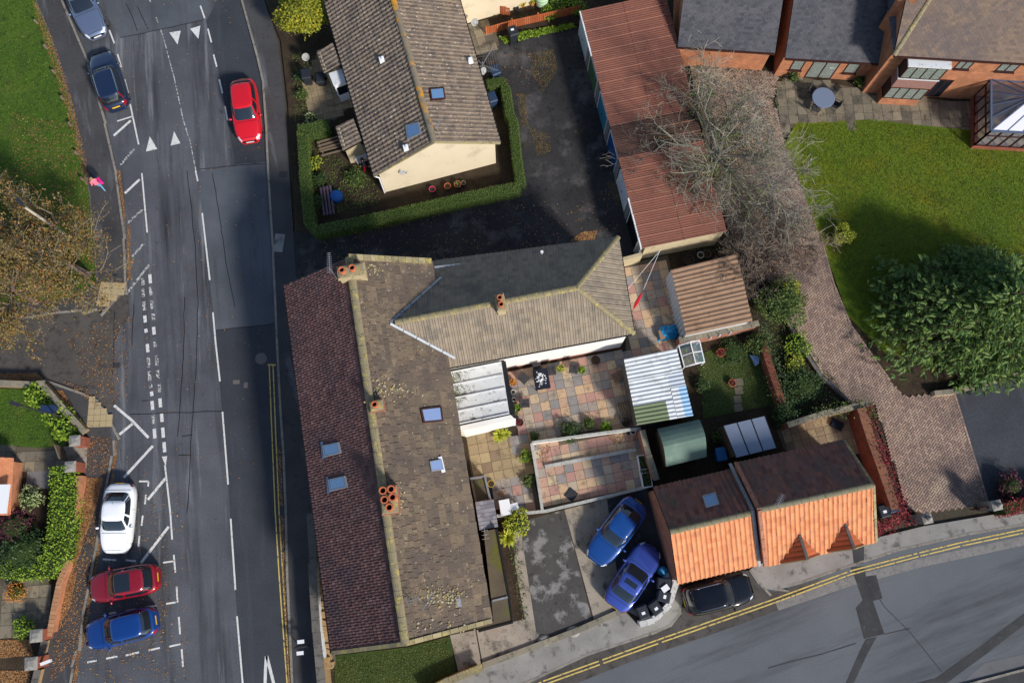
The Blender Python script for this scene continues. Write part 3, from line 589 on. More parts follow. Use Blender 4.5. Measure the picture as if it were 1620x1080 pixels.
# ---------------------------------------------------------------- roof and wall builders
def clip_poly(sub, poly):
    """Sutherland-Hodgman: sub clipped to convex CCW poly, both lists of (u,v)"""
    out = sub
    for i in range(len(poly)):
        a, b = poly[i], poly[(i + 1) % len(poly)]; inp = out; out = []
        if not inp: break
        side = lambda p: (b[0] - a[0]) * (p[1] - a[1]) - (b[1] - a[1]) * (p[0] - a[0])
        for k in range(len(inp)):
            p, q = inp[k], inp[(k + 1) % len(inp)]; sp, sq = side(p), side(q)
            if sp >= 0: out.append(p)
            if (sp >= 0) != (sq >= 0):
                t = sp / (sp - sq); out.append((p[0] + (q[0] - p[0]) * t, p[1] + (q[1] - p[1]) * t))
    return out
class Slope:
    """a planar roof slope: poly = 3-D points, first two run along the eave"""
    def __init__(s, pts):
        s.pts = [Vector(p) for p in pts]; s.O = s.pts[0]; s.U = (s.pts[1] - s.pts[0]).normalized()
        n = Vector((0, 0, 0))
        for i in range(1, len(s.pts) - 1): n += (s.pts[i] - s.O).cross(s.pts[i + 1] - s.O)
        n.normalize()
        if n.z < 0: n = -n
        s.N = n; s.V = n.cross(s.U)
        if s.V.z < 0: s.V = -s.V
        s.pts = [p - n * (p - s.O).dot(n) for p in s.pts]
        s.uv = [((p - s.O).dot(s.U), (p - s.O).dot(s.V)) for p in s.pts]
        A = sum(s.uv[i][0] * s.uv[(i + 1) % len(s.uv)][1] - s.uv[(i + 1) % len(s.uv)][0] * s.uv[i][1] for i in range(len(s.uv)))
        s.cc = s.uv if A > 0 else s.uv[::-1]
        s.flip = s.U.cross(s.V).dot(s.N) < 0
    def P(s, u, v, h=0.0): return s.O + s.U * u + s.V * v + s.N * h
    def pix(s, px, py, h=0.0):
        p = onplane(px, py, s.O + s.N * h, s.N); return p
    def pixuv(s, px, py):
        p = s.pix(px, py) - s.O; return p.dot(s.U), p.dot(s.V)
def deck(mb, sl, th=0.10, lift=-0.035):
    top = [p + sl.N * lift for p in sl.pts]; bot = [p - sl.N * (th - lift) for p in sl.pts]
    if sl.U.cross(sl.pts[2] - sl.pts[0]).dot(sl.N) < 0: top, bot = top[::-1], bot[::-1]
    n = len(top); mb.quad(top); mb.quad(bot[::-1])
    for i in range(n): mb.quad([bot[i], bot[(i + 1) % n], top[(i + 1) % n], top[i]])
def tiles(mb, sl, tw, th, prof='flat', t=0.03, stagger=True, rnd=R, jit=0.006, gap=0.006, skip=None, widths=None):
    us = [q[0] for q in sl.uv]; vs_ = [q[1] for q in sl.uv]; u_min, u_max = min(us), max(us); vmax = max(vs_)
    nr = max(1, round((vmax - 0.0) / th)); th = vmax / nr
    nu = max(1, round((u_max - u_min) / tw)); tw = (u_max - u_min) / nu
    pr = {'flat': [(0, 0), (1, 0)], 'pan': [(0, .055), (.12, .06), (.28, .02), (.5, 0), (.75, .004), (.92, .035), (1.0, .055)],
          'roman': [(0, 0.0), (.26, 0.0), (.35, .034), (.5, .047), (.65, .034), (.74, 0), (1.0, 0)],
          'dbl': [(0, .03), (.1, .032), (.25, .004), (.5, 0), (.6, .028), (.7, .032), (.85, .004), (1.0, .03)]}[prof]
    for j in range(nr):
        v0 = j * th; v1 = v0 + th + 0.02; u = u_min - (tw / 2 if (stagger and j % 2) else 0.0)
        if stagger == 'rand': u = u_min - rnd.uniform(0, tw)
        row_l = rnd.uniform(-.3, .3) * jit
        while u < u_max:
            w = tw if not widths else rnd.uniform(*widths)
            a, b = u + gap / 2, u + w - gap / 2; u += w
            dz = rnd.uniform(-jit, jit) + row_l; sk = rnd.uniform(-jit, jit); dv = rnd.uniform(-jit, jit) * 1.5
            q0 = v0 + dv - (0.02 if j == 0 else 0)
            if skip and skip((a + b) / 2, v0 + th / 2): continue
            rect = [(a, q0), (b, q0), (b, v1), (a, v1)]
            cl = clip_poly(rect, sl.cc)
            if len(cl) < 3: continue
            full = len(cl) == 4 and all(min(math.hypot(c[0] - r[0], c[1] - r[1]) for r in rect) < 1e-5 for c in cl)
            hh = lambda s_, v: t * (1 - 0.85 * (v - q0) / (v1 - q0)) + dz + sk * (s_ - .5) * 2 + 0.004
            if full or j == 0 and len(cl) >= 4 and prof == 'flat' and False:
                n = len(mb.v); k = len(pr)
                for (s_, h) in pr: p = sl.P(a + (b - a) * s_, q0, 0.0 - 0.01); mb.v.append(tuple(p))
                for (s_, h) in pr: p = sl.P(a + (b - a) * s_, q0, hh(s_, q0) + h); mb.v.append(tuple(p))
                for (s_, h) in pr: p = sl.P(a + (b - a) * s_, v1, hh(s_, v1) + h); mb.v.append(tuple(p))
                fs = []
                for i in range(k - 1):
                    fs.append((n + i, n + i + 1, n + k + i + 1, n + k + i)); fs.append((n + k + i, n + k + i + 1, n + 2 * k + i + 1, n + 2 * k + i))
                if prof == 'flat':
                    m2 = len(mb.v); mb.v.append(tuple(sl.P(a, v1, -0.01))); mb.v.append(tuple(sl.P(b, v1, -0.01)))
                    fs += [(n, n + k, n + 2 * k, m2), (n + k - 1, m2 + 1, n + 3 * k - 1, n + 2 * k - 1)]
                if sl.flip: fs = [f[::-1] for f in fs]
                mb.f += fs; mb.m += [0] * len(fs)
            else:
                for i in range(len(pr) - 1):
                    s0, h0 = pr[i]; s1, h1 = pr[i + 1]
                    ua, ub = a + (b - a) * s0, a + (b - a) * s1
                    c = clip_poly([(ua, q0), (ub, q0), (ub, v1), (ua, v1)], sl.cc)
                    if len(c) < 3: continue
                    pts = [sl.P(x, y, hh((x - a) / (b - a), y) + h0 + (h1 - h0) * ((x - ua) / max(1e-6, ub - ua))) for x, y in c]
                    mb.quad(pts[::-1] if sl.flip else pts)
                    if c[0][1] <= q0 + 1e-4 and abs(c[1][1] - q0) < 1e-4 and abs(c[0][1] - q0) < 1e-4:
                        lo = [sl.P(c[0][0], q0, -0.01), sl.P(c[1][0], q0, -0.01), pts[1], pts[0]]
                        mb.quad(lo[::-1] if sl.flip else lo)
def caps(name, a, b, parent, m, w=0.28, step=0.45, h=0.10, lift=0.03):
    """half-round ridge or hip caps laid end to end; each is its own piece"""
    a, b = Vector(a), Vector(b); L = (b - a).length; n = max(1, round(L / step)); d = (b - a) / n; x = d.normalized()
    y = x.cross(Vector((0, 0, 1))).normalized(); z = y.cross(x)
    src = None
    for i in range(n):
        if src is None:
            mb = MB(); l = d.length
            rows = []
            for s_, k in ((0.0, 1.04), (l - 0.012, 0.98)):
                rows.append([Vector((s_, math.cos(q) * w / 2 * k, math.sin(q) * h * k - 0.03)) for q in [math.pi * e / 6 for e in range(7)]])
            mb.grid(rows); mb.quad(rows[0][::-1]); mb.quad(rows[1]); src = mb.build(name, m, parent, smooth=False); o = src
        else:
            o = src.copy(); COL.objects.link(o); o.parent = parent
        M = Matrix((x, y, z)).transposed().to_4x4(); pos = a + d * i + z * (lift + R.uniform(-.008, .008))
        M.translation = pos - (Vector(parent.location) if parent.type == 'EMPTY' else Vector())
        o.matrix_local = M @ Matrix.Rotation(R.uniform(-.02, .02), 4, 'X')
def walls(name, foot, z0, z1, m, parent):
    mb = MB(); mb.prism(foot, z0, z1); return mb.build(name, m, parent)
def gable_prism(mb, A, B, C, D, ze, zr, z0=0.0, ridge=(0.5, 0.5)):
    """closed gabled body: A-B left eave, D-C right eave (2-D), ridge from mid AD to mid BC"""
    r0 = (A[0] + (D[0] - A[0]) * ridge[0], A[1] + (D[1] - A[1]) * ridge[0]); r1 = (B[0] + (C[0] - B[0]) * ridge[1], B[1] + (C[1] - B[1]) * ridge[1])
    v = lambda p, z: (p[0], p[1], z)
    mb.quad([v(A, z0), v(D, z0), v(D, ze), v(r0, zr), v(A, ze)]); mb.quad([v(C, z0), v(B, z0), v(B, ze), v(r1, zr), v(C, ze)])
    mb.quad([v(B, z0), v(A, z0), v(A, ze), v(B, ze)]); mb.quad([v(D, z0), v(C, z0), v(C, ze), v(D, ze)])
    mb.quad([v(A, ze), v(r0, zr), v(r1, zr), v(B, ze)]); mb.quad([v(r0, zr), v(D, ze), v(C, ze), v(r1, zr)])
def inset(poly, d):
    n = len(poly); A = sum(poly[i][0] * poly[(i + 1) % n][1] - poly[(i + 1) % n][0] * poly[i][1] for i in range(n)); sg = 1 if A > 0 else -1
    L = []
    for i in range(n):
        a, b = Vector(poly[i][:2]), Vector(poly[(i + 1) % n][:2]); t = (b - a).normalized(); nrm = Vector((-t.y, t.x)) * sg
        L.append((a + nrm * (d[i] if isinstance(d, (list, tuple)) else d), t))
    out = []
    for i in range(n):
        p, t = L[i - 1]; q, u = L[i]; den = t.x * u.y - t.y * u.x
        s = ((q.x - p.x) * u.y - (q.y - p.y) * u.x) / den; out.append((p.x + t.x * s, p.y + t.y * s))
    return out
def rooflight(parent, sl, quad_px, m_gl, m_fr, lift=0.13, apron=None):
    """quad_px: corners in photo pixels on slope; a framed roof window > frame, pane"""
    c = [sl.pix(x, y) for x, y in quad_px]; ctr = sum(c, Vector()) / 4
    fr = MB(); k = 0.82
    hi = [ctr + (p - ctr) + sl.N * lift for p in c]; lo = [p - sl.N * 0.02 for p in c]; inn = [ctr + (p - ctr) * k + sl.N * (lift + .005) for p in c]
    for i in range(4):
        j = (i + 1) % 4; fr.quad([lo[i], lo[j], hi[j], hi[i]]); fr.quad([hi[i], hi[j], inn[j], inn[i]])
    o = fr.build('roof_window', m_fr, parent)
    g = MB(); g.quad([p - sl.N * 0.012 for p in inn]); g.build('pane', m_gl, o)
    if apron:
        ap = MB(); q = [sl.pix(x, y) + sl.N * 0.10 for x, y in apron]; ap.quad(q); ap.build('flashing', mat('blue_lead', [S(96, 112, 138)], rough=0.5), o)
    return o
def chimney(parent, base_px, zb, size, rz, h, pots, m=None, slope_z=None, potsize=(0.13, 0.45), cap=0.06):
    """stack centred under pixel base at height zb (its foot sunk); pots: local (x,y[,h])"""
    p = G(base_px[0], base_px[1], zb); mb = MB()
    mb.box((p.x, p.y, zb + h / 2 - 0.6), (size[0], size[1], h + 1.2), rz)
    mb.box((p.x, p.y, zb + h - 0.10), (size[0] + cap * 2, size[1] + cap * 2, 0.12), rz)
    mb.box((p.x, p.y, zb + h + 0.0), (size[0] + cap, size[1] + cap, 0.10), rz)
    o = mb.build('chimney', m or m_chim, parent)
    hb = MB(); n = 10; rows = []
    for q, zz in ((1.0, 0.03), (0.9, 0.09), (0.55, 0.13)):
        rows.append([(p.x + dx * q * (size[0] + cap) / 2 * math.cos(rz) - dy * q * (size[1] + cap) / 2 * math.sin(rz), p.y + dx * q * (size[0] + cap) / 2 * math.sin(rz) + dy * q * (size[1] + cap) / 2 * math.cos(rz), zb + h + zz) for dx, dy in ((-1, -1), (1, -1), (1, 1), (-1, 1))])
    hb.grid(rows, 0, True); hb.quad(rows[-1]); hb.build('mortar_flaunching', m_ridge, o)
    for q in pots:
        x = p.x + q[0] * math.cos(rz) - q[1] * math.sin(rz); y = p.y + q[0] * math.sin(rz) + q[1] * math.cos(rz); ph = q[2] if len(q) > 2 else potsize[1]; r = potsize[0]
        pm = MB(); z = zb + h + 0.05
        pm.lathe((x, y, z), [(r * 1.15, 0), (r * 1.05, ph * .5), (r, ph * .9), (r * 1.18, ph * .92), (r * 1.18, ph), (r * .82, ph), (r * .78, ph - .12)], 16, 0, False)
        pm.lathe((x, y, z + ph - 0.14), [(r * .8, 0), (r * .8, 0.015)], 16, 1); pm.build('chimney_pot', [m_pot, m_black], o, smooth=False)  # black disc closes the pot below its rim
    return o
def aerial(px, py, z, L=1.0, a=0.0, mast=1.2, label=None, n=8, el=0.2):
    p = G(px, py, z); t = thing('tv_aerial', label, 'aerial', (p.x, p.y, z))
    mb = MB(); mb.tube([(p.x, p.y, z), (p.x, p.y, z + mast)], 0.018, 6); mb.build('mast', m_alu, t)
    d = Vector((math.cos(a), math.sin(a), 0)); x = Vector((-d.y, d.x, 0)); c = Vector((p.x, p.y, z + mast - .05)); mb = MB()
    mb.tube([c - d * L * .25, c + d * L * .75], 0.012, 5)
    mb.build('boom', m_alu, t); mb = MB()
    for i in range(n):
        q = c + d * L * (-.22 + .95 * i / (n - 1)); e = el * (1 - .4 * i / n); mb.tube([q - x * e, q + x * e], 0.008, 4)
    mb.build('element', m_alu, t)
    return t
def dish(px, py, z, face, label, r=0.3, pole=None):
    p = G(px, py, z); t = thing('satellite_dish', label, 'satellite dish', (p.x, p.y, z))
    d = Vector(face).normalized(); x = d.cross(Vector((0, 0, 1))).normalized(); y = x.cross(d); mb = MB(); rows = []
    for k in range(4): rows.append([Vector((p.x, p.y, z)) + (x * math.cos(2 * math.pi * i / 18) + y * math.sin(2 * math.pi * i / 18)) * max(.01, r * k / 3) + d * (0.09 * (k / 3) ** 2) for i in range(18)])
    mb.grid(rows, 0, True); mb.build('reflector', mat('dish_grey', [S(150, 150, 148)], rough=0.5), t, smooth=True)
    mb = MB(); c = Vector((p.x, p.y, z)); mb.tube([c - y * r, c + d * .34 - y * .08], .012, 5); mb.ball(c + d * .34 - y * .05, .035, 8, 5); mb.tube([c, c - d * .22, c - d * .24 - Vector((0, 0, .12))], .018, 6); mb.build('arm', m_iron, t)
    return t
m_alu = mat('aluminium', [S(176, 178, 182)], rough=0.35, metal=0.6)
# ---------------------------------------------------------------- long stone house with two-tone roof
ZE, ZR = 5.2, 8.0
nw, sw, ne, se = [G(x, y, ZE) for x, y in ((450, 452), (525, 1033), (683, 414), (778, 982))]
rn, rs = (nw + ne) / 2, (sw + se) / 2; rn.z = rs.z = ZR
house = thing('stone_house', 'long house with brown tiles on the street slope and stone slates behind', 'house', ((nw.x + se.x) / 2, (nw.y + se.y) / 2, 0))
foot = inset([(p.x, p.y) for p in (nw, sw, se, ne)], [0.32, 0.08, 0.3, 0.12])
mb = MB(); gable_prism(mb, foot[0], foot[1], foot[2], foot[3], ZE - 0.12, ZR - 0.2); mb.build('wall', m_stone, house)
W = Slope([sw, nw, rn, rs]); E = Slope([ne, se, rs, rn])
mb = MB(); deck(mb, W); roofw = mb.build('roof', m_deck, house, label='brown plain tiled slope towards the street')
mb = MB(); tiles(mb, W, 0.28, 0.24, 'dbl', 0.03, True, jit=0.005, gap=0.004); mb.build('roof_tiles', m_tile_w, roofw, kind='stuff')
mb = MB(); deck(mb, E); roofe = mb.build('roof', m_deck, house, label='stone slated rear slope with lichen')
# rear slope: stone slates; the largest-looking 300 are pieces of their own, the rest joined
VALLEY = [E.pixuv(690, 425), E.pixuv(645, 510), E.pixuv(710, 570), E.pixuv(760, 560), E.pixuv(760, 400)]
rr = random.Random(5); allsl = []
vmax = max(v for _, v in E.uv); rows_n = 15; umax = max(u for u, _ in E.uv); v = 0.0; hs = []
for j in range(rows_n): hs.append(0.42 - 0.016 * j)
k = vmax / sum(hs); hs = [h * k for h in hs]
for j, h in enumerate(hs):
    u = -rr.uniform(0, .4)
    while u < umax:
        w = rr.uniform(0.32, 0.66) * (1.0 - 0.015 * j); allsl.append((max(u, 0.0), v, min(u + w, umax) - max(u, 0.0), h)); u += w
    v += h
allsl = [s for s in allsl if s[2] > 0.1]
big = sorted(allsl, key=lambda s: -s[2] * s[3])[:300]; bigset = set(map(id, big)); src = None
def slate_mesh(mb, u0, v0, w, h, P, t=0.04):
    g = 0.012; q = [(u0 + g, v0 - .03), (u0 + w - g, v0 - .03), (u0 + w - g, v0 + h), (u0 + g, v0 + h)]
    a = rr.uniform(-.012, .012); zt = [t + a + rr.uniform(-.01, .012), t - a + rr.uniform(-.01, .012), 0.012, 0.012]
    c = [(x + rr.uniform(-.012, .012), y + (rr.uniform(-.02, .02) if i < 2 else 0)) for i, (x, y) in enumerate(q)]
    top = [P(x, y, z) for (x, y), z in zip(c, zt)]; bot = [P(x, y, -0.015) for x, y in c]
    fl = E.flip
    mb.quad(top[::-1] if fl else top)
    for i in (0, 1, 3):
        j = (i + 1) % 4; f = [bot[i], bot[j], top[j], top[i]]; mb.quad(f[::-1] if fl else f)
rest = MB()
variants = []
for s_ in range(10):
    mb = MB(); slate_mesh(mb, 0, 0, 1.0, 0.42, lambda u, v, h: Vector((u, v, h))); me = mb
    variants.append(me)
E_M = Matrix((E.U, E.V, E.N)).transposed().to_4x4() if not E.flip else Matrix((E.U, E.V, E.N)).transposed().to_4x4()
vo = []
for s_ in allsl:
    if id(s_) in bigset:
        i = rr.randrange(10)
        if len(vo) <= i or vo[i] is None:
            while len(vo) <= i: vo.append(None)
            o = variants[i].build('slate', m_slate_o, roofe); vo[i] = o
        else: o = vo[i].copy(); COL.objects.link(o); o.parent = roofe
        M = E_M.copy(); M.translation = E.P(s_[0], s_[1]); o.matrix_local = M @ Matrix.Diagonal((s_[2], s_[3] / 0.42, 1, 1))
    else: slate_mesh(rest, *s_, E.P)
rest.build('roof_slates', m_slate_e, roofe, kind='stuff')
caps('ridge_stone', rn + Vector((0, 0, 0)), rs, roofe, m_ridge, 0.42, 0.62, 0.13)
# coping at the north gable, verge stones at the south
mb = MB()
for t_ in range(12):
    a = rn.lerp(ne, t_ / 12); b = rn.lerp(ne, (t_ + .96) / 12); mb.beam(a + Vector((0, .0, .10)), b + Vector((0, 0, .10)), .3, .14)
mb.build('coping', m_ridge, house)
mb = MB()
for t_ in range(10):
    a = rs.lerp(se, t_ / 10); b = rs.lerp(se, (t_ + .96) / 10); mb.beam(a + Vector((0, .02, .05)), b + Vector((0, .02, .05)), .22, .10)
for t_ in range(10):
    a = rs.lerp(sw, t_ / 10); b = rs.lerp(sw, (t_ + .97) / 10); mb.beam(a + Vector((0, .02, .04)), b + Vector((0, .02, .04)), .2, .08)
mb.build('verge', m_ridge, house)
mb = MB(); mb.beam(nw + Vector((-.04, 0, -.06)), sw + Vector((-.04, 0, -.06)), .12, .09); mb.build('gutter', m_gutter, house)
mb = MB(); mb.beam(G(703, 590, ZE) + Vector((.05, 0, -.08)), se + Vector((.05, 0, -.08)), .11, .09); mb.build('gutter', m_gutter, house)
rooflight(roofw, W, [(512, 704), (538, 699), (542, 716), (515, 723)], m_skyglass, m_lead, apron=[(509, 699), (513, 698), (517, 724), (512, 727)])
rooflight(roofw, W, [(521, 758), (548, 752), (552, 770), (524, 777)], m_skyglass, m_lead, apron=[(518, 754), (521, 753), (526, 778), (520, 781)])
rooflight(roofe, E, [(663, 647), (697, 643), (700, 666), (668, 669)], m_skyglass2, m_frame_br)
rooflight(roofe, E, [(678, 730), (698, 726), (701, 743), (681, 746)], m_skyglass2, m_lead)
mb = MB(); mb.beam(E.pix(696, 722, .08), E.pix(702, 747, .08), .2, .06); mb.build('roof_flashing', m_pvc, roofe)
mb = MB(); q = [E.pix(x, y, .05) for x, y in ((721, 947), (728, 945), (731, 959), (724, 960))]; mb.quad(q); mb.build('repair_slate', m_lead, roofe)
ha = math.atan2((nw - sw).y, (nw - sw).x) - math.pi / 2
c1 = chimney(house, (563, 441), 7.2, (1.35, 0.62), rad(10), 1.35, [(-.42, 0), (.12, .03)], potsize=(.15, .4))
c2 = chimney(house, (601, 646), 7.3, (0.66, 0.5), rad(10), 1.0, [(-.05, 0)], m_brick_old, potsize=(.14, .45))
c3 = chimney(house, (622, 792), 7.2, (0.78, 1.3), rad(7), 1.25, [(-.22, .45), (.18, .47), (-.18, 0.0), (.22, .08), (.02, -.38)], m_brick_old, potsize=(.165, .5))
# yellow lichen and mortar patches lie on the rear slope as a thin crust
mb = MB()
for cx, cy, rx, ry, n in ((622, 615, 26, 14, 150), (600, 610, 14, 22, 80), (700, 945, 20, 12, 150), (690, 940, 24, 16, 80), (632, 790, 6, 26, 60), (590, 425, 12, 12, 50), (720, 950, 14, 10, 50), (700, 990, 50, 8, 60)):
    for i in range(n // 2):
        x, y = R.gauss(cx, rx * .7), R.gauss(cy, ry * .6)
        p = E.pix(x, y, .062); s_ = R.uniform(.025, .085); k5 = R.randint(5, 7); a0 = R.random() * 6
        u, v_ = p - E.O, 0
        ring = [p + E.U * math.cos(a0 + 6.283 * e / k5) * s_ * R.uniform(.6, 1) + E.V * math.sin(a0 + 6.283 * e / k5) * s_ * R.uniform(.6, 1) for e in range(k5)]
        top = [q + (p - q) * .25 + E.N * .006 for q in ring]
        mb.grid([[q - E.N * .01 for q in ring], top], 0, True); mb.quad(top)
mb.build('lichen', mat('lichen_crust', [S(166, 134, 52), S(164, 156, 130), S(128, 122, 72), S(176, 170, 154), S(140, 124, 80), S(120, 110, 90)], 'island', 0.95, fine=0.2), roofe, kind='stuff')
# ---------------------------------------------------------------- rear wing: hipped concrete tile roof
WE, WR = 4.5, 7.0
wne, wse = G(978, 375, WE), G(1003, 527, WE); wr0, wr1 = G(625, 510, WR), G(912, 455, WR)
def plane3(a, b, c): n = (b - a).cross(c - a).normalized(); return a, n
# slopes as exact planes through the ridge and the eave corners
dirw = (wr1 - wr0).normalized()
NS = [wne, wr1, wr0]; pn = plane3(wne, wr1, wr0); ps = plane3(wse, wr1, wr0)
nvb = onplane(679, 414, *pn); svb = onplane(699, 583, *ps)
SN = Slope([wne, nvb, wr0, wr1]); SS = Slope([svb, wse, wr1, wr0]); SE_ = Slope([wse, wne, wr1])
wing = thing('rear_wing', 'white rendered rear wing with hipped grey-brown tile roof', 'house', ((wr0.x + wr1.x) / 2, (wr0.y + wr1.y) / 2, 0))
fw = inset([(p.x, p.y) for p in (nvb, svb, wse, wne)], [0.3, 0.22, 0.22, 0.5])
mb = MB(); mb.prism(fw, 0, WE - .14); mb.build('wall', m_render_white, wing)
for sl, nm in ((SN, 'north'), (SS, 'south'), (SE_, 'east')):
    mb = MB(); deck(mb, sl); ro = mb.build('roof', m_deck, wing)
    mb = MB(); tiles(mb, sl, 0.30, 0.32, 'dbl', 0.022, False, jit=0.004, gap=0.004); mb.build('roof_tiles', m_tile_wing, ro, kind='stuff')
caps('ridge_tile', wr0, wr1, wing, m_ridge, 0.34, 0.45, 0.11)
caps('hip_tile', wne, wr1, wing, m_ridge, 0.3, 0.42, 0.10); caps('hip_tile', wse, wr1, wing, m_ridge, 0.3, 0.42, 0.10)
mb = MB()
tq = (E.O - wr0).dot(E.N) / dirw.dot(E.N); vtop = wr0 + dirw * tq
for sl in (SN, SS):
    dv = E.N.cross(sl.N).normalized()
    if dv.z > 0: dv = -dv
    Lv = (vtop.z - ZE + .25) / -dv.z
    for t_ in range(5): mb.beam(vtop + dv * Lv * t_ / 5 + (E.N + sl.N) * .045, vtop + dv * Lv * (t_ + .96) / 5 + (E.N + sl.N) * .04, .13, .05, E.N + sl.N)
mb.build('valley_flashing', m_lead, wing)
mb = MB(); mb.beam(svb + Vector((0, -.03, -.07)), wse + Vector((0.02, -.03, -.07)), .1, .1); mb.beam(wse + Vector((0.03, 0, -.07)), wne + Vector((.03, 0, -.07)), .1, .1); mb.beam(wne + Vector((0, .0, -.1)), nvb + Vector((0, .0, -.1)), .08, .08); mb.build('gutter', m_gutter, wing)
mb = MB()
mb.prism(inset(fw, -0.025), 0, 0.28); mb.build('plinth', m_brick_red, wing)
chimney(wing, (792, 486), 6.5, (0.42, 0.85), ang((788, 500), (912, 476)) , 0.95, [(0, .18), (0, -.2)], potsize=(.13, .36))
p = SN.pix(857, 402); mb = MB(); mb.tube([p, p + Vector((0, 0, .35))], .06, 8); mb.tube([p + Vector((0, 0, .35)), p + Vector((0, 0, .42))], .09, 8); mb.build('roof_vent', m_pvc, wing)
def window(parent, a, b, z0, z1, m_fr, m_gl, n=2, out=0.03, sill=True, fw_=0.06):
    """upright window on a wall line a->b (2-D, outside on the right of a->b)"""
    d = Vector((b[0] - a[0], b[1] - a[1])); L = d.length; d.normalize(); nr = Vector((d.y, -d.x)); f = MB()
    P = lambda s_, z, o: Vector((a[0] + d.x * s_ + nr.x * o, a[1] + d.y * s_ + nr.y * o, z))
    def bar(s0, s1, y0, y1, o=out):
        q = [P(s0, y0, -.02), P(s1, y0, -.02), P(s1, y1, -.02), P(s0, y1, -.02)]; r = [P(s0, y0, o), P(s1, y0, o), P(s1, y1, o), P(s0, y1, o)]
        f.grid([q, r], 0, True); f.quad(r)
    bar(0, L, z0, z0 + fw_); bar(0, L, z1 - fw_, z1); bar(0, fw_, z0 + fw_, z1 - fw_); bar(L - fw_, L, z0 + fw_, z1 - fw_)
    for i in range(1, n): s_ = L * i / n; bar(s_ - fw_ / 2, s_ + fw_ / 2, z0 + fw_, z1 - fw_)
    o = f.build('window', m_fr, parent)
    for i in range(n):
        g = MB(); s0, s1 = L * i / n + fw_ * .8, L * (i + 1) / n - fw_ * .8; g.quad([P(s0, z0 + fw_, .008), P(s1, z0 + fw_, .008), P(s1, z1 - fw_, .008), P(s0, z1 - fw_, .008)]); g.build('pane', m_gl, o)
    if sill: f = MB(); f.beam(P(-.05, z0 - .03, .06), P(L + .05, z0 - .03, .06), .14, .06); f.build('sill', m_fr, o)
    return o
def on(a, b, t): return (a[0] + (b[0] - a[0]) * t, a[1] + (b[1] - a[1]) * t)
for t0, t1, z0, z1 in ():
    window(wing, on(fw[1], fw[2], t0), on(fw[1], fw[2], t1), z0 + .0, z1, m_pvc, m_glass, 2 if z0 > .5 else 1)
# ---------------------------------------------------------------- white glazed-over link with ribbed flat roof
lq = [(703, 590), (793, 572), (806, 655), (716, 674)]; LZ = 3.0
lk = thing('link_extension', 'low white flat-roofed extension with ribbed mossy panels in the corner', 'extension', tuple(G(760, 630)))
lp = PX(lq, LZ); mb = MB(); mb.prism(lp, 0, LZ - .08); mb.build('wall', m_render_white, lk)
src = None
for i in range(4):
    a0, a1 = i / 4 + .012, (i + 1) / 4 - .012
    q = [on(lp[0], lp[3], a0), on(lp[1], lp[2], a0), on(lp[1], lp[2], a1), on(lp[0], lp[3], a1)]
    mb = MB(); mb.prism(q, LZ - .08, LZ + .02); mb.build('roof_panel', m_whiteroof, lk)
for i in range(5):
    a0 = i / 4 if 0 < i < 4 else (0.015 if i == 0 else .985); a, b = on(lp[0], lp[3], a0), on(lp[1], lp[2], a0)
    mb = MB(); mb.beam((a[0], a[1], LZ + .06), (b[0], b[1], LZ + .06), .07, .1); mb.build('roof_rib', m_white_flash, lk)
sq = PX([(716, 674), (806, 655), (811, 663), (818, 668), (735, 684), (718, 683)], 2.85)
mb = MB(); mb.prism(PX([(716, 676), (808, 656), (813, 661), (816, 662), (733, 681)], 3.15), 0, 3.15); mb.build('parapet', m_render_white, lk)
mb = MB(); mb.prism(PX([(793, 572), (800, 571), (814, 654), (807, 656)], 2.9), 0, 2.9); mb.build('parapet', m_gutter, lk)
mb = MB(); mb.beam((lp[0][0] + .1, lp[0][1] - .1, LZ + .1), (lp[0][0] + .1, lp[0][1] - .1, LZ + .12), .1, .1)
rr = random.Random(9); mo = MB()
for i in range(420):
    p = (abs(rr.gauss(0, .16)), rr.uniform(.02, .62)); a = on(on(lp[0], lp[3], p[1]), on(lp[1], lp[2], p[1]), min(.4, p[0])); mo.leaf((a[0], a[1], LZ + .05 + rr.uniform(0, .06)), rr.uniform(.05, .12), rr, .5)
mo.build('moss', m_ivy, lk, kind='stuff')
# ---------------------------------------------------------------- lean-tos on the east side of the stone house
ls = thing('slate_lean_to', 'small grey slated lean-to against the stone house yard', 'lean-to', tuple(G(770, 815)))
b4 = [(752, 795), (780, 789), (787, 832), (760, 838)]; mb = MB(); fp = PX(b4, 2.2); mb.prism(inset(fp, .06), 0, [2.05, 1.9, 1.9, 2.05]); mb.build('wall', m_brick_old, ls)
SLt = Slope([Vector((*fp[1], 1.95)), Vector((*fp[2], 1.95)), Vector((*fp[3], 2.35)), Vector((*fp[0], 2.35))])
mb = MB(); deck(mb, SLt); ro = mb.build('roof', m_deck, ls)
n = 0; us = max(u for u, _ in SLt.uv); vv = max(v for _, v in SLt.uv); s0 = None
for j in range(5):
    for i in range(7):
        mb = MB(); h = vv / 5; w = us / 7; u0 = i * w; v0 = j * h
        q = [SLt.P(u0 + .008, v0 - .02, .03), SLt.P(u0 + w - .008, v0 - .02, .03), SLt.P(u0 + w - .008, v0 + h, .008), SLt.P(u0 + .008, v0 + h, .008)]
        bq = [p - SLt.N * .02 for p in q]
        mb.grid([bq, q], 0, True); mb.quad(q); mb.build('slate', mat('grey_slate', [S(118, 116, 124), S(134, 130, 136), S(104, 102, 112), S(126, 118, 120)], 'object', .8, layers=[(3, S(92, 88, 90), .55, .7)], fine=.15), ro)
bk = thing('coal_bunker', 'low open brick bunker with mossy lid beside slated lean-to', 'bunker', tuple(G(757, 772)))
bp = PX([(744, 757), (767, 753), (776, 791), (752, 796)], .9); mb = MB(); mb.prism(bp, 0, .82); mb.build('wall', m_brick_old, bk)
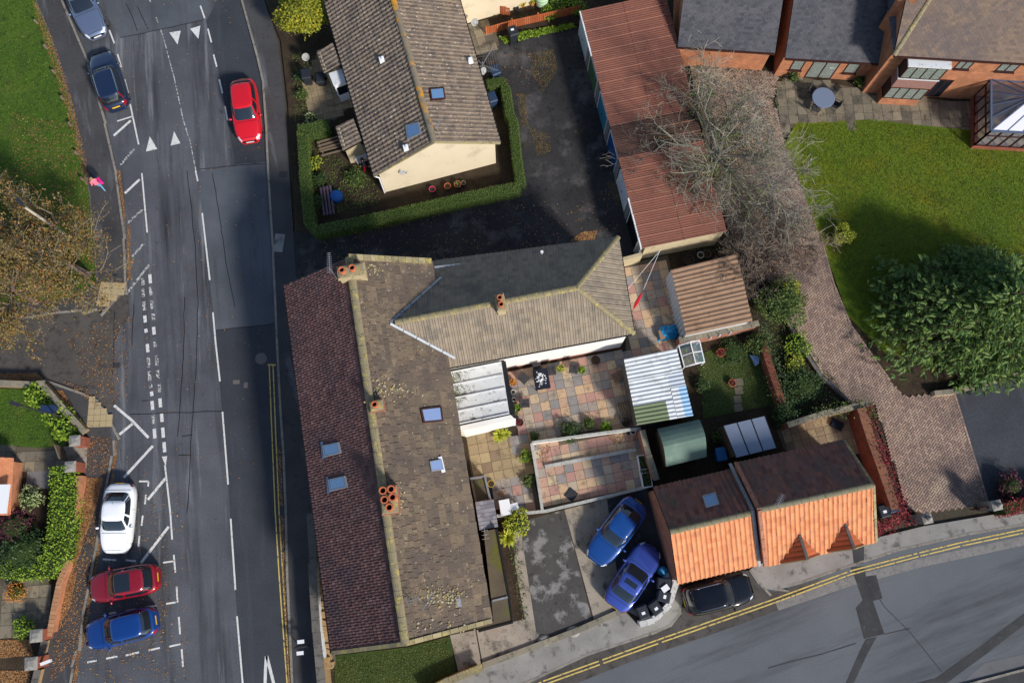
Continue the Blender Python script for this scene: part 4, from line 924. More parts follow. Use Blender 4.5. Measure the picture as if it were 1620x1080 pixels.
mb = MB(); mb.prism(inset(bp, .12), .8, .86); mb.build('lid', m_flatroof, bk)
mb = MB(); wall_line(mb, [bp[0], bp[1], bp[2]], .12, .8, .98); mb.build('coping', m_lead, bk)
fl = thing('flat_lean_to', 'long narrow flat-roofed lean-to with mossy felt beside stone slates', 'lean-to', tuple(G(785, 920)))
fq = PX([(765, 840), (786, 836), (806, 945), (811, 984), (757, 998), (754, 992), (781, 982)], 2.4); mb = MB(); mb.prism(inset(fq, .05), 0, 2.3); mb.build('wall', m_brick_old, fl)
mb = MB(); mb.prism(fq, 2.3, 2.42); mb.build('roof', m_flatroof, fl)
mb = MB(); wall_line(mb, fq[1:5], .1, 2.25, 2.5); mb.build('edge_trim', m_gutter, fl)
mb = MB(); a, b = PX([(779, 950), (803, 944)], 2.5); mb.beam((*a, 2.46), (*b, 2.46), .1, .07); mb.build('joint_strip', m_lead, fl)
aerial(769, 846, 2.4, .9, rad(100), 1.4, 'bare metal aerial mast on the mossy flat lean-to', 5)
aerial(533, 441, 7.6, 1.1, rad(95), 1.9, 'comb-shaped aerial on the end chimney of the stone house', 11, .16)
aerial(676, 955, 6.9, .9, rad(60), 1.0, 'white pole aerial lying over the lichen patch of slates', 4)
aerial(652, 948, 7.4, .6, rad(20), 0.9, 'star-shaped aerial near the lichen-covered slates', 5)
# ---------------------------------------------------------------- cream bungalow
BE, BR = 2.9, 5.2
bl, br = G(592, 278, BE), G(791, 226, BE); tl, tr = G(514, 4, BE), G(716, -36, BE)
ra, rb = (bl + br) / 2, (tl + tr) / 2; ra.z = rb.z = BR
bun = thing('cream_bungalow', 'cream rendered bungalow with lichen-streaked ridge and roof windows', 'house', ((bl.x + tr.x) / 2, (bl.y + tr.y) / 2, 0))
fb = inset([(p.x, p.y) for p in (tl, bl, br, tr)], [0.3, 0.06, 0.3, 0.06])
mb = MB(); gable_prism(mb, fb[0], fb[1], fb[2], fb[3], BE - .02, BR - .16); bwall = mb.build('wall', m_render_cream, bun)
BW = Slope([bl, tl, rb, ra]); BEs = Slope([tr, br, ra, rb])
broofs = []
for sl in (BW, BEs):
    mb = MB(); deck(mb, sl, .12); ro = mb.build('roof', m_deck, bun); broofs.append(ro)
    mb = MB(); tiles(mb, sl, 0.28, 0.32, 'roman', 0.055, False, jit=0.010, gap=0.01); mb.build('roof_tiles', m_tile_cream, ro, kind='stuff')
caps('ridge_tile', ra, rb, bun, m_ridge_orange, 0.36, 0.45, 0.12)
rooflight(broofs[0], BW, [(643, 199), (664, 194), (668, 212), (646, 222)], m_skyglass, m_lead)
rooflight(broofs[1], BEs, [(678, 142), (701, 140), (704, 158), (681, 160)], m_skyglass, m_frame_br)
for sl, x, y, ro in ((BW, 606, 96, broofs[0]), (BW, 644, 235, broofs[0]), (BEs, 743, 98, broofs[1])):
    p = sl.pix(x, y); mb = MB(); mb.box(tuple(p + sl.N * .12), (.3, .35, .22), .25); mb.tube([p, p + Vector((0, 0, .4))], .07, 8); mb.build('roof_vent', m_pvc, ro)
mb = MB()
for a, b in ((ra, bl), (ra, br)): mb.beam(a + Vector((0, -.02, -.02)), b + Vector((0, -.02, -.02)), .1, .12)
mb.build('verge', m_ridge, bun)
mb = MB(); mb.beam(tl + Vector((-.05, 0, -.06)), bl + Vector((-.05, 0, -.06)), .12, .1); mb.beam(tr + Vector((.05, 0, -.06)), br + Vector((.05, 0, -.06)), .12, .1)
mb.build('gutter', m_gutter, bun)
mb = MB(); c = fb[1]; mb.tube([(bl.x, bl.y, BE - .1), (c[0] - .05, c[1] - .05, BE - .5), (c[0] - .05, c[1] - .05, .1)], .045, 8); mb.build('downpipe', m_pvc, bun)
dish(638, 268, 2.5, (.6, -.8, .35), 'grey satellite dish on the cream gable wall of the bungalow', .34)
aerial(693, 210, 5.0, .8, rad(60), .9, 'thin aerial beside the orange-lichened ridge of the bungalow', 6)
# porches on the garden side
def porch(q_roof, z0, zroof, lab, tile=True, lp=None):
    t = thing('porch', lab, 'porch', tuple(G(*q_roof[0])))
    fp = PX(q_roof, zroof); mb = MB(); mb.prism(inset(fp, .12), 0, zroof - .15); mb.build('wall', m_render_pale, t)
    P4 = [Vector((*fp[0], zroof - .25)), Vector((*fp[3], zroof - .25)), Vector((*fp[2], zroof + .25)), Vector((*fp[1], zroof + .25))]
    sl = Slope(P4); mb = MB(); deck(mb, sl); ro = mb.build('roof', m_deck, t)
    mb = MB(); tiles(mb, sl, .28, .34, 'roman', .03, False); mb.build('roof_tiles', m_tile_cream, ro, kind='stuff'); return t
porch([(500, 78), (528, 72), (541, 106), (512, 113)], 0, 2.5, 'mossy tiled porch beside the upper white box on the bungalow')
porch([(530, 198), (560, 190), (574, 226), (542, 236)], 0, 2.5, 'mossy tiled porch beside the lower white box on the bungalow')
def whitebox(q, z, lab):
    t = thing('bay_window', lab, 'bay window', tuple(G(*q[0]))); fp = PX(q, z); mb = MB(); mb.prism(fp, z - .08, z); mb.build('roof', m_white_flash, t)
    mb = MB(); mb.prism(inset(fp, .06), .1, z - .08); mb.build('wall', m_pvc, t)
    f = inset(fp, .05); window(t, f[0], f[3], .9, 1.95, m_pvc, m_glass, 3, .02, False); window(t, f[3], f[2], .9, 1.95, m_pvc, m_glass, 1, .02, False)
whitebox([(520, 116), (543, 108), (549, 128), (528, 136)], 2.3, 'white flat-topped bay by the upper porch of the bungalow')
tb_ = thing('storage_box', 'low white garden storage box beside the person in the garden', 'storage box', tuple(G(566, 242))); q_ = PX([(554, 234), (574, 228), (582, 246), (562, 254)], .8); mb = MB(); mb.prism(inset(q_, .04), .09, .72); mb.build('body', m_pvc, tb_); mb = MB(); mb.prism(q_, .72, .8); mb.build('lid', m_white_flash, tb_)
# ---------------------------------------------------------------- house at the top edge, only its rear wall shows
nh = thing('cream_house', 'cream rendered house wall beyond the orange fence', 'house', tuple(G(800, 0)))
q = PX([(727, 42), (852, 6), (830, -80), (706, -44)]); mb = MB(); mb.prism(q, 0, 4.6); mb.build('wall', m_render_cream, nh)
hq = [Vector((*p, 4.6)) for p in q]; r0, r1 = (hq[0] + hq[3]) / 2 + Vector((0, 0, 2)), (hq[1] + hq[2]) / 2 + Vector((0, 0, 2))
for sl in (Slope([hq[0] - Vector((0, .25, .2)), hq[1] - Vector((0, .25, .2)), r1, r0]), Slope([hq[2] + Vector((0, .25, -.2)), hq[3] + Vector((0, .25, -.2)), r0, r1])):
    mb = MB(); deck(mb, sl); ro = mb.build('roof', m_deck, nh); mb = MB(); tiles(mb, sl, .3, .34, 'roman', .03, False); mb.build('roof_tiles', m_tile_cream, ro, kind='stuff')
# ---------------------------------------------------------------- row of lock-up garages
def corrug(mb, A, B, C, D, wave=0.15, amp=0.022, seg=6, ext=0.0):
    """corrugated sheet on quad A,B,C,D; ridges run A->B, waves step A->D"""
    A, B, C, D = map(Vector, (A, B, C, D)); L = (D - A).length; n = max(4, int(L / wave * seg)); nr = (B - A).cross(D - A).normalized()
    if nr.z < 0: nr = -nr
    r0, r1 = [], []
    for i in range(n + 1):
        t = i / n; h = nr * (amp * math.sin(2 * math.pi * t * L / wave)); r0.append(A.lerp(D, t) + h); r1.append(B.lerp(C, t) + h)
    mb.grid([r0, r1])
gl = [(918, 18), (1015, 393)]; gr = [(1051, -7), (1148, 368)]; GZ = 2.35
gar = thing('garage_row', 'row of lock-up garages with rust-red corrugated roof and coloured doors', 'garage', tuple(G(1010, 250)))
A, B, C, D = [G(x, y, GZ) for x, y in (gl[0], gr[0], gr[1], gl[1])]
for p in (B, C): p.z += .22
fp = inset([(p.x, p.y) for p in (A, D, C, B)], [.28, .06, .1, .06]); mb = MB(); mb.prism(fp, 0, [GZ - .1, GZ - .1, GZ + .1, GZ + .1]); mb.build('wall', m_render_pale, gar)
NB = 6.35
for i in range(22):
    for half in (0, 1):
        t0, t1 = i / 22, (i + 1.06) / 22; s0, s1 = (0, .54) if half == 0 else (.5, 1)
        e = lambda s_, t_: A.lerp(B, s_).lerp(D.lerp(C, s_), min(t_, 1.0)) + Vector((0, 0, .03 + .02 * half - .012 * (i % 2)))
        mb = MB(); corrug(mb, e(s0, t0), e(s1, t0), e(s1, t1), e(s0, t1), .152, .012, 6)
        dark = 11 <= i <= 13
        mb.build('roof_sheet', m_corr_red2 if dark else m_corr_red, gar, smooth=True)
        if not dark or half == 1:
            mb = MB(); mb.beam(e(s0, t1) + Vector((0, 0, .03)), e(s1, t1) + Vector((0, 0, .03)), .025, .02); mb.build('lap_joint', mat('pale_lap', [S(178, 128, 108)], rough=.8), gar)
doorcols = [(164, 196, 210), (66, 104, 74), (54, 122, 150), (30, 74, 128), (202, 212, 224), (14, 16, 20)]
a2, d2 = Vector((*fp[0], 0)), Vector((*fp[1], 0)); dr = (d2 - a2).normalized(); nr = Vector((dr.y, -dr.x, 0))
if nr.x > 0: nr = -nr
mbp = MB()
for i in range(6):
    t0, t1 = i / 6 + .012, (i + 1) / 6 - .035
    p0, p1 = a2.lerp(d2, t0) + nr * .25, a2.lerp(d2, t1) + nr * .25
    mdr = mat('garage_door_%d' % i, [S(*doorcols[i])], rough=.5, fine=.08)
    mb = MB(); mb.beam(p0 + Vector((0, 0, 1.1)), p1 + Vector((0, 0, 1.1)), .04, 2.05)
    for k in range(1, 8): mb.beam(p0.lerp(p1, k / 8) + nr * .022 + Vector((0, 0, .15)), p0.lerp(p1, k / 8) + nr * .022 + Vector((0, 0, 2.05)), .03, .012, nr)
    dd = mb.build('garage_door', mdr, gar)
    mb = MB(); mb.beam(p0 + nr * .01, p0 + nr * .01 + Vector((0, 0, 2.16)), .06, .08, nr); mb.beam(p1 + nr * .01, p1 + nr * .01 + Vector((0, 0, 2.16)), .06, .08, nr); mb.beam(p0 + Vector((0, 0, 2.16)) + nr * .01, p1 + Vector((0, 0, 2.16)) + nr * .01, .07, .07); mb.build('door_frame', m_pvc, dd)
    mb = MB(); c = p0.lerp(p1, .5) + nr * .05 + Vector((0, 0, 1.0)); mb.beam(c - dr * .07, c + dr * .07, .03, .03); mb.build('handle', m_iron, dd)
    q = a2.lerp(d2, (i + 1) / 6 - .012) + nr * .26; mb = MB(); mb.beam(q, q + Vector((0, 0, 2.2)), .42, .1, nr); mb.build('pier', m_grey_fascia, gar)
mb = MB(); mb.beam(A + Vector((-.02, 0, -.05)), A.lerp(D, .2) + Vector((-.02, 0, -.05)), .08, .16); mb.beam(A.lerp(D, .8) + Vector((-.02, 0, -.05)), D + Vector((-.02, 0, -.05)), .08, .16); mb.build('fascia', m_pvc, gar)
mb = MB(); wall_line(mb, PX([(980, 422), (1010, 414)], 0), .2, 0, 1.5); ob = mb.build('garden_wall', m_render_pale, label='short pale block wall closing the lane between garages and wing', cat='wall')
# ---------------------------------------------------------------- sheds in the yards
def shed(name, lab, q, z, wallm, roofer, cat='shed', ov=.1, zs=None):
    t = thing(name, lab, cat, tuple(G((q[0][0] + q[2][0]) / 2, (q[0][1] + q[2][1]) / 2)))
    fp = PX(q, z); mb = MB(); zz = zs or [z - .06] * 4; mb.prism(inset(fp, ov), 0, [v - .03 for v in zz]); mb.build('wall', wallm, t)
    roofer(t, [Vector((*p, v + .02)) for p, v in zip(fp, zz)]); return t
def r_brown(t, P):
    for i in range(5):
        a, b = i / 5, (i + 1.03) / 5; f = lambda s_, t_: P[0].lerp(P[1], s_).lerp(P[3].lerp(P[2], s_), min(1, t_))
        mb = MB(); corrug(mb, f(0, a), f(1, a), f(1, b), f(0, b), .3, .03, 8); mb.build('roof_sheet', m_corr_brown, t, smooth=True)
brs = shed('corrugated_shed', 'brown corrugated-roof shed beside the coloured slab yard', [(1062, 426), (1165, 402), (1190, 508), (1086, 530)], 2.3, m_corr_white, r_brown, zs=[2.2, 2.35, 2.35, 2.2])
mb = MB(); fp = PX([(1062, 426), (1086, 530)], 2.2); corrug(mb, (*fp[0], 0.05), (*fp[0], 2.15), (*fp[1], 2.15), (*fp[1], 0.05), .3, .04, 8); mb.build('wall_sheet', m_corr_grey, brs, smooth=True)
def r_white(t, P):
    f = lambda s_, t_: P[0].lerp(P[1], s_).lerp(P[3].lerp(P[2], s_), t_)
    for s0, s1, t0, t1, m in ((0, .8, 0, .34, m_corr_white), (.8, 1, 0, .34, m_corr_white), (0, .72, .34, .72, m_corr_white), (.72, 1, .34, .55, m_corr_grey), (.72, .86, .55, 1, m_corr_white), (.86, 1, .55, 1, m_corr_blue), (0, .58, .72, 1, m_corr_green), (.58, .72, .72, 1, m_corr_white)):
        mb = MB(); o = Vector((0, 0, R.uniform(0, .012))); corrug(mb, f(s0, t0) + o, f(s1, t0) + o, f(s1, t1) + o, f(s0, t1) + o, .24, .03, 8); mb.build('roof_sheet', m, t, smooth=True)
shed('white_roof_shed', 'shed with white corrugated sheets patched in green and blue', [(987, 568), (1071, 551), (1097, 657), (1008, 672)], 2.4, m_wallcap, r_white)
def r_felt(t, P):
    n = 8; rows = [[], []]
    for i in range(n + 1):
        u = i / n; h = Vector((0, 0, .62 * (1 - (abs(2 * u - 1)) ** 1.6))); rows[0].append(P[0].lerp(P[3], u) + h); rows[1].append(P[1].lerp(P[2], u) + h)
    mb = MB(); mb.grid(rows); lo = [[p - Vector((0, 0, .08)) for p in r] for r in rows]; mb.grid([r for r in lo][::-1])
    for r, l in zip(rows, lo): mb.quad(r + l[::-1])
    mb.build('roof', m_felt_green, t)
    mb = MB(); g = [P[0].lerp(P[1], .04).lerp(P[3].lerp(P[2], .04), u) for u in (0, .5, 1)]
    mb.quad([g[0] - Vector((0, 0, .1)), g[2] - Vector((0, 0, .1)), g[1] + Vector((0, 0, .5))]); mb.build('gable', m_shedwood, t)
shed('green_felt_shed', 'timber shed with curved green felt roof', [(1040, 678), (1107, 663), (1118, 722), (1054, 738)], 2.0, m_shedwood, r_felt)
def r_poly(t, P):
    f = lambda s_, t_: P[0].lerp(P[1], s_).lerp(P[3].lerp(P[2], s_), t_)
    for i in range(3):
        a, b = i / 3 + .015, (i + 1) / 3 - .015; mb = MB(); q = [f(a, 0), f(b, 0), f(b, 1), f(a, 1)]; lo = [p - Vector((0, 0, .03)) for p in q]; mb.grid([lo, q], 0, True); mb.quad(q); mb.build('roof_panel', m_poly_grey, t)
    for i in range(4):
        a = min(max(i / 3, .008), .992); mb = MB(); mb.beam(f(a, -.01) - Vector((0, 0, .02)), f(a, 1.01) - Vector((0, 0, .02)), .06, .05); mb.build('rafter', m_gutter, t)
shed('lean_to_shelter', 'shelter with three grey roof panels behind the pantiled cottage', [(1145, 673), (1212, 657), (1228, 708), (1163, 724)], 2.3, m_shedwood, r_poly, 'shelter', zs=[2.1, 2.1, 2.4, 2.4])
# little glazed cold frame
cf = thing('small_greenhouse', 'small white-framed greenhouse beside the white corrugated shed', 'greenhouse', tuple(G(1094, 560)))
cq = PX([(1075, 545), (1108, 537), (1116, 571), (1084, 579)], 1.3); cb = inset(cq, .05)
E0 = [Vector((*p, 1.05)) for p in cq]; r0, r1 = (E0[0] + E0[1]) / 2 + Vector((0, 0, .35)), (E0[3] + E0[2]) / 2 + Vector((0, 0, .35))
m_gh = mat('greenhouse_glass', [S(120, 150, 160)], rough=.05, alpha=.35, spec=.8)
mb = MB()
for p in E0: mb.beam((p.x, p.y, 0), p, .06, .06)
for a, b in ((0, 1), (1, 2), (2, 3), (3, 0)): mb.beam(E0[a], E0[b], .06, .06)
mb.beam(r0, r1, .06, .06)
for a, b in ((E0[0], r0), (E0[1], r0), (E0[3], r1), (E0[2], r1), ((E0[0] + E0[3]) / 2, (r0 + r1) / 2), ((E0[1] + E0[2]) / 2, (r0 + r1) / 2)): mb.beam(a, b, .05, .05)
mb.build('frame', m_pvc, cf)
for a, b, c, d in ((E0[0], E0[3], r1, r0), (E0[2], E0[1], r0, r1)):
    for t0, t1 in ((.03, .47), (.53, .97)):
        mb = MB(); mb.quad([a.lerp(b, t0), a.lerp(b, t1), d.lerp(c, t1), d.lerp(c, t0)]); mb.build('pane', m_gh, cf)
mb = MB(); mb.prism(inset(cq, .12), 0, .5); mb.build('staging', m_wood, cf)
mb = MB()
for i in range(40): p = rand_in(inset(cq, .2), R); mb.leaf((*p, .6 + R.random() * .15), .15, R)
mb.build('seedlings', m_limebush, cf)
# ---------------------------------------------------------------- pantiled cottage: lower left part and taller right part
def pan_house(name, lab, q, ze, zr, ridge_px, wallm, mS, mN, cat='cottage'):
    """q: NW, SW, SE, NE eave corners in pixels at ze; ridge_px two points at zr"""
    NW, SW, SE2, NE = [G(x, y, ze) for x, y in q]; a = G(*ridge_px[0], zr); b = a + (SE2 - SW); NE = NW + (SE2 - SW)
    t = thing(name, lab, cat, ((NW.x + SE2.x) / 2, (NW.y + SE2.y) / 2, 0))
    f = [(p.x, p.y) for p in (NW, SW, SE2, NE)]; fi = inset(f, [.05, .15, .05, .15])
    k0 = (Vector((a.x - NW.x, a.y - NW.y)).length) / (Vector((SW.x - NW.x, SW.y - NW.y)).length)
    mb = MB(); gable_prism(mb, (fi[0][0], fi[0][1]), (fi[3][0], fi[3][1]), (fi[2][0], fi[2][1]), (fi[1][0], fi[1][1]), ze - .22, zr - .5, 0, (k0, k0)); wl = mb.build('wall', wallm, t)
    Ss = Slope([SW, SE2, b, a]); Sn = Slope([NE, NW, a, b]); out = []
    for sl, m, nm in ((Ss, mS, 'bright orange pantiled slope'), (Sn, mN, 'pantiled slope with its north shade put into the colour')):
        mb = MB(); deck(mb, sl); ro = mb.build('roof', m_deck, t, label=nm); out.append(ro)
        mb = MB(); tiles(mb, sl, .27, .32, 'pan', .05, False, jit=.011, gap=.004); mb.build('roof_tiles', m, ro, smooth=False, kind='stuff')
    caps('ridge_tile', a, b, t, mat('mossy_ridge', [S(132, 122, 100), S(116, 110, 88), S(144, 132, 112)], 'island', .9, layers=[(4, S(92, 96, 58), .52, .68)], fine=.2), .3, .45, .1)
    return t, Ss, Sn, out, (NW, SW, SE2, NE, a, b), fi
cA = pan_house('pantiled_cottage', 'low cottage part with orange and dark pantiles and one roof window', [(1033, 771), (1072, 923), (1199, 893), (1157, 735)], 2.6, 4.6, [(1060, 841), (1194, 810)], m_brick_old, m_pant, m_pant_shaded)
rooflight(cA[3][1], cA[2], [(1111, 786), (1132, 780), (1138, 799), (1117, 805)], m_skyglass, m_lead)
cB = pan_house('pantiled_cottage', 'taller cottage part with twin tiled gablets over the pavement', [(1166, 732), (1213, 895), (1385, 857), (1345, 689)], 3.0, 5.2, [(1203, 806), (1386, 768)], m_brick_old, m_pant, m_pant_shaded)
t, NW, SW, a = cB[0], cB[4][0], cB[4][1], cB[4][4]
mb = MB()
for p, q in ((NW, a), (a, SW)):
    for k in range(6): mb.beam(p.lerp(q, k / 6) + Vector((-.1, 0, .1)), p.lerp(q, (k + .97) / 6) + Vector((-.1, 0, .1)), .2, .18)
mb.build('gable_coping', m_brick_old, t)
mb = MB()
for p, q in ((NW, a), (a, SW)): mb.beam(p + Vector((-.3, 0, -.38)), q + Vector((-.3, 0, -.38)), .18, .06)
mb.build('lead_flashing', m_lead, t)
b_ = cB[4][5]; mb = MB()
for p, q in ((cB[4][3], b_), (b_, cB[4][2])):
    for k in range(7): mb.beam(p.lerp(q, k / 7) + Vector((.02, 0, .05)), p.lerp(q, (k + .97) / 7) + Vector((.02, 0, .05)), .14, .1)
mb.build('verge', m_ridge, t)
# corbelled tile ends catching sun on the far gable
Ss = cB[1]
for lx, apex, rx in (((1235, 891), (1264, 846), (1296, 877)), ((1309, 873), (1336, 829), (1366, 862))):
    # gablet: small pitched roof standing out of the orange slope, its ridge level
    L_, A_, R_ = Ss.pix(*lx), Ss.pix(*apex), Ss.pix(*rx); mid = (L_ + R_) / 2
    dn = Vector((mid.x - A_.x, mid.y - A_.y, 0)); fr = Vector((A_.x, A_.y, A_.z)) + dn * 1.0; fr.z = A_.z + .03
    cols = MB(); d1 = Slope([L_ + Vector((0, 0, .0)), fr.lerp(fr, 0), A_]) 
    g = thing('gablet', 'tile-roofed gablet on the orange slope, %s' % ('next to the lead flashing' if lx[0] < 1300 else 'at the end gable of the cottage'), 'dormer', tuple(mid))
    for sl, mm in ((Slope([L_, A_, fr]), 0), (Slope([A_, R_, fr]), 0)):
        pass
    for e0, side in ((L_, 0), (R_, 1)):
        n = 5
        for k in range(n):
            f0, f1 = k / n, (k + 1) / n
            p = [e0.lerp(fr, f0), e0.lerp(fr, f1), A_.lerp(fr, 0) if False else (A_.lerp(fr, 0))]
            q0, q1 = e0.lerp(A_, f0), e0.lerp(A_, f1)
            s0, s1 = fr.lerp(A_, f0), fr.lerp(A_, f1)
            up = Vector((0, 0, .05)); mb = MB()
            quad = [q0 + up * 3.2, s0 + up * 4.0, s1 + up * .6, q1 + up * .4]
            lo = [v - Vector((0, 0, .12)) for v in quad]
            mb.grid([lo, quad], 0, True); mb.quad(quad); mb.build('tile_course', mat('gablet_tile', [S(206, 120, 76), S(190, 108, 68), S(214, 130, 86)], 'object', .85, fine=.12), g)
    mb = MB(); mb.beam(A_ + Vector((0, 0, .08)), fr + Vector((0, 0, .24)), .15, .1); mb.build('ridge', m_wallcap, g)
    mb = MB(); mb.beam(fr + Vector((0, 0, .2)), R_ + Vector((0, 0, .16)), .06, .06); mb.beam(fr + Vector((0, 0, .2)), L_ + Vector((0, 0, .16)), .06, .06); mb.beam(A_ + Vector((0, 0, .04)), R_ + Vector((0, 0, .06)), .06, .05); mb.build('trim', m_ridge, g)
    mb = MB(); mb.quad([L_ - Vector((0, 0, .3)), R_ - Vector((0, 0, .3)), R_, fr, L_]); mb.build('face', m_brick_old, g)
aerial(1224, 797, 4.9, .7, rad(60), .9, 'white aerial near the ridge of the taller pantiled cottage', 7)
# ---------------------------------------------------------------- big brick house at the top right
bh = thing('brick_house', 'large orange-brick house with grey and brown roofs, lawn and conservatory side', 'house', tuple(G(1400, 60)))
def brick_block(q_eave, ze, ridge, zr, mroof, base_in=.35, wallm=None):
    """q_eave: south eave left,right pixels at ze; depth to north in metres; lean roof up to ridge"""
    a, b = G(*q_eave[0], ze), G(*q_eave[1], ze); d = (b - a).normalized(); n = Vector((-d.y, d.x, 0)); n.z = 0; n.normalize()
    dep = ridge; c, e = b + n * dep * 2, a + n * dep * 2; r0, r1 = a + n * dep, b + n * dep; r0.z = r1.z = zr
    f = inset([(p.x, p.y) for p in (a, b, c, e)], [base_in, .1, base_in, .1])
    mb = MB(); gable_prism(mb, f[0], f[1], f[2], f[3], ze - .05, ze) if False else mb.prism(f, 0, ze - .05); mb.build('wall', wallm or m_brick, bh)
    mb = MB(); mb.quad([(f[0][0], f[0][1], ze - .05), (f[3][0], f[3][1], ze - .05), (r0.x + d.x * .1, r0.y + d.y * .1, zr - .1)]); mb.build('gable', wallm or m_brick, bh); mb = MB(); mb.quad([(f[1][0], f[1][1], ze - .05), (f[2][0], f[2][1], ze - .05), (r1.x - d.x * .1, r1.y - d.y * .1, zr - .1)]); mb.build('gable', wallm or m_brick, bh)
    for sl in (Slope([a, b, r1, r0]), Slope([c, e, r0, r1])):
        mb = MB(); deck(mb, sl); ro = mb.build('roof', m_deck, bh); mb = MB(); tiles(mb, sl, .27, .16, 'flat', .02, True, jit=.003, gap=.006); mb.build('roof_tiles', mroof, ro, kind='stuff')
    mb = MB(); mb.beam(a + Vector((0, -.05, -.06)), b + Vector((0, -.05, -.06)), .11, .1); mb.build('gutter', m_frame_br, bh)
    return f, (a, b, r0, r1)
fA, eA = brick_block([(1072, 74), (1226, 84)], 2.7, 5.5, 6.0, m_roofgrey)
fB, eB = brick_block([(1242, 92), (1398, 101)], 2.7, 5.5, 6.0, m_roofgrey)
fC, eC = brick_block([(1414, 88), (1720, 106)], 5.0, 5.0, 8.6, m_roofbrown)
# hip at the near end of the main block
aC = eC[0]; mb = MB()
caps('hip_tile', aC + Vector((0, 0, .02)), eC[2] + (eC[3] - eC[2]).normalized() * 2.6, bh, m_ridge, .28, .4, .1)
hipW = Slope([aC + (Vector(eC[2]) - aC) * 0 + Vector((0, 8.5, 0)), aC, eC[2] + (eC[3] - eC[2]).normalized() * 2.6]); mb = MB(); tiles(mb, hipW, .27, .16, 'flat', .02); mb.build('roof_tiles', m_roofgrey, bh, kind='stuff')
mb = MB(); p = G(1427, 26, 5.6); mb.box((p.x + .3, p.y + 1.2, 4.4), (.9, 2.2, 6.0), rad(-28)); mb.build('chimney', m_brick, bh)
mb = MB(); mb.box((p.x + .3, p.y + 1.2, 7.46), (1.05, 2.35, .12), rad(-28)); mb.build('chimney_cap', m_white_flash, bh)
s0, s1 = fB[0], fB[1]
window(bh, on(s0, s1, .12), on(s0, s1, .25), .9, 2.1, m_frame_br, m_curtain, 1); window(bh, on(s0, s1, .33), on(s0, s1, .62), .1, 2.15, m_frame_br, m_curtain, 2, sill=False); window(bh, on(s0, s1, .70), on(s0, s1, .84), .9, 2.1, m_frame_br, m_curtain, 1)
s0, s1 = fC[0], fC[1]
window(bh, on(s0, s1, .375), on(s0, s1, .455), 3.5, 4.6, m_frame_br, m_curtain, 2); window(bh, on(s0, s1, .60), on(s0, s1, .70), 3.5, 4.6, m_frame_br, m_curtain, 2); window(bh, on(s0, s1, .36), on(s0, s1, .44), .15, 2.2, m_frame_br, m_glass, 2, sill=False)
# two-storey bay with four lights on each floor
b0, b1 = on(s0, s1, .085), on(s0, s1, .30); d = Vector((b1[0] - b0[0], b1[1] - b0[1])).normalized(); nn = Vector((d.y, -d.x))
by = [b0, (b0[0] + nn.x * .75, b0[1] + nn.y * .75), (b1[0] + nn.x * .75, b1[1] + nn.y * .75), b1]
mb = MB(); mb.prism(by, 0, 4.62); bay = mb.build('bay', m_brick, bh)
mb = MB(); mb.prism(inset(by, -.08), 4.62, 4.75); mb.build('bay_roof', m_white_flash, bay)
mb = MB(); mb.prism(inset(by, -.02), 2.25, 3.2); mb.build('hung_tiles', mat('hung_tile', [S(150, 112, 104), S(136, 100, 94)], 6.0, .85, fine=.15), bay)
mb = MB(); mb.prism(inset(by, -.06), 3.2, 3.27); mb.build('bay_sill', m_white_flash, bay)
for z0, z1 in ((.9, 2.2), (3.3, 4.55)):
    window(bh, by[1], by[2], z0, z1, m_frame_br, m_curtain, 4, sill=False); window(bh, by[0], by[1], z0, z1, m_frame_br, m_glass, 1, sill=False)
# ---------------------------------------------------------------- conservatory
cs = thing('conservatory', 'brown-framed glass conservatory with hipped glazed roof at the brick house', 'conservatory', tuple(G(1590, 200)))
cz = 2.5; k = PX([(1569, 127), (1569, 205), (1720, 214), (1720, 140)], cz); low = PX([(1545, 128), (1545, 231), (1720, 241), (1720, 140)], 0.0)
k = PX([(1568, 126), (1568, 207), (1740, 217), (1740, 138)], cz)
mb = MB(); mb.prism(inset(k, -.02), 0, .55); mb.build('dwarf_wall', m_brick_red, cs); mb = MB(); mb.prism(inset(k, .2), .55, .6); mb.build('floor', m_slab_buff, cs)
m_cg = mat('conservatory_glass', [S(150, 160, 176)], rough=.04, alpha=.3, spec=.9); m_cp = mat('conservatory_roof_panel', [S(206, 206, 214)], rough=.15, spec=.7)
fr = MB()
for (a, b), n in (((k[0], k[1]), 5), ((k[1], k[2]), 9)):
    for i in range(n + 1):
        p = on(a, b, i / n); fr.beam((*p, .55), (*p, cz), .09, .09)
    for z in (.6, 1.9, cz - .03): fr.beam((*a, z), (*b, z), .09, .08)
    for i in range(n):
        p, q = on(a, b, (i + .06) / n), on(a, b, (i + .94) / n); mb = MB(); mb.quad([(*p, .66), (*q, .66), (*q, cz - .1), (*p, cz - .1)]); mb.build('pane', m_cg, cs)
fr.build('frame', m_frame_br, cs)
Kt = [Vector((*p, cz)) for p in k]; ap0 = (Kt[0] + Kt[1]) / 2 + Vector((2.0, 0, 1.0)); ap1 = (Kt[3] + Kt[2]) / 2 + Vector((0, 0, 1.0)); rf = MB()
def glazed(e0, e1, t0, t1, n, m):
    for i in range(n):
        q = [e0.lerp(e1, (i + .04) / n), e0.lerp(e1, (i + .96) / n), t0.lerp(t1, (i + .96) / n), t0.lerp(t1, (i + .04) / n)]; mb = MB(); mb.quad(q); mb.build('roof_pane', m, cs)
        rf.beam(e0.lerp(e1, i / n), t0.lerp(t1, i / n), .06, .06)
    rf.beam(e0.lerp(e1, 1), t0.lerp(t1, 1), .07, .07); rf.beam(e0, e1, .12, .1)
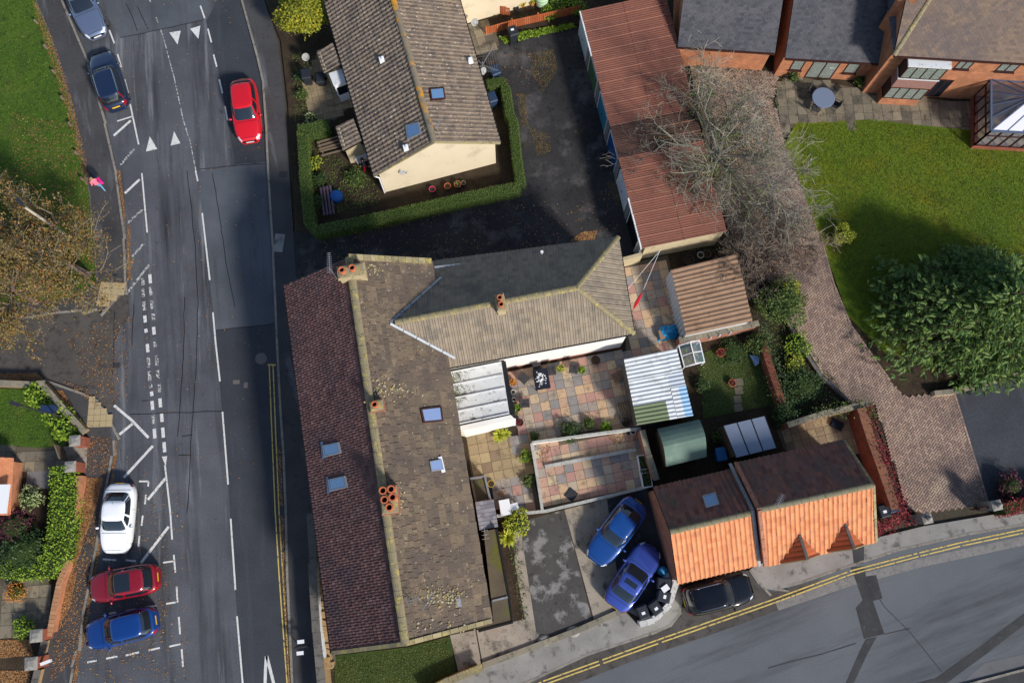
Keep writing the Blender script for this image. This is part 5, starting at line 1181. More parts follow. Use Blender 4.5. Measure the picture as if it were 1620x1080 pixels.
glazed(Kt[1], Kt[2], ap0, ap1, 7, m_cp); glazed(Kt[0], Kt[1], ap0, ap0 + Vector((0, -.01, 0)), 4, m_cg); glazed(Kt[3], Kt[0], ap1, ap0, 7, m_cg)
rf.beam(ap0, ap1, .1, .1); rf.build('roof_bars', mat('blue_grey_bars', [S(84, 96, 120)], rough=.5), cs)
for i, (px, py, w) in enumerate(((1592, 150, .7), (1608, 185, .8))):
    p = G(px, py, .6); mb = MB(); mb.box((p.x, p.y, .85), (w, w, .4), .3); mb.box((p.x, p.y + w * .42, 1.15), (w, .15, .5), .3); mb.build('armchair', mat('cream_fabric', [S(206, 186, 140)], rough=.9), label='cream armchair inside the conservatory, %s' % ('against the house wall' if i == 0 else 'towards the lawn'), cat='armchair')
# ---------------------------------------------------------------- corner of the house at the left edge
lh = thing('tile_roofed_house', 'house corner with orange tiles and white window at the left gardens', 'house', tuple(G(-40, 770)))
e0, e1 = G(21, 726, 1.3), G(16, 812, 1.3); mb = MB(); mb.prism(inset([(e0.x, e0.y), (e1.x, e1.y), (e1.x - 8, e1.y - .5), (e0.x - 8, e0.y + .0)], .12), 0, 1.2); mb.build('wall', m_brick, lh)
k0, k1 = G(22, 724, 1.3), G(17, 815, 1.3); sl = Slope([k1, k0, k0 + Vector((-2.2, 0, 1.2)), k1 + Vector((-2.2, 0, 1.2))])
mb = MB(); deck(mb, sl); ro = mb.build('roof', m_deck, lh); mb = MB(); tiles(mb, sl, .2, .16, 'flat', .02); mb.build('roof_tiles', mat('salmon_tile', [S(196, 130, 92), S(184, 118, 84)], 'island', .85, fine=.1), ro, kind='stuff')
mb = MB(); a, b = G(6, 766, 1.95), G(0, 812, 1.95); mb.beam(a, b, .7, .14); mb.build('window_head', m_pvc, lh)
# ---------------------------------------------------------------- patios of coloured slabs (each slab its own piece)
def patio(name, poly, a, size, m, bed=m_mortar, z=.10, gap=.022):
    b = slabbed(name, poly, 0.0, z, bed); tactile(poly, a, size, z - .006, 'slab', m, gap, .024, b); return b
a_s = ang((818, 610), (985, 577))
patio('patio', [(803, 592), (985, 556), (1010, 664), (1004, 676), (842, 698), (838, 712), (815, 716), (812, 668)], a_s, .56, m_slab)
patio('patio', [(846, 702), (1012, 682), (1026, 768), (864, 808)], a_s, .56, m_slab, z=.22)
patio('patio', [(988, 420), (1056, 404), (1064, 440), (1085, 540), (1070, 552), (990, 566)], a_s, .58, m_slab)
patio('patio', [(738, 692), (816, 674), (836, 716), (842, 750), (776, 762), (748, 770)], a_s, .6, m_slab_buff)
patio('patio', [(776, 762), (842, 752), (856, 806), (800, 814), (786, 790)], a_s, .58, m_slab)
patio('patio', [(1228, 680), (1336, 650), (1368, 650), (1380, 700), (1350, 720), (1240, 712)], ang((1228, 700), (1336, 676)), .5, m_slab_buff)
patio('terrace', [(1240, 118), (1400, 150), (1540, 165), (1545, 212), (1420, 196), (1385, 192), (1360, 203), (1300, 200), (1240, 205), (1225, 160)], rad(2), .62, m_slab_grey)
patio('patio', [(500, 88), (520, 92), (560, 165), (530, 192), (488, 186), (482, 130)], ang((480, 130), (560, 112)), .45, m_slab_buff)
patio('patio', [(735, 48), (770, 36), (786, 55), (790, 74), (752, 84)], ang((735, 70), (780, 58)), .6, m_slab_grey)
patio('path', [(0, 706), (104, 708), (110, 735), (96, 745), (60, 742), (30, 742), (0, 730)], rad(2), .6, m_slab_grey)
patio('path', [(0, 905), (30, 908), (78, 915), (82, 950), (70, 1000), (0, 1000)], rad(4), .7, m_slab_grey)
slabbed('gravel_bed', [(46, 730), (84, 731), (78, 772), (42, 775)], 0, .1, mat('pale_gravel', [S(140, 136, 134), S(92, 88, 88)], 30.0, .95, bump=.6, bscale=30))
slabbed('path', [(98, 706), (140, 706), (138, 740), (112, 740)], 0, .115, m_conc)
slabbed('path', [(808, 830), (822, 826), (850, 1012), (838, 1020), (816, 900)], 0, .115, m_conc)
slabbed('path', [(790, 812), (860, 810), (818, 826), (800, 850), (815, 900), (834, 976), (806, 985)], 0, .10, m_soil)
# ---------------------------------------------------------------- walls
def gwall(name, lab, pts, w, h, m, cap=None, capw=.04, caph=.07, cat='wall', step=.5, zpix=0.0, base=0.0):
    p = PX(pts, zpix); t = thing(name, lab, cat, (*p[0], base)); mb = MB(); wall_line(mb, p, w, base, h); mb.build('wall_body', m, t)
    if cap:
        src = None
        for x, y, a in along(p, step):
            if src is None:
                mb = MB(); mb.box((step / 2 - .006, 0, caph / 2), (step - .014, w + capw * 2, caph)); src = mb.build('coping_stone', cap, t); o = src
            else: o = src.copy(); COL.objects.link(o); o.parent = t
            o.location = Vector((x, y, h - .004 + R.uniform(0, .006))) - Vector(t.location); o.rotation_euler = (0, 0, a + R.uniform(-.01, .01))
    return t
m_copo = mat('coping_single', [S(172, 128, 94), S(160, 118, 86), S(180, 136, 102)], 'object', .9, layers=[(4, S(120, 84, 60), .56, .72)], fine=.12)
m_capo = mat('capstone_single', [S(134, 126, 110), S(118, 112, 100), S(146, 136, 116)], 'object', .9, layers=[(3, S(92, 92, 66), .55, .7)], fine=.2)
m_capg = mat('capstone_grey', [S(94, 90, 86), S(108, 104, 98), S(84, 80, 78)], 'object', .9, layers=[(4, S(66, 64, 62), .52, .7)], fine=.2)
gwall('garden_wall', 'stone-capped wall along the side road and front lawn', [(-60, 605), (0, 606), (45, 608), (66, 607), (100, 646), (131, 680)], .3, .75, m_stone, m_capo, zpix=.75)
gwall('garden_wall', 'long low brick wall with orange coping beside the laurel hedge', [(126, 752), (121, 790), (112, 838), (102, 900), (94, 922), (86, 960), (79, 1000)], .26, .7, m_brick, m_copo, .02, .06, step=.23, zpix=.7)
gwall('garden_wall', 'low stone edging wall between the two capped pillars', [(72, 1012), (66, 1040)], .3, .35, m_stone, m_capg, zpix=.3)
gwall('garden_wall', 'low wall running off below the house-number pillar', [(62, 1058), (54, 1090), (46, 1130)], .3, .5, m_stone, m_capg, zpix=.4)
def pillar(px, py, h, lab, s=.55, m=m_brick_red, ball=False, rz=0.0):
    p = G(px, py, h); t = thing('gate_pillar', lab, 'pillar', (p.x, p.y, 0)); mb = MB(); mb.box((p.x, p.y, h / 2), (s, s, h), rz); mb.build('shaft', m, t)
    mb = MB(); r = []
    for k_, z in ((1.12, 0), (1.16, .03), (1.14, .08), (.5, .15)): r.append([(p.x + (dx * math.cos(rz) - dy * math.sin(rz)) * s / 2 * k_, p.y + (dx * math.sin(rz) + dy * math.cos(rz)) * s / 2 * k_, h + z) for dx, dy in ((-1, -1), (1, -1), (1, 1), (-1, 1))])
    mb.grid(r, 0, True); mb.quad(r[-1]); mb.build('cap', m_stonecap, t)
    if ball: mb = MB(); mb.lathe((p.x, p.y, h + .14), [(.06, 0), (.05, .05), (.13, .1), (.17, .2), (.13, .3), (.04, .35)], 12); mb.build('finial', m_stonecap, t, smooth=True)
    return t
pillar(119, 697, 1.3, 'capped brick pillar at the lawn end of the gateway', rz=.1); pillar(112, 738, 1.3, 'capped brick pillar at the hedge end of the gateway', rz=.1)
pillar(58, 1005, 1.3, 'capped brick pillar ending the orange-coped wall', .6, rz=.1); pillar(50, 1049, 1.3, 'capped brick pillar with a white plate beside it', .6, rz=.1)
mb = MB(); p, q = G(65, 1050, 1.0), G(81, 1044, 1.0); mb.beam(p, q, .16, .2); mb.build('letter_box', m_pvc, label='white plate fixed to the lower capped pillar', cat='letter box')
gt = thing('garden_gate', 'narrow timber garden gate standing open between brick pillars', 'gate', tuple(G(105, 716)))
p, q = G(101, 706, 0), G(109, 728, 0)
for i in range(7):
    mb = MB(); a, b = p.lerp(q, i / 7), p.lerp(q, (i + .8) / 7); mb.beam(a + Vector((0, 0, .6)), b + Vector((0, 0, .6)), .03, .95); mb.build('board', m_wood, gt)
mb = MB(); mb.beam(p + Vector((0, 0, 1.05)), q + Vector((0, 0, 1.05)), .07, .06); mb.build('top_rail', m_wood, gt)
t = gwall('street_wall', 'tall grey-capped stone wall beside the street slope of the stone house', [(491, 812), (496, 890)], .42, 1.5, m_stone, m_capg, .0, .08, step=.62, zpix=1.5)
t = gwall('street_wall', 'grey-capped stone wall leading past the end lawn', [(494, 890), (500, 985), (509, 1085), (514, 1140)], .46, 1.5, m_stone, m_capg, .0, .08, step=.62, zpix=1.5)
mb = MB(); wall_line(mb, PX([(500, 890), (506, 985), (513, 1040)], 1.5), .05, 0, 1.56); mb.build('pale_edge', m_white_flash, t)
# rubble stones between street wall and house
rb_ = thing('rubble_plinth', 'strip of rough sandstone blocks at the foot of the street slope', 'stonework', tuple(G(515, 980)))
for i in range(34):
    tt = i / 34; x, y = 505 + 17 * tt + R.uniform(-2, 2), 905 + 150 * tt
    p = G(x, y, .8); mb = MB(); s_ = R.uniform(.2, .4); mb.box((p.x, p.y, .75 + R.uniform(-.1, .15)), (s_, s_ * R.uniform(.7, 1.2), R.uniform(.3, .6)), R.uniform(-.3, .3)); mb.build('stone', m_stone, rb_, bevel=.03)
mb = MB(); wall_line(mb, PX([(504, 880), (512, 960), (521, 1052)], .3), .7, 0, .6); mb.build('footing', m_wallcap, rb_)
gwall('white_wall', 'curved low white painted wall around the wheelie bins', [(1012, 987), (1024, 984), (1040, 975), (1053, 962), (1062, 946), (1067, 930), (1068, 918)], .3, .9, m_render_white, mat('white_cap_worn', [S(206, 204, 200), S(190, 188, 184)], 'object', .9, layers=[(5, S(120, 116, 110), .55, .66)]), .01, .05, step=.42, zpix=.9)
gwall('garden_wall', 'yellowish dressed-stone wall at the corner of the end lawn', [(672, 1096), (700, 1081), (730, 1068), (756, 1058)], .4, .7, m_stone, m_ridge, 0, .08, zpix=.7)
gwall('edging', 'low concrete edging between driveway and pavement', [(764, 1052), (835, 1026), (905, 1000), (986, 965)], .32, .2, m_conc, m_capo, 0, .05, step=.9, zpix=.2)
m_railcap = mat('pale_wall_cap', [S(178, 178, 172), S(160, 160, 154)], 'object', .85, layers=[(5, S(120, 118, 108), .55, .7)])
gwall('terrace_wall', 'thin pale-capped wall dividing the upper and lower coloured patios', [(842, 700), (900, 692), (960, 684), (1008, 678)], .14, .75, m_render_white, m_railcap, .01, .05, zpix=.7)
gwall('terrace_wall', 'thin pale-capped wall on the left of the lower patio', [(841, 701), (848, 742), (858, 806)], .14, .75, m_render_white, m_railcap, .01, .05, zpix=.7)
gwall('terrace_step', 'pale step edge along the middle of the lower patio', [(862, 738), (930, 725), (1000, 712)], .2, .36, m_conc, m_railcap, 0, .03, 'step', zpix=.3)
gwall('terrace_wall', 'low pale wall between lower patio and parked blue car', [(786, 816), (864, 808), (940, 790), (1022, 770)], .16, .5, m_render_pale, m_railcap, .01, .05, zpix=.5)
gwall('garden_wall', 'grey-capped wall behind the two window-box planters', [(1016, 680), (1024, 712), (1038, 756)], .34, 1.3, m_brick_old, m_stonecap and m_capo, 0, .07, zpix=1.3)
gwall('garden_wall', 'stone-topped wall below the brown corrugated shed', [(1074, 538), (1130, 527), (1196, 512)], .34, 1.3, m_brick_old, m_capo, 0, .07, zpix=1.3)
gwall('garden_wall', 'red brick wall beside the small shady lawn', [(1206, 540), (1222, 590), (1246, 660)], .4, 1.0, m_brick_red, mat('red_cap', [S(132, 74, 58), S(120, 66, 54)], 'object', .9, fine=.15), 0, .05, zpix=1.0)
gwall('garden_wall', 'stone wall under ivy behind the cottage yard', [(1246, 672), (1300, 655), (1366, 640)], .34, 1.5, m_brick_old, m_capo, 0, .07, zpix=1.5)
gwall('garden_wall', 'tall brown brick wall carrying the red creeper', [(1362, 645), (1378, 695), (1396, 745), (1415, 800)], .5, 1.7, m_brick_red, mat('brown_cap', [S(126, 86, 64), S(114, 78, 60)], 'object', .9, fine=.15), 0, .05, zpix=1.7)
gwall('garden_wall', 'pale low wall between block drive and dark apron under the conifer', [(1478, 622), (1510, 619), (1560, 605), (1640, 586)], .3, .5, m_render_pale, m_capo, 0, .06, zpix=.5)
gwall('garden_wall', 'low stone edging along the planted side of the block drive', [(1246, 505), (1262, 540), (1300, 596), (1350, 640)], .2, .3, m_brick_old, m_capg, 0, .05, zpix=.3)
pillar(1466, 820, 1.6, 'capped stone gatepost beside the red creeper', .5, m_stonecap, True, .2); pillar(1576, 799, 1.6, 'capped stone gatepost beside the red hedge', .5, m_stonecap, True, .2)
sg = thing('drive_gate', 'brown timber gate leaf at the foot of the block drive', 'gate', tuple(G(1545, 805)))
p, q = G(1532, 806), G(1566, 799)
for i in range(9): mb = MB(); mb.beam(p.lerp(q, i / 9) + Vector((0, 0, .65)), p.lerp(q, (i + .9) / 9) + Vector((0, 0, .65)), .05, 1.1); mb.build('board', m_frame_br, sg)
mb = MB(); mb.beam(p + Vector((0, 0, 1.22)), q + Vector((0, 0, 1.22)), .1, .06); mb.build('top_rail', m_frame_br, sg)
# orange fences at the top
def picket(lab, pts, h, step=.13, w=.1, name='picket_fence'):
    p = PX(pts, 0); t = thing(name, lab, 'fence', (*p[0], 0)); src = None
    for x, y, a in along(p, step):
        if src is None: mb = MB(); mb.box((0, 0, h / 2 + .05), (w, .025, h)); src = mb.build('slat', m_fence_o, t); o = src
        else: o = src.copy(); COL.objects.link(o); o.parent = t
        o.location = Vector((x, y, R.uniform(-.01, .01))) - Vector(t.location); o.rotation_euler = (0, 0, a)
    for z in (.25, h - .12):
        mb = MB(); wall_line(mb, offset_line(p, .03), .04, z, z + .08); mb.build('rail', m_fence_o, t)
    for x, y, a in along(p, 1.8): mb = MB(); mb.box((x - math.sin(a) * .07, y + math.cos(a) * .07, h / 2 + .06), (.09, .09, h + .1), a); mb.build('post', m_fence_o, t)
m_fence_o = mat('orange_slat', [S(172, 94, 56), S(158, 84, 50), S(182, 104, 64)], 'object', .85, fine=.12)
picket('long orange slatted fence along the head of the lane', [(770, 56), (806, 46), (860, 34), (918, 22)], .85)
picket('short orange picket fence by the cream house wall', [(785, 22), (806, 27)], .9)
# timber bollards along the green
LE = [(42, -2), (58, 36), (73, 75), (86, 115), (100, 156), (112, 197), (122, 242), (131, 283)]
for i, (x, y) in enumerate(LE):
    p = G(x + 3, y + 3); mb = MB(); rz = R.uniform(0, 1); h = .5
    r = [[(p.x + (dx * math.cos(rz) - dy * math.sin(rz)) * .07 * k, p.y + (dx * math.sin(rz) + dy * math.cos(rz)) * .07 * k, z) for dx, dy in ((-1, -1), (1, -1), (1, 1), (-1, 1))] for k, z in ((1, 0), (1, h), (.8, h + .04))]
    mb.grid(r, 0, True); mb.quad(r[-1]); mb.build('verge_post', m_wood, label='short pale timber post at the edge of the green', cat='post', group='posts edging the green')
# lamp columns
def lamp(base, h, lab, head, m, r=.07):
    p = G(*base); t = thing('lamp_post', lab, 'lamp post', (p.x, p.y, 0)); mb = MB(); mb.tube([(p.x, p.y, 0), (p.x, p.y, .9), (p.x, p.y, .95), (p.x, p.y, h)], [r * 1.5, r * 1.5, r, r * .7], 10); mb.build('column', m, t, smooth=True)
    mb = MB(); c = Vector((p.x, p.y, h)); d = Vector(head).normalized(); mb.tube([c, c + d * .3], .04, 6); mb.box(tuple(c + d * .5 + Vector((0, 0, .03))), (.55, .22, .1), math.atan2(d.y, d.x)); mb.build('lantern', m_iron, t); return t
lamp((106, 661), 4.6, 'slim dark lamp column behind the glossy shrubs of the front lawn', (-1, .3, 0), m_iron, .05)
lamp((128, 388), 6.2, 'pale lamp column rising out of the autumn tree', (-.6, .6, 0), mat('pale_column', [S(176, 166, 148)], rough=.7, fine=.15), .11)
# street sign on the pavement, two plates edge to edge on a post pair
sgn = thing('street_sign', 'pair of small white plates on a dark bracket against the street wall', 'sign', tuple(G(482, 1020)))
p = G(482, 1020, 0)
for dx in (-.3, .3): mb = MB(); mb.tube([(p.x + dx, p.y, .1), (p.x + dx, p.y, 1.0)], .03, 6); mb.build('post', m_iron, sgn)
mb = MB(); mb.box((p.x, p.y, .95), (.85, .08, .1), rad(6)); mb.build('bracket', m_iron, sgn)
for dy in (-.3, .3): mb = MB(); mb.box((p.x, p.y + dy, .98), (.38, .2, .03), rad(6)); mb.build('plate', m_pvc, sgn)
# blue-topped street box in the corner shrubs
bx = thing('cabinet', 'dark blue metal cabinet among the shrubs at the road corner', 'cabinet', tuple(G(94, 652))); p = G(94, 652)
mb = MB(); mb.box((p.x, p.y, .65), (.75, .4, 1.3), 0); mb.build('body', mat('navy_metal', [S(34, 50, 84)], rough=.4, spec=.6), bx, bevel=.02); mb = MB(); mb.box((p.x, p.y, 1.33), (.82, .46, .06), 0); mb.build('lid', mat('navy_metal', [S(34, 50, 84)]), bx)
# ---------------------------------------------------------------- plants
def shrub(px, py, r, h, m, lab, n=260, leaf=.12, name='shrub', cat='shrub', zc=None, group=None, core=True, spik=False, asp=.6, base=.08):
    p = G(px, py, h * .5); t = thing(name, lab, cat, (p.x, p.y, base), group=group); rr = random.Random(int(px * 7 + py)); mb = MB()
    ph = [rr.uniform(0, 6.28) for _ in range(4)]
    bump = lambda a, e: 1 + .14 * math.sin(3 * a + ph[0]) + .10 * math.sin(5 * a + ph[1] + e * 3) + .08 * math.sin(7 * e + ph[2])
    for i in range(n):
        a = rr.uniform(0, 6.283); e = math.asin(rr.uniform(-.25, 1)); k = bump(a, e) * rr.uniform(.62, 1.04) ** .6
        c = Vector((p.x + r * k * math.cos(a) * math.cos(e), p.y + r * k * math.sin(a) * math.cos(e), base + h * .45 + h * .55 * k * math.sin(e)))
        if spik:
            d = Vector((math.cos(a) * math.cos(e), math.sin(a) * math.cos(e), math.sin(e) * .6 + .15)).normalized(); s_ = r * rr.uniform(.6, 1.0); b = Vector((p.x, p.y, base + h * .3)); tip = b + d * s_; md = b.lerp(tip, .55) + Vector((0, 0, .12 * s_)); w = d.cross(Vector((0, 0, 1))).normalized() * leaf * .35
            k0 = len(mb.v); mb.v += [tuple(b - w * .5), tuple(b + w * .5), tuple(md + w), tuple(md - w), tuple(tip)]; mb.f += [(k0, k0 + 1, k0 + 2, k0 + 3), (k0 + 3, k0 + 2, k0 + 4)]; mb.m += [0, 0]
        else: mb.leaf(c, leaf * rr.uniform(.7, 1.3), rr, .25, 0, asp)
    mb.build('foliage', m, t)
    if core:
        mb = MB(); mb.ball((p.x, p.y, base + h * .42), 1, 10, 6, 0, (r * .72, r * .72, h * .46)); mb.build('stem_or_core', m_hedge_core, t)  # dark green core ball filling the inside of the foliage
    return t
def hedge(lab, pts, w, h, m, dens=480, leaf=.06, zpix=None, name='hedge', core=m_hedge_core, rough=.035, base=.08, flat=.7):
    P = PX(pts, zpix if zpix is not None else h); t = thing(name, lab, 'hedge', (*P[0], base)); rr = random.Random(int(pts[0][0] * 3 + pts[0][1])); mb = MB()
    wall_line(mb, P, w * .9, base, h * .96); mb.build('core', core, t); mb = MB()
    l = offset_line(P, w / 2); r = offset_line(P, -w / 2)
    for i in range(len(P) - 1):
        L = math.hypot(P[i + 1][0] - P[i][0], P[i + 1][1] - P[i][1])
        for _ in range(int(dens * L * (w + 1.2 * h))):
            s_ = rr.random(); u = rr.uniform(-h * .6, w + h * .6)
            a = (l[i][0] + (l[i + 1][0] - l[i][0]) * s_, l[i][1] + (l[i + 1][1] - l[i][1]) * s_); b = (r[i][0] + (r[i + 1][0] - r[i][0]) * s_, r[i][1] + (r[i + 1][1] - r[i][1]) * s_)
            if u < 0: q, z = a, h + u / .6
            elif u > w: q, z = b, h - (u - w) / .6
            else: q, z = (a[0] + (b[0] - a[0]) * u / w, a[1] + (b[1] - a[1]) * u / w), h
            z = max(z, .1); mb.leaf((q[0] + rr.gauss(0, rough), q[1] + rr.gauss(0, rough), z + rr.gauss(0, rough * .8)), leaf * rr.uniform(.7, 1.3), rr, flat)
    mb.build('foliage', m, t); return t
H1 = 1.15
hedge('clipped hedge branch beside the timber seat in the bungalow garden', [(470, 206), (494, 203), (520, 196)], .8, H1, m_hedge)
hedge('long clipped hedge running from the pavement along the lane', [(478, 206), (482, 280), (489, 352), (500, 364), (560, 352), (640, 334), (730, 313), (822, 294)], .62, H1, m_hedge)
hedge('clipped hedge along the lane beside the bungalow gable', [(824, 290), (818, 250), (812, 190), (806, 180), (800, 140), (796, 128), (770, 132)], .55, H1, m_hedge)
hedge('bright laurel hedge behind the orange-coped wall', [(96, 738), (98, 780), (94, 830), (86, 880), (70, 896)], 1.25, 1.3, m_laurel, 200, .13, rough=.08, flat=.2)
hedge('dark green hedge below the purple shrub', [(88, 900), (40, 904), (0, 900), (-60, 898)], .8, 1.1, m_laurel, 200, .12, rough=.08, flat=.2)
hedge('red-leaved hedge by the gatepost', [(1584, 806), (1620, 797), (1700, 780)], .7, 1.4, m_redleaf, 240, .1, rough=.07, zpix=1.0)
# red creeper over the brick wall
cr = thing('red_creeper', 'crimson creeper spilling over the brown brick wall beside the block drive', 'creeper', tuple(G(1400, 720))); mb = MB(); rr = random.Random(3)
for pts, n, w, z0, z1 in (([(1368, 640), (1382, 690), (1398, 735)], 700, .4, .8, 1.95), ([(1390, 705), (1412, 770), (1430, 815)], 1300, .42, .6, 1.95), ([(1430, 818), (1400, 833), (1385, 838), (1455, 820)], 900, .45, .2, 1.3)):
    P = PX(pts, 1.7 if n < 1500 else 1)
    for i in range(n):
        k = rr.randrange(len(P) - 1); s_ = rr.random(); x = P[k][0] + (P[k + 1][0] - P[k][0]) * s_ + rr.gauss(.12, w * .5); y = P[k][1] + (P[k + 1][1] - P[k][1]) * s_ + rr.gauss(0, w * .4)
        mb.leaf((x, y, rr.uniform(z0, z1)), rr.uniform(.08, .16), rr, .2)
mb.build('foliage', m_redleaf, cr)
mb = MB()
for pts in ([(1368, 640), (1398, 735)], [(1395, 720), (1430, 815)]): P = PX(pts, 1.5); mb.tube([(*P[0], 1.6), ((P[0][0] + P[1][0]) / 2 + .1, (P[0][1] + P[1][1]) / 2, 1.7), (*P[1], 1.5)], .03, 5)
mb.build('stem_or_core', m_bark_dk, cr)
def climber(lab, pts, n, w, z0, z1, m, leaf=.1):
    P = PX(pts, z1); t = thing('climber', lab, 'climber', (*P[0], 0)); mb = MB(); rr = random.Random(int(pts[0][0]))
    for i in range(n):
        k = rr.randrange(len(P) - 1); s_ = rr.random(); mb.leaf((P[k][0] + (P[k + 1][0] - P[k][0]) * s_ + rr.gauss(0, w * .5), P[k][1] + (P[k + 1][1] - P[k][1]) * s_ + rr.gauss(0, w * .5), rr.uniform(z0, z1)), leaf * rr.uniform(.7, 1.3), rr, .25)
    mb.build('foliage', m, t); mb = MB(); mb.tube([(*P[0], z0), (*P[1], z1 - .1)], .03, 5); mb.build('stem_or_core', m_bark_dk, t)
climber('ivy over the stone wall behind the cottage yard', [(1290, 655), (1330, 646), (1372, 636), (1380, 665)], 900, .5, 1.0, 1.8, m_ivy)
climber('green hedge-like climber beside the red brick wall', [(1212, 500), (1226, 560), (1244, 620), (1256, 660)], 1500, .6, .5, 2.0, m_shrubdark)
climber('dark red creeper at the upper end of the garages', [(1044, 0), (1056, 24), (1062, 44)], 420, .35, 1.2, 2.8, m_redleaf)
# single shrubs
shrub(1333, 372, .68, 1.0, m_limebush, 'round lime-green bush on the back lawn', 1300, .1)
shrub(50, 788, .72, 1.1, m_silver, 'round pale variegated shrub in the left front garden', 420, .16, spik=False, asp=.3)
shrub(26, 935, .62, .8, m_orangebush, 'round orange-leaved shrub on the grey path', 420, .12, asp=.3)
shrub(24, 832, 1.1, 1.4, m_purple, 'purple-leaved shrub beside the laurel hedge', 700, .13)
shrub(38, 872, 1.5, 1.5, m_shrubdark, 'glossy dark green shrub with white flowers', 1200, .14)
shrub(38, 992, .62, .7, m_laurel, 'small light green shrub by the capped pillar', 300, .13)
for i, (x, y, r) in enumerate(((66, 628, .75), (88, 652, .8), (108, 676, .85), (56, 618, .5), (118, 686, .5))):
    shrub(x, y, r, 1.0, m_laurel, 'glossy green shrub behind the corner wall, %s' % ('next to the blue cabinet', 'around the blue cabinet', 'by the capped pillar', 'at the bend of the wall', 'touching the gateway pillar')[i], 420, .17, asp=.7)
shrub(790, 688, .55, .7, m_spiky, 'spiky yellow-green plant by the white extension', 90, .16, spik=True, core=False); shrub(800, 686, .4, .6, m_spiky, 'smaller spiky yellow plant beside the white extension corner', 70, .14, spik=True, core=False)
shrub(818, 826, .75, 1.1, m_limebush, 'yellow-green leafy shrub at the head of the driveway', 520, .13); shrub(803, 850, .7, .8, m_spiky, 'spiky palm-like plant beside the flat lean-to', 120, .16, spik=True, core=False)
shrub(902, 682, .62, .7, m_shrubdark, 'dark rounded shrub along the patio wall', 420, .12); shrub(932, 670, .45, .6, m_ivy, 'brownish tuft plant along the patio wall', 200, .12, asp=.3); shrub(958, 675, .5, .6, m_laurel, 'light green grassy plant along the patio wall', 60, .12, spik=True, core=False)
shrub(832, 722, .4, .5, m_laurel, 'small green plant outside the lower terrace wall', 160, .12); shrub(836, 760, .42, .5, m_ivy, 'yellowish plant inside the corner of the terrace wall', 200, .11); shrub(845, 690, .3, .4, m_shrubdark, 'small dark plant at the end of the dividing wall', 100, .1)
shrub(1236, 480, 1.5, 2.6, m_ivy, 'tall ivy-covered shrub at the edge of the block drive', 2600, .13); shrub(1246, 462, .7, 2.4, m_yellowtree, 'yellowing top of ivy beside the block drive', 420, .12)
shrub(1255, 575, .6, .9, m_limebush, 'yellow shrub in the border beside the drive', 300, .12); shrub(1268, 610, 1.2, 1.1, m_shrubdark, 'dark spreading shrub in the border beside the drive', 1100, .13); shrub(1262, 545, .8, .8, m_laurel, 'bright green low plants at the top of the drive border', 420, .12)
shrub(1200, 545, .8, 1.2, m_ivy, 'olive shrub in the corner of the small lawn', 600, .12); shrub(1240, 655, .7, 1.5, m_shrubdark, 'dark green climber beside the grey-panelled shelter', 700, .12); shrub(1110, 610, .45, .6, m_shrubdark, 'low plants along the white corrugated shed', 300, .1)
shrub(1160, 556, .9, .5, m_shrubdark, 'low dark plants at the top of the small lawn', 500, .11); shrub(1140, 690, .5, .8, m_ivy, 'dark plants between the green shed and the shelter', 260, .11)
shrub(500, 258, .45, .7, m_limebush, 'bright yellow shrub beside the clipped hedge', 220, .12); shrub(562, 282, .75, .6, m_ivy, 'pale leafy shrub near the bungalow corner', 380, .12); shrub(478, 150, .4, .6, m_ivy, 'small plants by the bungalow garden wall', 200, .11); shrub(492, 188, .4, .5, m_silver, 'grey-green tuft beside the hedge branch', 140, .12)
shrub(475, 122, .35, .6, m_shrubdark, 'dark pot plants along the pavement wall', 200, .1); shrub(505, 285, .5, .7, m_shrubdark, 'dark shrub inside the corner of the hedge', 260, .11); shrub(500, 320, .5, .8, m_shrubdark, 'dark foliage behind the garden bench', 260, .11)
shrub(1255, 122, .4, .7, m_ivy, 'olive shrub against the brick house wall', 180, .12); shrub(1360, 130, .4, .7, m_ivy, 'olive potted shrub by the bay window', 180, .12); shrub(1404, 118, .35, .6, m_shrubdark, 'dark shrub in the angle beside the bay', 160, .11)
shrub(1598, 770, .9, 1.2, m_purple, 'dark twiggy shrub behind the right gatepost', 420, .12)
# border greens in the top garden
for i, (x, y) in enumerate(((880, 12), (900, 6), (915, 14), (868, 22))): shrub(x, y, .6, .6, m_laurel, ('leafy green border plant behind the orange fence, by the cream wall', 'leafy green border plant between fence and garage end', 'leafy green plant touching the garage end', 'leafy green plant next to the striped tub')[i], 260, .13)
# grass verge in front of the orange fence, moss in the lane
def scatter(name, polys, n, m, size, z=.1, flat=.85, parent=None, kind='stuff', dz=.02, lab=None, cat=None, seed=1, asp=.6):
    rr = random.Random(seed); mb = MB(); Ps = [PX(p) for p in polys]
    ars = [abs(sum(p[i][0] * p[(i + 1) % len(p)][1] - p[(i + 1) % len(p)][0] * p[i][1] for i in range(len(p)))) for p in Ps]
    for i in range(n):
        P = rr.choices(Ps, ars)[0]; q = rand_in(P, rr); mb.leaf((q[0], q[1], z + rr.uniform(0, dz)), size * rr.uniform(.6, 1.4), rr, flat, 0, asp)
    return mb.build(name, m, parent, kind=kind, label=lab, cat=cat)
scatter('grass_tufts', [[(790, 62), (830, 53), (905, 40), (912, 46), (850, 60), (800, 72)]], 1500, m_laurel, .14, .1, .2, lab='rough grass strip along the orange fence', cat='grass', seed=4, dz=.2)
scatter('moss', [[(838, 85), (875, 80), (882, 110), (860, 150), (842, 120)], [(835, 200), (870, 215), (872, 240), (850, 250)], [(818, 150), (832, 150), (836, 200), (824, 205)], [(960, 290), (985, 285), (992, 330), (972, 325)]], 3000, m_autumn, .05, .1, .6, lab='mossy weeds creeping over the lane', cat='moss', seed=5, dz=.05)
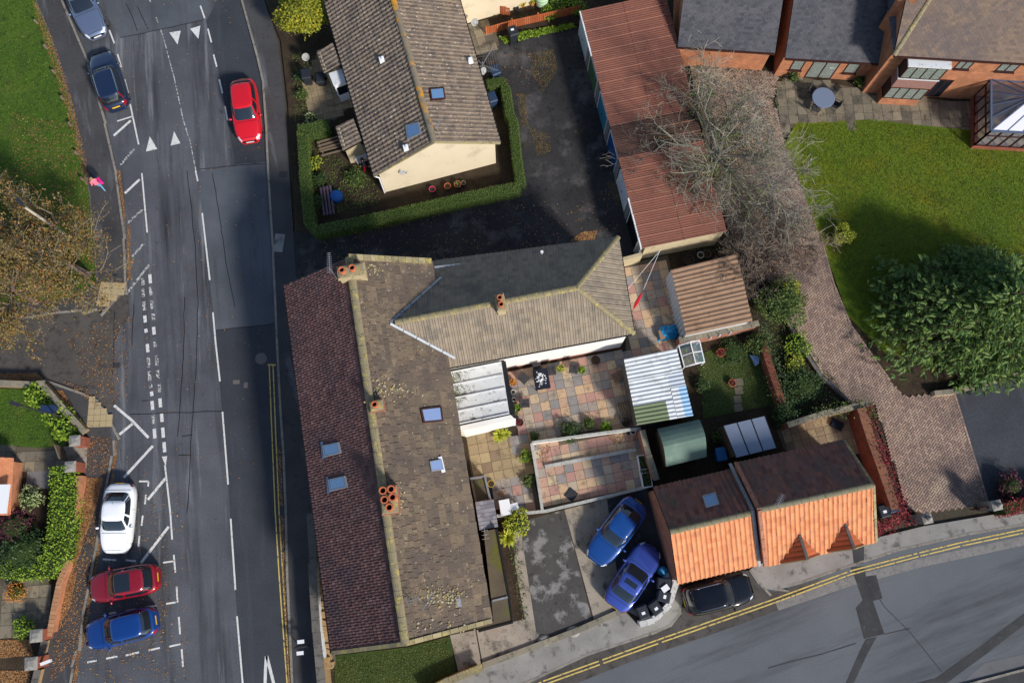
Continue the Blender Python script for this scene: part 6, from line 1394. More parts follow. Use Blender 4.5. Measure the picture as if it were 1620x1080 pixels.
# short grass blades on the lawns
scatter('grass', [[(1262, 200), (1385, 194), (1540, 212), (1545, 238), (1620, 242), (1700, 250), (1700, 480), (1620, 470), (1380, 500), (1310, 400), (1268, 290)]], 26000, leafmat('olive_grass_blade', [S(80, 98, 14), S(62, 84, 12), S(102, 106, 18), S(52, 72, 12)]), .13, .13, .55, lab='mown grass of the back lawn', cat='grass', seed=6, asp=.3)
scatter('grass', [[(-20, -20), (50, 0), (75, 55), (95, 120), (112, 175), (126, 235), (138, 300), (-20, 300)], [(-20, 618), (60, 620), (105, 690), (100, 702), (-20, 700)]], 12000, leafmat('green_grass_blade', [S(70, 96, 24), S(58, 84, 22), S(92, 112, 36), S(48, 70, 18)]), .13, .14, .55, lab='short grass of the green and the front lawn', cat='grass', seed=7, asp=.3)
scatter('grass', [[(1108, 566), (1150, 544), (1198, 549), (1225, 638), (1116, 658)], [(534, 1040), (650, 1026), (708, 1010), (716, 1062), (690, 1082), (534, 1082)]], 7000, leafmat('dark_grass_blade', [S(56, 76, 28), S(70, 86, 36), S(90, 90, 44), S(44, 62, 22)]), .13, .12, .5, lab='long dark green grass of the small lawns', cat='grass', seed=8, asp=.3)
# fallen leaves
def leaves(lab, polys, n, seed, size=.085, z=.012, m=m_fallen): return scatter('fallen_leaves', polys, n, m, size, z, .88, lab=lab, cat='leaves', seed=seed, dz=.03)
leaves('drift of orange leaves at the foot of the laurel hedge wall', [[(131, 755), (165, 756), (154, 800), (136, 850), (118, 905), (106, 905), (118, 830)], [(108, 905), (124, 905), (112, 960), (92, 995), (84, 1000), (92, 950)]], 5200, 21, .09, .11)
leaves('drift of orange leaves outside the corner garden wall', [[(84, 618), (100, 618), (114, 640), (122, 670), (116, 672), (96, 640)], [(0, 592), (60, 590), (70, 600), (0, 603)]], 1900, 22, .09, .11)
leaves('line of leaves in the gutter of the parking side', [[(178, 745), (182, 745), (160, 862), (142, 960), (136, 1007), (126, 1040), (120, 1085), (114, 1085), (121, 1038), (131, 1005), (137, 958), (155, 860)], [(201, 357), (206, 357), (207, 440), (202, 445)], [(180, 690), (186, 700), (184, 740), (177, 740)], [(186, 269), (190, 270), (199, 340), (197, 355)]], 2300, 23)
leaves('line of leaves beside the double yellow lines', [[(443, 815), (449, 815), (453, 910), (462, 1080), (456, 1080), (448, 940)], [(438, 700), (444, 700), (448, 800), (443, 800)]], 800, 24)
leaves('leaves along the edge of the green', [[(52, 0), (64, 14), (84, 60), (104, 120), (120, 175), (134, 235), (145, 290), (138, 296), (122, 235), (106, 175), (88, 115), (68, 55)]], 1700, 25, .09, .13)
leaves('leaves scattered over the carriageway', [[(130, 760), (290, 760), (300, 1080), (120, 1080)]], 700, 26, .09); leaves('few leaves scattered over the upper carriageway', [[(205, 280), (420, 270), (430, 760), (190, 760)], [(150, 0), (400, 0), (420, 270), (200, 270)]], 420, 27, .085)
leaves('leaves over the side-road mouth', [[(100, 520), (210, 500), (200, 640), (130, 600)], [(130, 600), (160, 560), (190, 600), (185, 650), (160, 630)]], 700, 28)
leaves('brown leaf litter in the lower front garden', [[(0, 1012), (48, 1010), (55, 1035), (0, 1040)], [(0, 1060), (50, 1060), (46, 1090), (0, 1090)]], 2200, 29, .09, .1)
leaves('leaves on the green under the autumn tree', [[(-10, 300), (140, 270), (150, 440), (-10, 470)], [(20, 180), (120, 200), (135, 280), (20, 280)]], 2600, 30, .09, .14)
leaves('orange leaf heap against the rear wing in the lane', [[(903, 382), (920, 368), (945, 366), (940, 380)]], 420, 31, .1, .1); leaves('leaves over the lane and hedge foot', [[(500, 378), (830, 305), (900, 330), (960, 300), (985, 360), (820, 400), (520, 440)], [(765, 110), (790, 85), (830, 75), (860, 110), (840, 160), (806, 150)]], 620, 32, .085, .1)
leaves('red-brown leaves swept into the lower patio corners', [[(846, 704), (870, 704), (868, 730), (850, 735)], [(960, 690), (1010, 684), (1014, 700), (970, 704)], [(786, 780), (800, 772), (812, 806), (792, 810)]], 520, 33, .09, .23)
leaves('dry leaves beneath the parked cars', [[(135, 900), (260, 890), (270, 960), (250, 1040), (150, 1050)]], 420, 34)
# ---------------------------------------------------------------- trees
def limb(segs, start, d, L, r, rr, depth, kids, up=.15, wob=.35, minr=.006):
    pts = [Vector(start)]; dd = Vector(d).normalized(); n = 4 if depth < 3 else 3
    for i in range(n):
        dd = (dd + Vector((rr.gauss(0, wob), rr.gauss(0, wob), rr.gauss(0, wob * .6) + up)) * .4).normalized(); pts.append(pts[-1] + dd * L / n)
    segs.append((pts, [max(minr, r * (1 - .6 * i / n)) for i in range(n + 1)], depth))
    if depth >= len(kids): return
    for k in range(kids[depth]):
        t = rr.uniform(.3, 1.0); i = min(n - 1, int(t * n)); p = pts[i].lerp(pts[i + 1], t * n - i); base = (pts[i + 1] - pts[i]).normalized()
        ax = Vector((rr.gauss(0, 1), rr.gauss(0, 1), rr.gauss(0, .7))); ax = (ax - base * ax.dot(base)).normalized()
        nd = (base * rr.uniform(.5, 1.0) + ax * rr.uniform(.5, 1.0)).normalized(); limb(segs, p, nd, L * rr.uniform(.45, .72), r * .5, rr, depth + 1, kids, up, wob, minr)
def tree(name, lab, base, h, spread, kids, seed, m_b, cat='tree', leaf=None, first=None, r0=.2, up=.12, minr=.008, trunk_h=None, tilt=(0, 0)):
    rr = random.Random(seed); p = G(*base); t = thing(name, lab, cat, (p.x, p.y, 0)); segs = []; th = trunk_h or h * .3
    tp = [Vector((p.x, p.y, 0)), Vector((p.x + tilt[0] * .4, p.y + tilt[1] * .4, th * .5)), Vector((p.x + tilt[0], p.y + tilt[1], th))]
    mb = MB(); mb.tube(tp, [r0 * 1.3, r0, r0 * .85], 9); mb.build('trunk', m_b, t, smooth=True)
    for k in range(first or 8):
        a = 6.283 * k / (first or 8) + rr.uniform(-.3, .3); e = rr.uniform(.15, 1.1)
        limb(segs, tp[2] + Vector((0, 0, -rr.uniform(0, th * .3))), (math.cos(a) * math.cos(e), math.sin(a) * math.cos(e), math.sin(e)), spread * rr.uniform(.6, .95), r0 * .5, rr, 0, kids, up, .35, minr)
    mb = MB()
    for pts, rs, d in segs: mb.tube(pts, rs, 5 if d < 2 else 3, 0, False)
    mb.build('crown', m_b, t, label='bare branching crown' if not leaf else None); return t, segs, rr
BT, seg, rr = tree('bare_tree', 'large leafless tree with pale twigs overhanging the garage roof', (1112, 290), 7.5, 4.8, [5, 5, 5, 2], 42, m_bark, r0=.2, up=.04, first=13, minr=.011, trunk_h=2.4, tilt=(.5, .9))
mb = MB()
for pts, rs, d in seg:
    if d <= 1 and rr.random() < .9:
        for q in pts:
            for _ in range(16): mb.leaf(q + Vector((rr.gauss(0, .35), rr.gauss(0, .35), rr.gauss(-.3, .4))), rr.uniform(.08, .15), rr, .2)
mb.build('ivy', m_ivy, BT)
tree('bare_shrub', 'dense purple-brown leafless thicket between shed and drive', (1195, 420), 3.4, 2.3, [6, 5, 5], 17, m_bark_br, 'shrub', first=16, r0=.1, up=.06, minr=.012, trunk_h=.9)
tree('bare_shrub', 'smaller leafless thicket overhanging the brown corrugated shed', (1170, 430), 3.0, 1.8, [5, 5, 4], 18, m_bark_br, 'shrub', first=14, r0=.08, up=.05, minr=.012, trunk_h=.9)
tree('bare_shrub', 'leafless thicket at the lawn edge of the block drive', (1245, 395), 2.6, 1.9, [5, 5, 4], 19, m_bark_br, 'shrub', first=13, r0=.08, up=.04, minr=.012, trunk_h=.8)
def leafy(tree_t, segs, rr, m, per, sz, sp, mind=2, frac=1.0):
    mb = MB()
    for pts, rs, d in segs:
        if d < mind or rr.random() > frac: continue
        for q in pts[1:]:
            for _ in range(per): mb.leaf(q + Vector((rr.gauss(0, sp), rr.gauss(0, sp), rr.gauss(0, sp))), sz * rr.uniform(.6, 1.35), rr, .3)
    mb.build('leaves', m, tree_t)
AT, seg, rr = tree('autumn_tree', 'thinning autumn tree with brown and yellow leaves on the green', (142, 436), 6.5, 3.5, [5, 4, 4], 23, m_bark_br, leaf=True, first=10, r0=.18, up=.1, minr=.012, trunk_h=2.2, tilt=(-.6, .3)); leafy(AT, seg, rr, m_autumn, 5, .125, .2, 2, .7)
AT, seg, rr = tree('autumn_tree', 'thinning autumn tree with yellowish leaves beside the side road', (58, 478), 6.0, 3.3, [5, 4, 4], 29, m_bark_br, leaf=True, first=10, r0=.18, up=.1, minr=.012, trunk_h=2.2, tilt=(-.4, .2)); leafy(AT, seg, rr, m_autumn, 5, .125, .2, 2, .7)
AT, seg, rr = tree('autumn_tree', 'autumn tree at the left with copper leaves near the lamp column', (45, 385), 6.5, 3.0, [5, 4, 3], 31, m_bark_br, leaf=True, first=9, r0=.16, up=.12, minr=.012, trunk_h=2.2, tilt=(-.5, .4)); leafy(AT, seg, rr, m_autumn, 5, .125, .2, 2, .7)
YT, seg, rr = tree('yellow_tree', 'rounded yellow-green tree beside the bungalow and pavement', (484, 62), 4.6, 1.25, [5, 5, 4], 37, m_bark_dk, leaf=True, first=12, r0=.1, up=.1, minr=.01, trunk_h=2.0, tilt=(0, .3)); leafy(YT, seg, rr, m_yellowtree, 5, .15, .16, 1, 1)
# conifer: layered drooping sprays
cf_ = G(1498, 540); CT = thing('conifer', 'broad dark green conifer with feathery sprays over the lawn edge', 'tree', (cf_.x + 1.0, cf_.y, 0)); rr = random.Random(77); mb = MB(); bx_ = MB()
cx, cy = cf_.x + 1.3, cf_.y + 1.3
bx_.tube([(cx, cy, 0), (cx, cy, 3), (cx, cy, 5.4)], [.35, .25, .06], 8); bx_.build('trunk', m_bark_dk, CT)
br_ = MB()
for i in range(1600):
    z = .7 + 4.7 * rr.random() ** 1.2 if i < 1510 else rr.uniform(5.0, 5.9); rad_ = (5.5 * (1 - (z / 6.6) ** 1.7)) * ((rr.uniform(.8, 1.08) if i % 3 else rr.uniform(.5, .85)) if z < 3.6 else rr.uniform(.15, 1.05)); rad_ = rad_ if i < 1510 else rr.uniform(.3, 1.3); a = rr.uniform(0, 6.283); ex = 1.18 if abs(math.sin(a)) < .6 else .82
    d = Vector((math.cos(a) * ex, math.sin(a) * ex, 0)); tip = Vector((cx, cy, z)) + d * rad_ + Vector((0, 0, rr.uniform(-.5, .3))); root = Vector((cx, cy, z + .5)) + d * rad_ * .15
    br_.tube([root, root.lerp(tip, .6) + Vector((0, 0, .2)), tip], [.04, .025, .008], 4, 0, False)
    for f in (.4, .5, .6, .7, .78, .86, .93, 1.0):
        c = root.lerp(tip, f) + Vector((rr.gauss(0, .15), rr.gauss(0, .15), .2 * (1 - f) + rr.gauss(0, .12))); sd = (d.normalized() * .7 + Vector((rr.gauss(0, .6), rr.gauss(0, .6), rr.gauss(.25, .4)))).normalized(); x = sd.cross(Vector((0, 0, 1))).normalized()
        for k in range(13):
            s_ = k / 12; q = c + sd * (s_ * .34); lat = (1 if k % 2 else -1) * (.16 * (1 - s_ * .7)); e = q + x * lat + sd * .09 + Vector((0, 0, -.05)); w = sd * .055
            n0 = len(mb.v); md = q.lerp(e, .55); mb.v += [tuple(q), tuple(md + w), tuple(e), tuple(md - w * .6)]; mb.f.append((n0, n0 + 1, n0 + 2, n0 + 3)); mb.m.append(0)
mb.build('crown', m_conifer, CT); br_.build('branches', m_bark_dk, CT)

# low cover, litter and weeds that break up bare soil
scatter('ground_cover', [[(470, 210), (590, 285), (605, 322), (500, 345)], [(462, 80), (500, 90), (486, 190), (466, 195)], [(800, 832), (815, 830), (838, 980), (826, 985), (810, 900)], [(1100, 560), (1114, 560), (1124, 655), (1112, 660)], [(1208, 520), (1250, 510), (1350, 640), (1250, 665)], [(1060, 395), (1160, 372), (1200, 430), (1165, 402)]], 5200, m_ivy, .09, .1, .4, lab='low weeds and leaf litter over bare garden soil', cat='ground cover', seed=41, dz=.12)
scatter('ground_cover', [[(0, 745), (40, 745), (46, 800), (0, 810)], [(740, 5), (880, 0), (915, 18), (800, 40)], [(1040, 0), (1110, 90), (1240, 118), (1225, 200), (1150, 330), (1110, 300)], [(1060, 660), (1130, 640), (1150, 740), (1060, 750)]], 4200, m_shrubdark, .09, .1, .4, lab='dark low ground plants in the shaded garden corners', cat='ground cover', seed=42, dz=.12)
leaves('brown leaves over the pavement beside the parked cars', [[(128, 850), (158, 800), (150, 880), (132, 960), (124, 1040), (80, 1080), (90, 1000)], [(140, 690), (178, 690), (172, 750), (140, 750)], [(100, 602), (140, 615), (165, 650), (150, 640)]], 1500, 43, .085, .11)
leaves('leaf litter beneath the leafless thicket', [[(1150, 330), (1290, 330), (1290, 420), (1200, 450)]], 900, 44, .085, .12)
# ---------------------------------------------------------------- cars
m_tyre = mat('tyre_rubber', [S(26, 26, 27)], rough=.9, local=True); m_rim = mat('alloy_rim', [S(160, 162, 166)], rough=.3, metal=.8, local=True)
m_cglass = mat('car_glass', [S(26, 34, 42)], rough=.03, spec=.9, coat=.5, local=True); m_plastic = mat('black_trim', [S(22, 22, 24)], rough=.6, local=True)
m_chrome = mat('chrome', [S(200, 202, 206)], rough=.15, metal=1.0, local=True); m_tail = mat('tail_lamp', [S(150, 18, 22)], rough=.15, spec=.7, local=True); m_headl = mat('head_lamp', [S(206, 212, 220)], rough=.08, spec=.8, local=True)
m_plate_y = mat('plate_yellow', [S(222, 178, 40)], rough=.5); m_plate_w = mat('plate_white', [S(220, 220, 216)], rough=.5)
m_seat = mat('beige_seat', [S(190, 176, 150)], rough=.9)
def lerp_tab(tab, x):
    if x <= tab[0][0]: return tab[0][1]
    for (a, b), (c, d) in zip(tab, tab[1:]):
        if x <= c: t = (x - a) / (c - a); t = t * t * (3 - 2 * t) * .5 + t * .5; return b + (d - b) * t
    return tab[-1][1]
def car(lab, front, rear, zref, paint, W=1.78, Ht=1.46, kind='hatch', L=None, group=None, rails=False, sunroof=None, plate=None, ext=None, glass=None):
    """front, rear: pixels of the ends at height zref"""
    f, r = G(*front, zref), G(*rear, zref); ctr = (f + r) / 2; h = math.atan2(f.y - r.y, f.x - r.x); L = L or math.hypot(f.x - r.x, f.y - r.y)
    t = thing('car', lab, 'car', (ctr.x, ctr.y, 0.1 if ext else 0.0), h, group); hl = L / 2; hw0 = W / 2
    if kind == 'coupe': cab = (.16, -.02, -.20, -.36)       # windscreen base, roof front, roof back, rear glass base (fractions of L)
    elif kind == 'estate': cab = (.20, .05, -.40, -.475)
    elif kind == 'suv': cab = (.20, .06, -.38, -.47)
    elif kind == 'saloon': cab = (.19, .03, -.22, -.38)
    else: cab = (.21, .05, -.34, -.455)
    belt = .92 if kind not in ('suv',) else 1.05; wb, rf, rb, gb = [c * L for c in cab]; gmat = glass or m_cglass
    ztop = [(-hl, .62), (-hl + .06, belt - .06 if kind in ('hatch', 'estate', 'suv') else belt - .1), (gb + .05, belt + .02), (wb - .1, belt + .02), (wb + .1, belt), (hl * .72, belt - .12), (hl * .93, belt - .24), (hl, .5)]
    def hw(x):
        u = x / hl; p = 7.0 if u > 0 else 9.0; return hw0 * max(.02, 1 - abs(u) ** p * (.42 if u > 0 else .36) - .05 * abs(u) ** 2.5) if abs(u) < 1 else hw0 * .4
    SEC = [(.90, None, .2), (.99, None, .32), (1.0, None, .52), (.985, 'z', -.2), (.95, 'z', -.07), (.86, 'z', -.015), (.6, 'z', .012), (.3, 'z', .024), (0, 'z', .028)]
    SEC2 = SEC + [(-a, b, c) for a, b, c in SEC[-2::-1]]
    def B(x, q, off=0.0):
        """body surface; q index (float) into the section"""
        i = min(int(q), len(SEC2) - 2); fr = q - i; zt = lerp_tab(ztop, x); w = hw(x)
        def pt(k):
            a, b, c = SEC2[k]; z = (zt + c) if b else min(c, zt - .1); return Vector((x, a * w, z))
        p = pt(i).lerp(pt(i + 1), fr)
        if off: p += Vector((0, (p.y / hw0) * off * .6, off))
        return p
    xs = [-hl + .0, -hl + .03, -hl + .09, -hl + .2] + [-hl + .4 + (L - .8) * k / 14 for k in range(15)] + [hl - .25, hl - .13, hl - .05, hl - .01]
    mb = MB(); nq = len(SEC2); rows = [[B(x, q * .99999) for q in range(nq)] for x in xs]; mb.grid(rows)
    for rw, fl in ((rows[0], False), (rows[-1], True)): mb.quad(rw if fl else rw[::-1])
    mb.quad([Vector((x, -s_ * .9, .2)) for x, s_ in ((xs[2], hw(xs[2])), (xs[-3], hw(xs[-3])))] + [Vector((x, s_ * .9, .2)) for x, s_ in ((xs[-3], hw(xs[-3])), (xs[2], hw(xs[2])))])
    # greenhouse shell
    def ring(cx, a, b, n, th): c, s_ = math.cos(th), math.sin(th); return (cx + a * math.copysign(abs(c) ** (2 / n), c), b * math.copysign(abs(s_) ** (2 / n), s_))
    def Gs(th, v, off=0.0):
        x0, y0 = ring((wb + gb) / 2, (wb - gb) / 2 + off, hw0 * .9 + off, 4.2, th); x1, y1 = ring((rf + rb) / 2, (rf - rb) / 2 + off, hw0 * .70 + off, 5.0, th)
        z0, z1 = belt - .02, Ht - .055; bul = .035 * math.sin(math.pi * v); x = x0 + (x1 - x0) * v; y = y0 + (y1 - y0) * v; d = Vector((x - (wb + gb) / 2, y, 0)); d.normalize()
        return Vector((x, y, z0 + (z1 - z0) * v + off * .5)) + d * bul
    TH = [2 * math.pi * k / 56 for k in range(56)]; g = [[Gs(th, v) for th in TH] for v in (0, .25, .5, .75, 1.0)]; cx_ = (rf + rb) / 2
    for k, zz in ((.93, .022), (.75, .042), (.4, .054), (.05, .058)): g.append([Vector((cx_ + (p.x - cx_) * k, p.y * k, Ht - .055 + zz)) for p in g[4]])
    mb.grid(g, 0, True); mb.quad(g[-1])
    body = mb.build('body', paint, t, smooth=True, world=False)
    def pane(name, t0, t1, v0=.09, v1=.93, m=None, nt=14, off=.010, parent=None):
        p = MB(); p.grid([[Gs(math.radians(t0 + (t1 - t0) * k / nt), v0 + (v1 - v0) * j / 5, off) for k in range(nt + 1)] for j in range(6)]); return p.build(name, m or gmat, parent or t, smooth=True, world=False)
    pane('windscreen', -40, 40); pane('rear_window', 142, 218, .12 if kind != 'coupe' else .08, .9)
    for s_ in (1, -1):
        for a, b in ((52, 84), (88, 118)): pane('side_window', s_ * a, s_ * b, .12, .88)
        pane('quarter_window', s_ * 121, s_ * 132, .2, .85, nt=5)
    def patch(name, x0, x1, q0, q1, m, off=.006, nx=6, nq_=4, parent=None):
        for mir in (0, 1):
            p = MB(); Q = [q0 + (q1 - q0) * k / nq_ for k in range(nq_ + 1)]
            if mir: Q = [nq - 1 - q for q in Q]
            p.grid([[B(x0 + (x1 - x0) * j / nx, q, off) for q in Q] for j in range(nx + 1)]); p.build(name, m, parent or t, smooth=True, world=False)
    patch('headlight', hl - .34, hl - .06, 3.3, 5.2, m_headl); patch('tail_light', -hl + .02, -hl + .22, 2.6, 4.7, m_tail)
    if kind in ('estate',):
        for s_ in (1, -1):
            p = MB(); p.grid([[Gs(math.radians(s_ * (133 + 7 * k / 4)), .05 + .9 * j / 4, .014) for k in range(5)] for j in range(5)]); p.build('tail_light', m_tail, t, world=False)
    # shut lines
    sm = MB()
    def seam(pts, w=.012):
        for a, b in zip(pts, pts[1:]):
            d = (b - a).normalized(); x = d.cross(Vector((0, 0, 1))); x = x.normalized() * w if x.length > .01 else Vector((w, 0, 0)); sm.quad([a - x, b - x, b + x, a + x])
    seam([B(wb + .07, q, .006) for q in (4.6, 5.5, 6.5, 8, 9.5, 10.5, 11.4)]); 
    for s_ in (4.75, nq - 1 - 4.75): seam([B(wb + .07 + (hl - .36 - wb) * k / 6, s_, .006) for k in range(7)])
    seam([B(hl - .2, q, .006) for q in (5.3, 6.5, 8, 9.5, 10.7)])
    if kind in ('coupe', 'saloon'): seam([B(gb - .08, q, .006) for q in (5, 6.5, 8, 9.5, 11)])
    for x in (wb - .25, wb - 1.25):
        for k in (0, 1): seam([B(x, (2.2 + .5 * j) if not k else nq - 1 - (2.2 + .5 * j), .005) for j in range(5)], .009)
    sm.build('shut_lines', m_plastic, t, world=False, kind='stuff')
    gm = MB(); gm.grid([[Vector((hl - .005 + .012, y, z)) for y in (-.45, 0, .45)] for z in (.42, .6)]); gm.build('grille', m_plastic, t, world=False)
    for s_ in (1, -1):
        p = MB(); p.ball((wb - .22, s_ * (hw0 + .07), belt + .06), .1, 10, 6, 0, (.75, 1.1, .65)); p.build('mirror', paint if kind != 'suv' else m_plastic, t, smooth=True, world=False)
        for x in (hl - .86, -hl + .82):
            p = MB(); R_ = .32; wv = .2; yy = s_ * (hw0 - .15); prof = [(.16, -wv / 2), (R_ - .03, -wv / 2), (R_, -wv / 2 + .03), (R_, wv / 2 - .03), (R_ - .03, wv / 2), (.16, wv / 2)]
            p.grid([[(x + rr_ * math.cos(6.283 * k / 20), yy + o, .32 + rr_ * math.sin(6.283 * k / 20)) for k in range(20)] for rr_, o in prof], 0, True); wo = p.build('wheel', m_tyre, t, smooth=True, world=False)
            p = MB()
            for k in range(5): a = 6.283 * k / 5; p.beam((x, yy + s_ * .07, .32), (x + .2 * math.cos(a), yy + s_ * .085, .32 + .2 * math.sin(a)), .05, .03)
            p.build('rim', m_rim, wo, world=False)
            p = MB(); p.grid([[(x + (R_ + .06) * math.cos(a), yy + s_ * o, .32 + (R_ + .06) * math.sin(a)) for a in [math.pi * k / 10 for k in range(11)]] for o in (-.1, .097)]); p.build('wheel_arch', m_plastic, t, smooth=True, world=False)
    for x, m_, dirn in ((hl + .004, m_plate_w, 1), (-hl - .004, m_plate_y, -1)):
        z = .46 if dirn > 0 else .72; p = MB(); p.box((x, 0, z), (.02, .5, .11)); p.build('number_plate', m_, t, world=False)
    if rails:
        for s_ in (1, -1): p = MB(); p.tube([(rf - .1, s_ * hw0 * .64, Ht - .03), (rf - .25, s_ * hw0 * .66, Ht + .04), (rb + .35, s_ * hw0 * .66, Ht + .04), (rb + .15, s_ * hw0 * .64, Ht - .03)], .022, 6); p.build('roof_rail', m_chrome, t, world=False)
    if sunroof:
        x0, x1, yw = sunroof; p = MB(); x0, x1 = rb + (rf - rb) * x0, rb + (rf - rb) * x1
        p.grid([[Vector((x, y, Ht + .009 - .05 * (y / hw0) ** 2)) for y in (-yw, -yw / 2, 0, yw / 2, yw)] for x in (x0, (x0 + x1) / 2, x1)]); p.build('sunroof', m_cglass, t, smooth=True, world=False)
    p = MB(); p.tube([(rb + .12, 0, Ht - .02), (rb - .02, 0, Ht + .1)], .008, 4); p.build('aerial', m_plastic, t, world=False)
    return t
def paint(name, c, metal=.25, rough=.28): return mat('paint_' + name, [S(*c)], rough=rough, metal=metal, coat=1.0, spec=.5, local=True)
car('silver-blue car half out of the picture at the kerb by the green', (153, 56), (108, -46), .6, paint('silverblue', (112, 126, 154), .5), 1.85, 1.45, 'saloon')
car('dark blue estate car with upright red tail lights at the kerb', (157, 82), (184, 170), .7, paint('navy', (26, 42, 72)), 1.86, 1.52, 'estate', rails=True)
car('bright red hatchback parked beside the bungalow pavement', (394, 222), (383, 126), .7, paint('red', (206, 16, 32), .05), 1.8, 1.48, 'hatch')
car('white saloon-shaped car parked along the leaf-strewn kerb', (180, 876), (191, 764), .7, paint('white', (236, 238, 242), .0), 1.82, 1.42, 'saloon')
car('dark red hatchback with dark glass roof, nose to the kerb', (140, 932), (250, 912), .7, paint('crimson', (138, 14, 34), .15), 1.78, 1.48, 'hatch', sunroof=(.42, .98, .5))
car('royal blue hatchback, nose to the kerb beside the red one', (134, 1008), (247, 980), .7, paint('royal', (8, 58, 128), .2), 1.76, 1.46, 'hatch')
car('bright blue car parked nose-out on the rough driveway', (939, 888), (1010, 793), .7, paint('blue', (12, 68, 140), .2), 1.8, 1.44, 'saloon', ext=True)
car('violet-blue coupe with sunroof parked beside the wheelie bins', (1033, 864), (970, 960), .7, paint('violet', (58, 80, 166), .3), 1.78, 1.38, 'coupe', sunroof=(.35, .75, .38), ext=True)
car('black off-road car with silver roof rails under the orange pantiles', (1190, 925), (1083, 952), .8, mat('paint_black', [S(10, 13, 22)], rough=.18, coat=.25, spec=.4, local=True), 1.88, 1.66, 'suv', rails=True)
# ---------------------------------------------------------------- wheelie bins
m_bin = mat('bin_plastic', [S(38, 42, 50)], rough=.55, fine=.1); m_binb = mat('bin_blue', [S(40, 58, 84)], rough=.5); m_sack = mat('plastic_sack', [S(70, 160, 206)], rough=.35); m_sackw = mat('white_sack', [S(190, 214, 232)], rough=.4)
def bin_(px, py, rz, lab, m=m_bin, h=1.05, base=.1, group=None, sticker=True):
    p = G(px, py, h); t = thing('wheelie_bin', lab, 'bin', (p.x, p.y, base), rz, group); mb = MB()
    r = [[(dx * w / 2, dy * d / 2, z) for dx, dy in ((-1, -1), (1, -1), (1, 1), (-1, 1))] for w, d, z in ((.44, .5, .04), (.56, .68, h - .1), (.6, .72, h - .08), (.6, .72, h - .04))]
    mb.grid(r, 0, True); mb.quad(r[0][::-1]); mb.quad(r[-1]); mb.build('body', m, t, world=False, bevel=.015)
    mb = MB(); r = [[(dx * w / 2, dy * d / 2 + .01, z) for dx, dy in ((-1, -1), (1, -1), (1, 1), (-1, 1))] for w, d, z in ((.62, .76, h - .04), (.62, .76, h), (.5, .62, h + .05))]
    mb.grid(r, 0, True); mb.quad(r[-1]); lid = mb.build('lid', m, t, world=False, bevel=.012)
    mb = MB(); mb.tube([(-.25, .42, h - .06), (.25, .42, h - .06)], .022, 6); mb.build('handle', m, t, world=False)
    for s_ in (-1, 1): mb = MB(); mb.tube([(s_ * .24, .28, .1), (s_ * .3, .28, .1)], .1, 12); mb.build('wheel', m_tyre, t, world=False)
    if sticker: mb = MB(); mb.box((0, -.04, h + .052), (.2, .15, .004)); mb.build('sticker', m_pvc, lid, world=False)
    return t
bin_(1017, 968, rad(20), 'black wheelie bin at the open end of the curved white wall'); bin_(1037, 961, rad(35), 'black wheelie bin between the outer two by the curved white wall'); bin_(1050, 943, rad(75), 'black wheelie bin with white label under the sacks by the white wall'); bin_(1050, 922, rad(85), 'black wheelie bin carrying a white card by the white wall', sticker=False)
p = G(1052, 930, 1.15); mb = MB(); mb.box((p.x, p.y, 1.24), (.42, .32, .1), .6); mb.build('cardboard_box', m_pvc, label='flat white box lying on a wheelie bin', cat='box')
def sack(px, py, r, m, lab, z=.1):
    p = G(px, py, z + r); rr = random.Random(int(px)); mb = MB(); rows = []
    for i in range(7):
        th = math.pi * i / 6 - math.pi / 2; rows.append([(p.x + r * (.15 + .85 * math.cos(th)) * (1 + rr.gauss(0, .09)) * math.cos(6.283 * k / 12), p.y + r * (.15 + .85 * math.cos(th)) * (1 + rr.gauss(0, .09)) * math.sin(6.283 * k / 12), z + r * .8 + r * .8 * math.sin(th)) for k in range(12)])
    mb.grid(rows, 0, True); mb.quad(rows[-1]); return mb.build('refuse_sack', m, label=lab, cat='sack')
sack(1048, 903, .3, m_sack, 'blue plastic sack against the cottage wall'); sack(1054, 910, .24, m_sackw, 'pale plastic sack beside the blue one')
bin_(811, 50, rad(200), 'dark wheelie bin with white stickers in front of the orange fence', h=1.1); bin_(1412, 800, rad(15), 'dark bin behind the pantiled cottage under the creeper', m_binb); bin_(1398, 808, rad(15), 'black bin next to the blue-grey one behind the cottage')
bin_(1141, 719, rad(10), 'bright blue recycling bin between green shed and shelter', mat('bin_bright', [S(44, 104, 158)], rough=.5), sticker=False); bin_(778, 155, rad(20), 'dark blue bin in the gap beside the bungalow', m_binb, sticker=False); bin_(783, 112, rad(25), 'blue-grey bin behind the rotary drier', m_binb, sticker=False)
bin_(484, 118, rad(10), 'dark bin by the bungalow garden wall', sticker=False); bin_(507, 124, rad(5), 'black tub bin on the bungalow patio', sticker=False, h=.7)
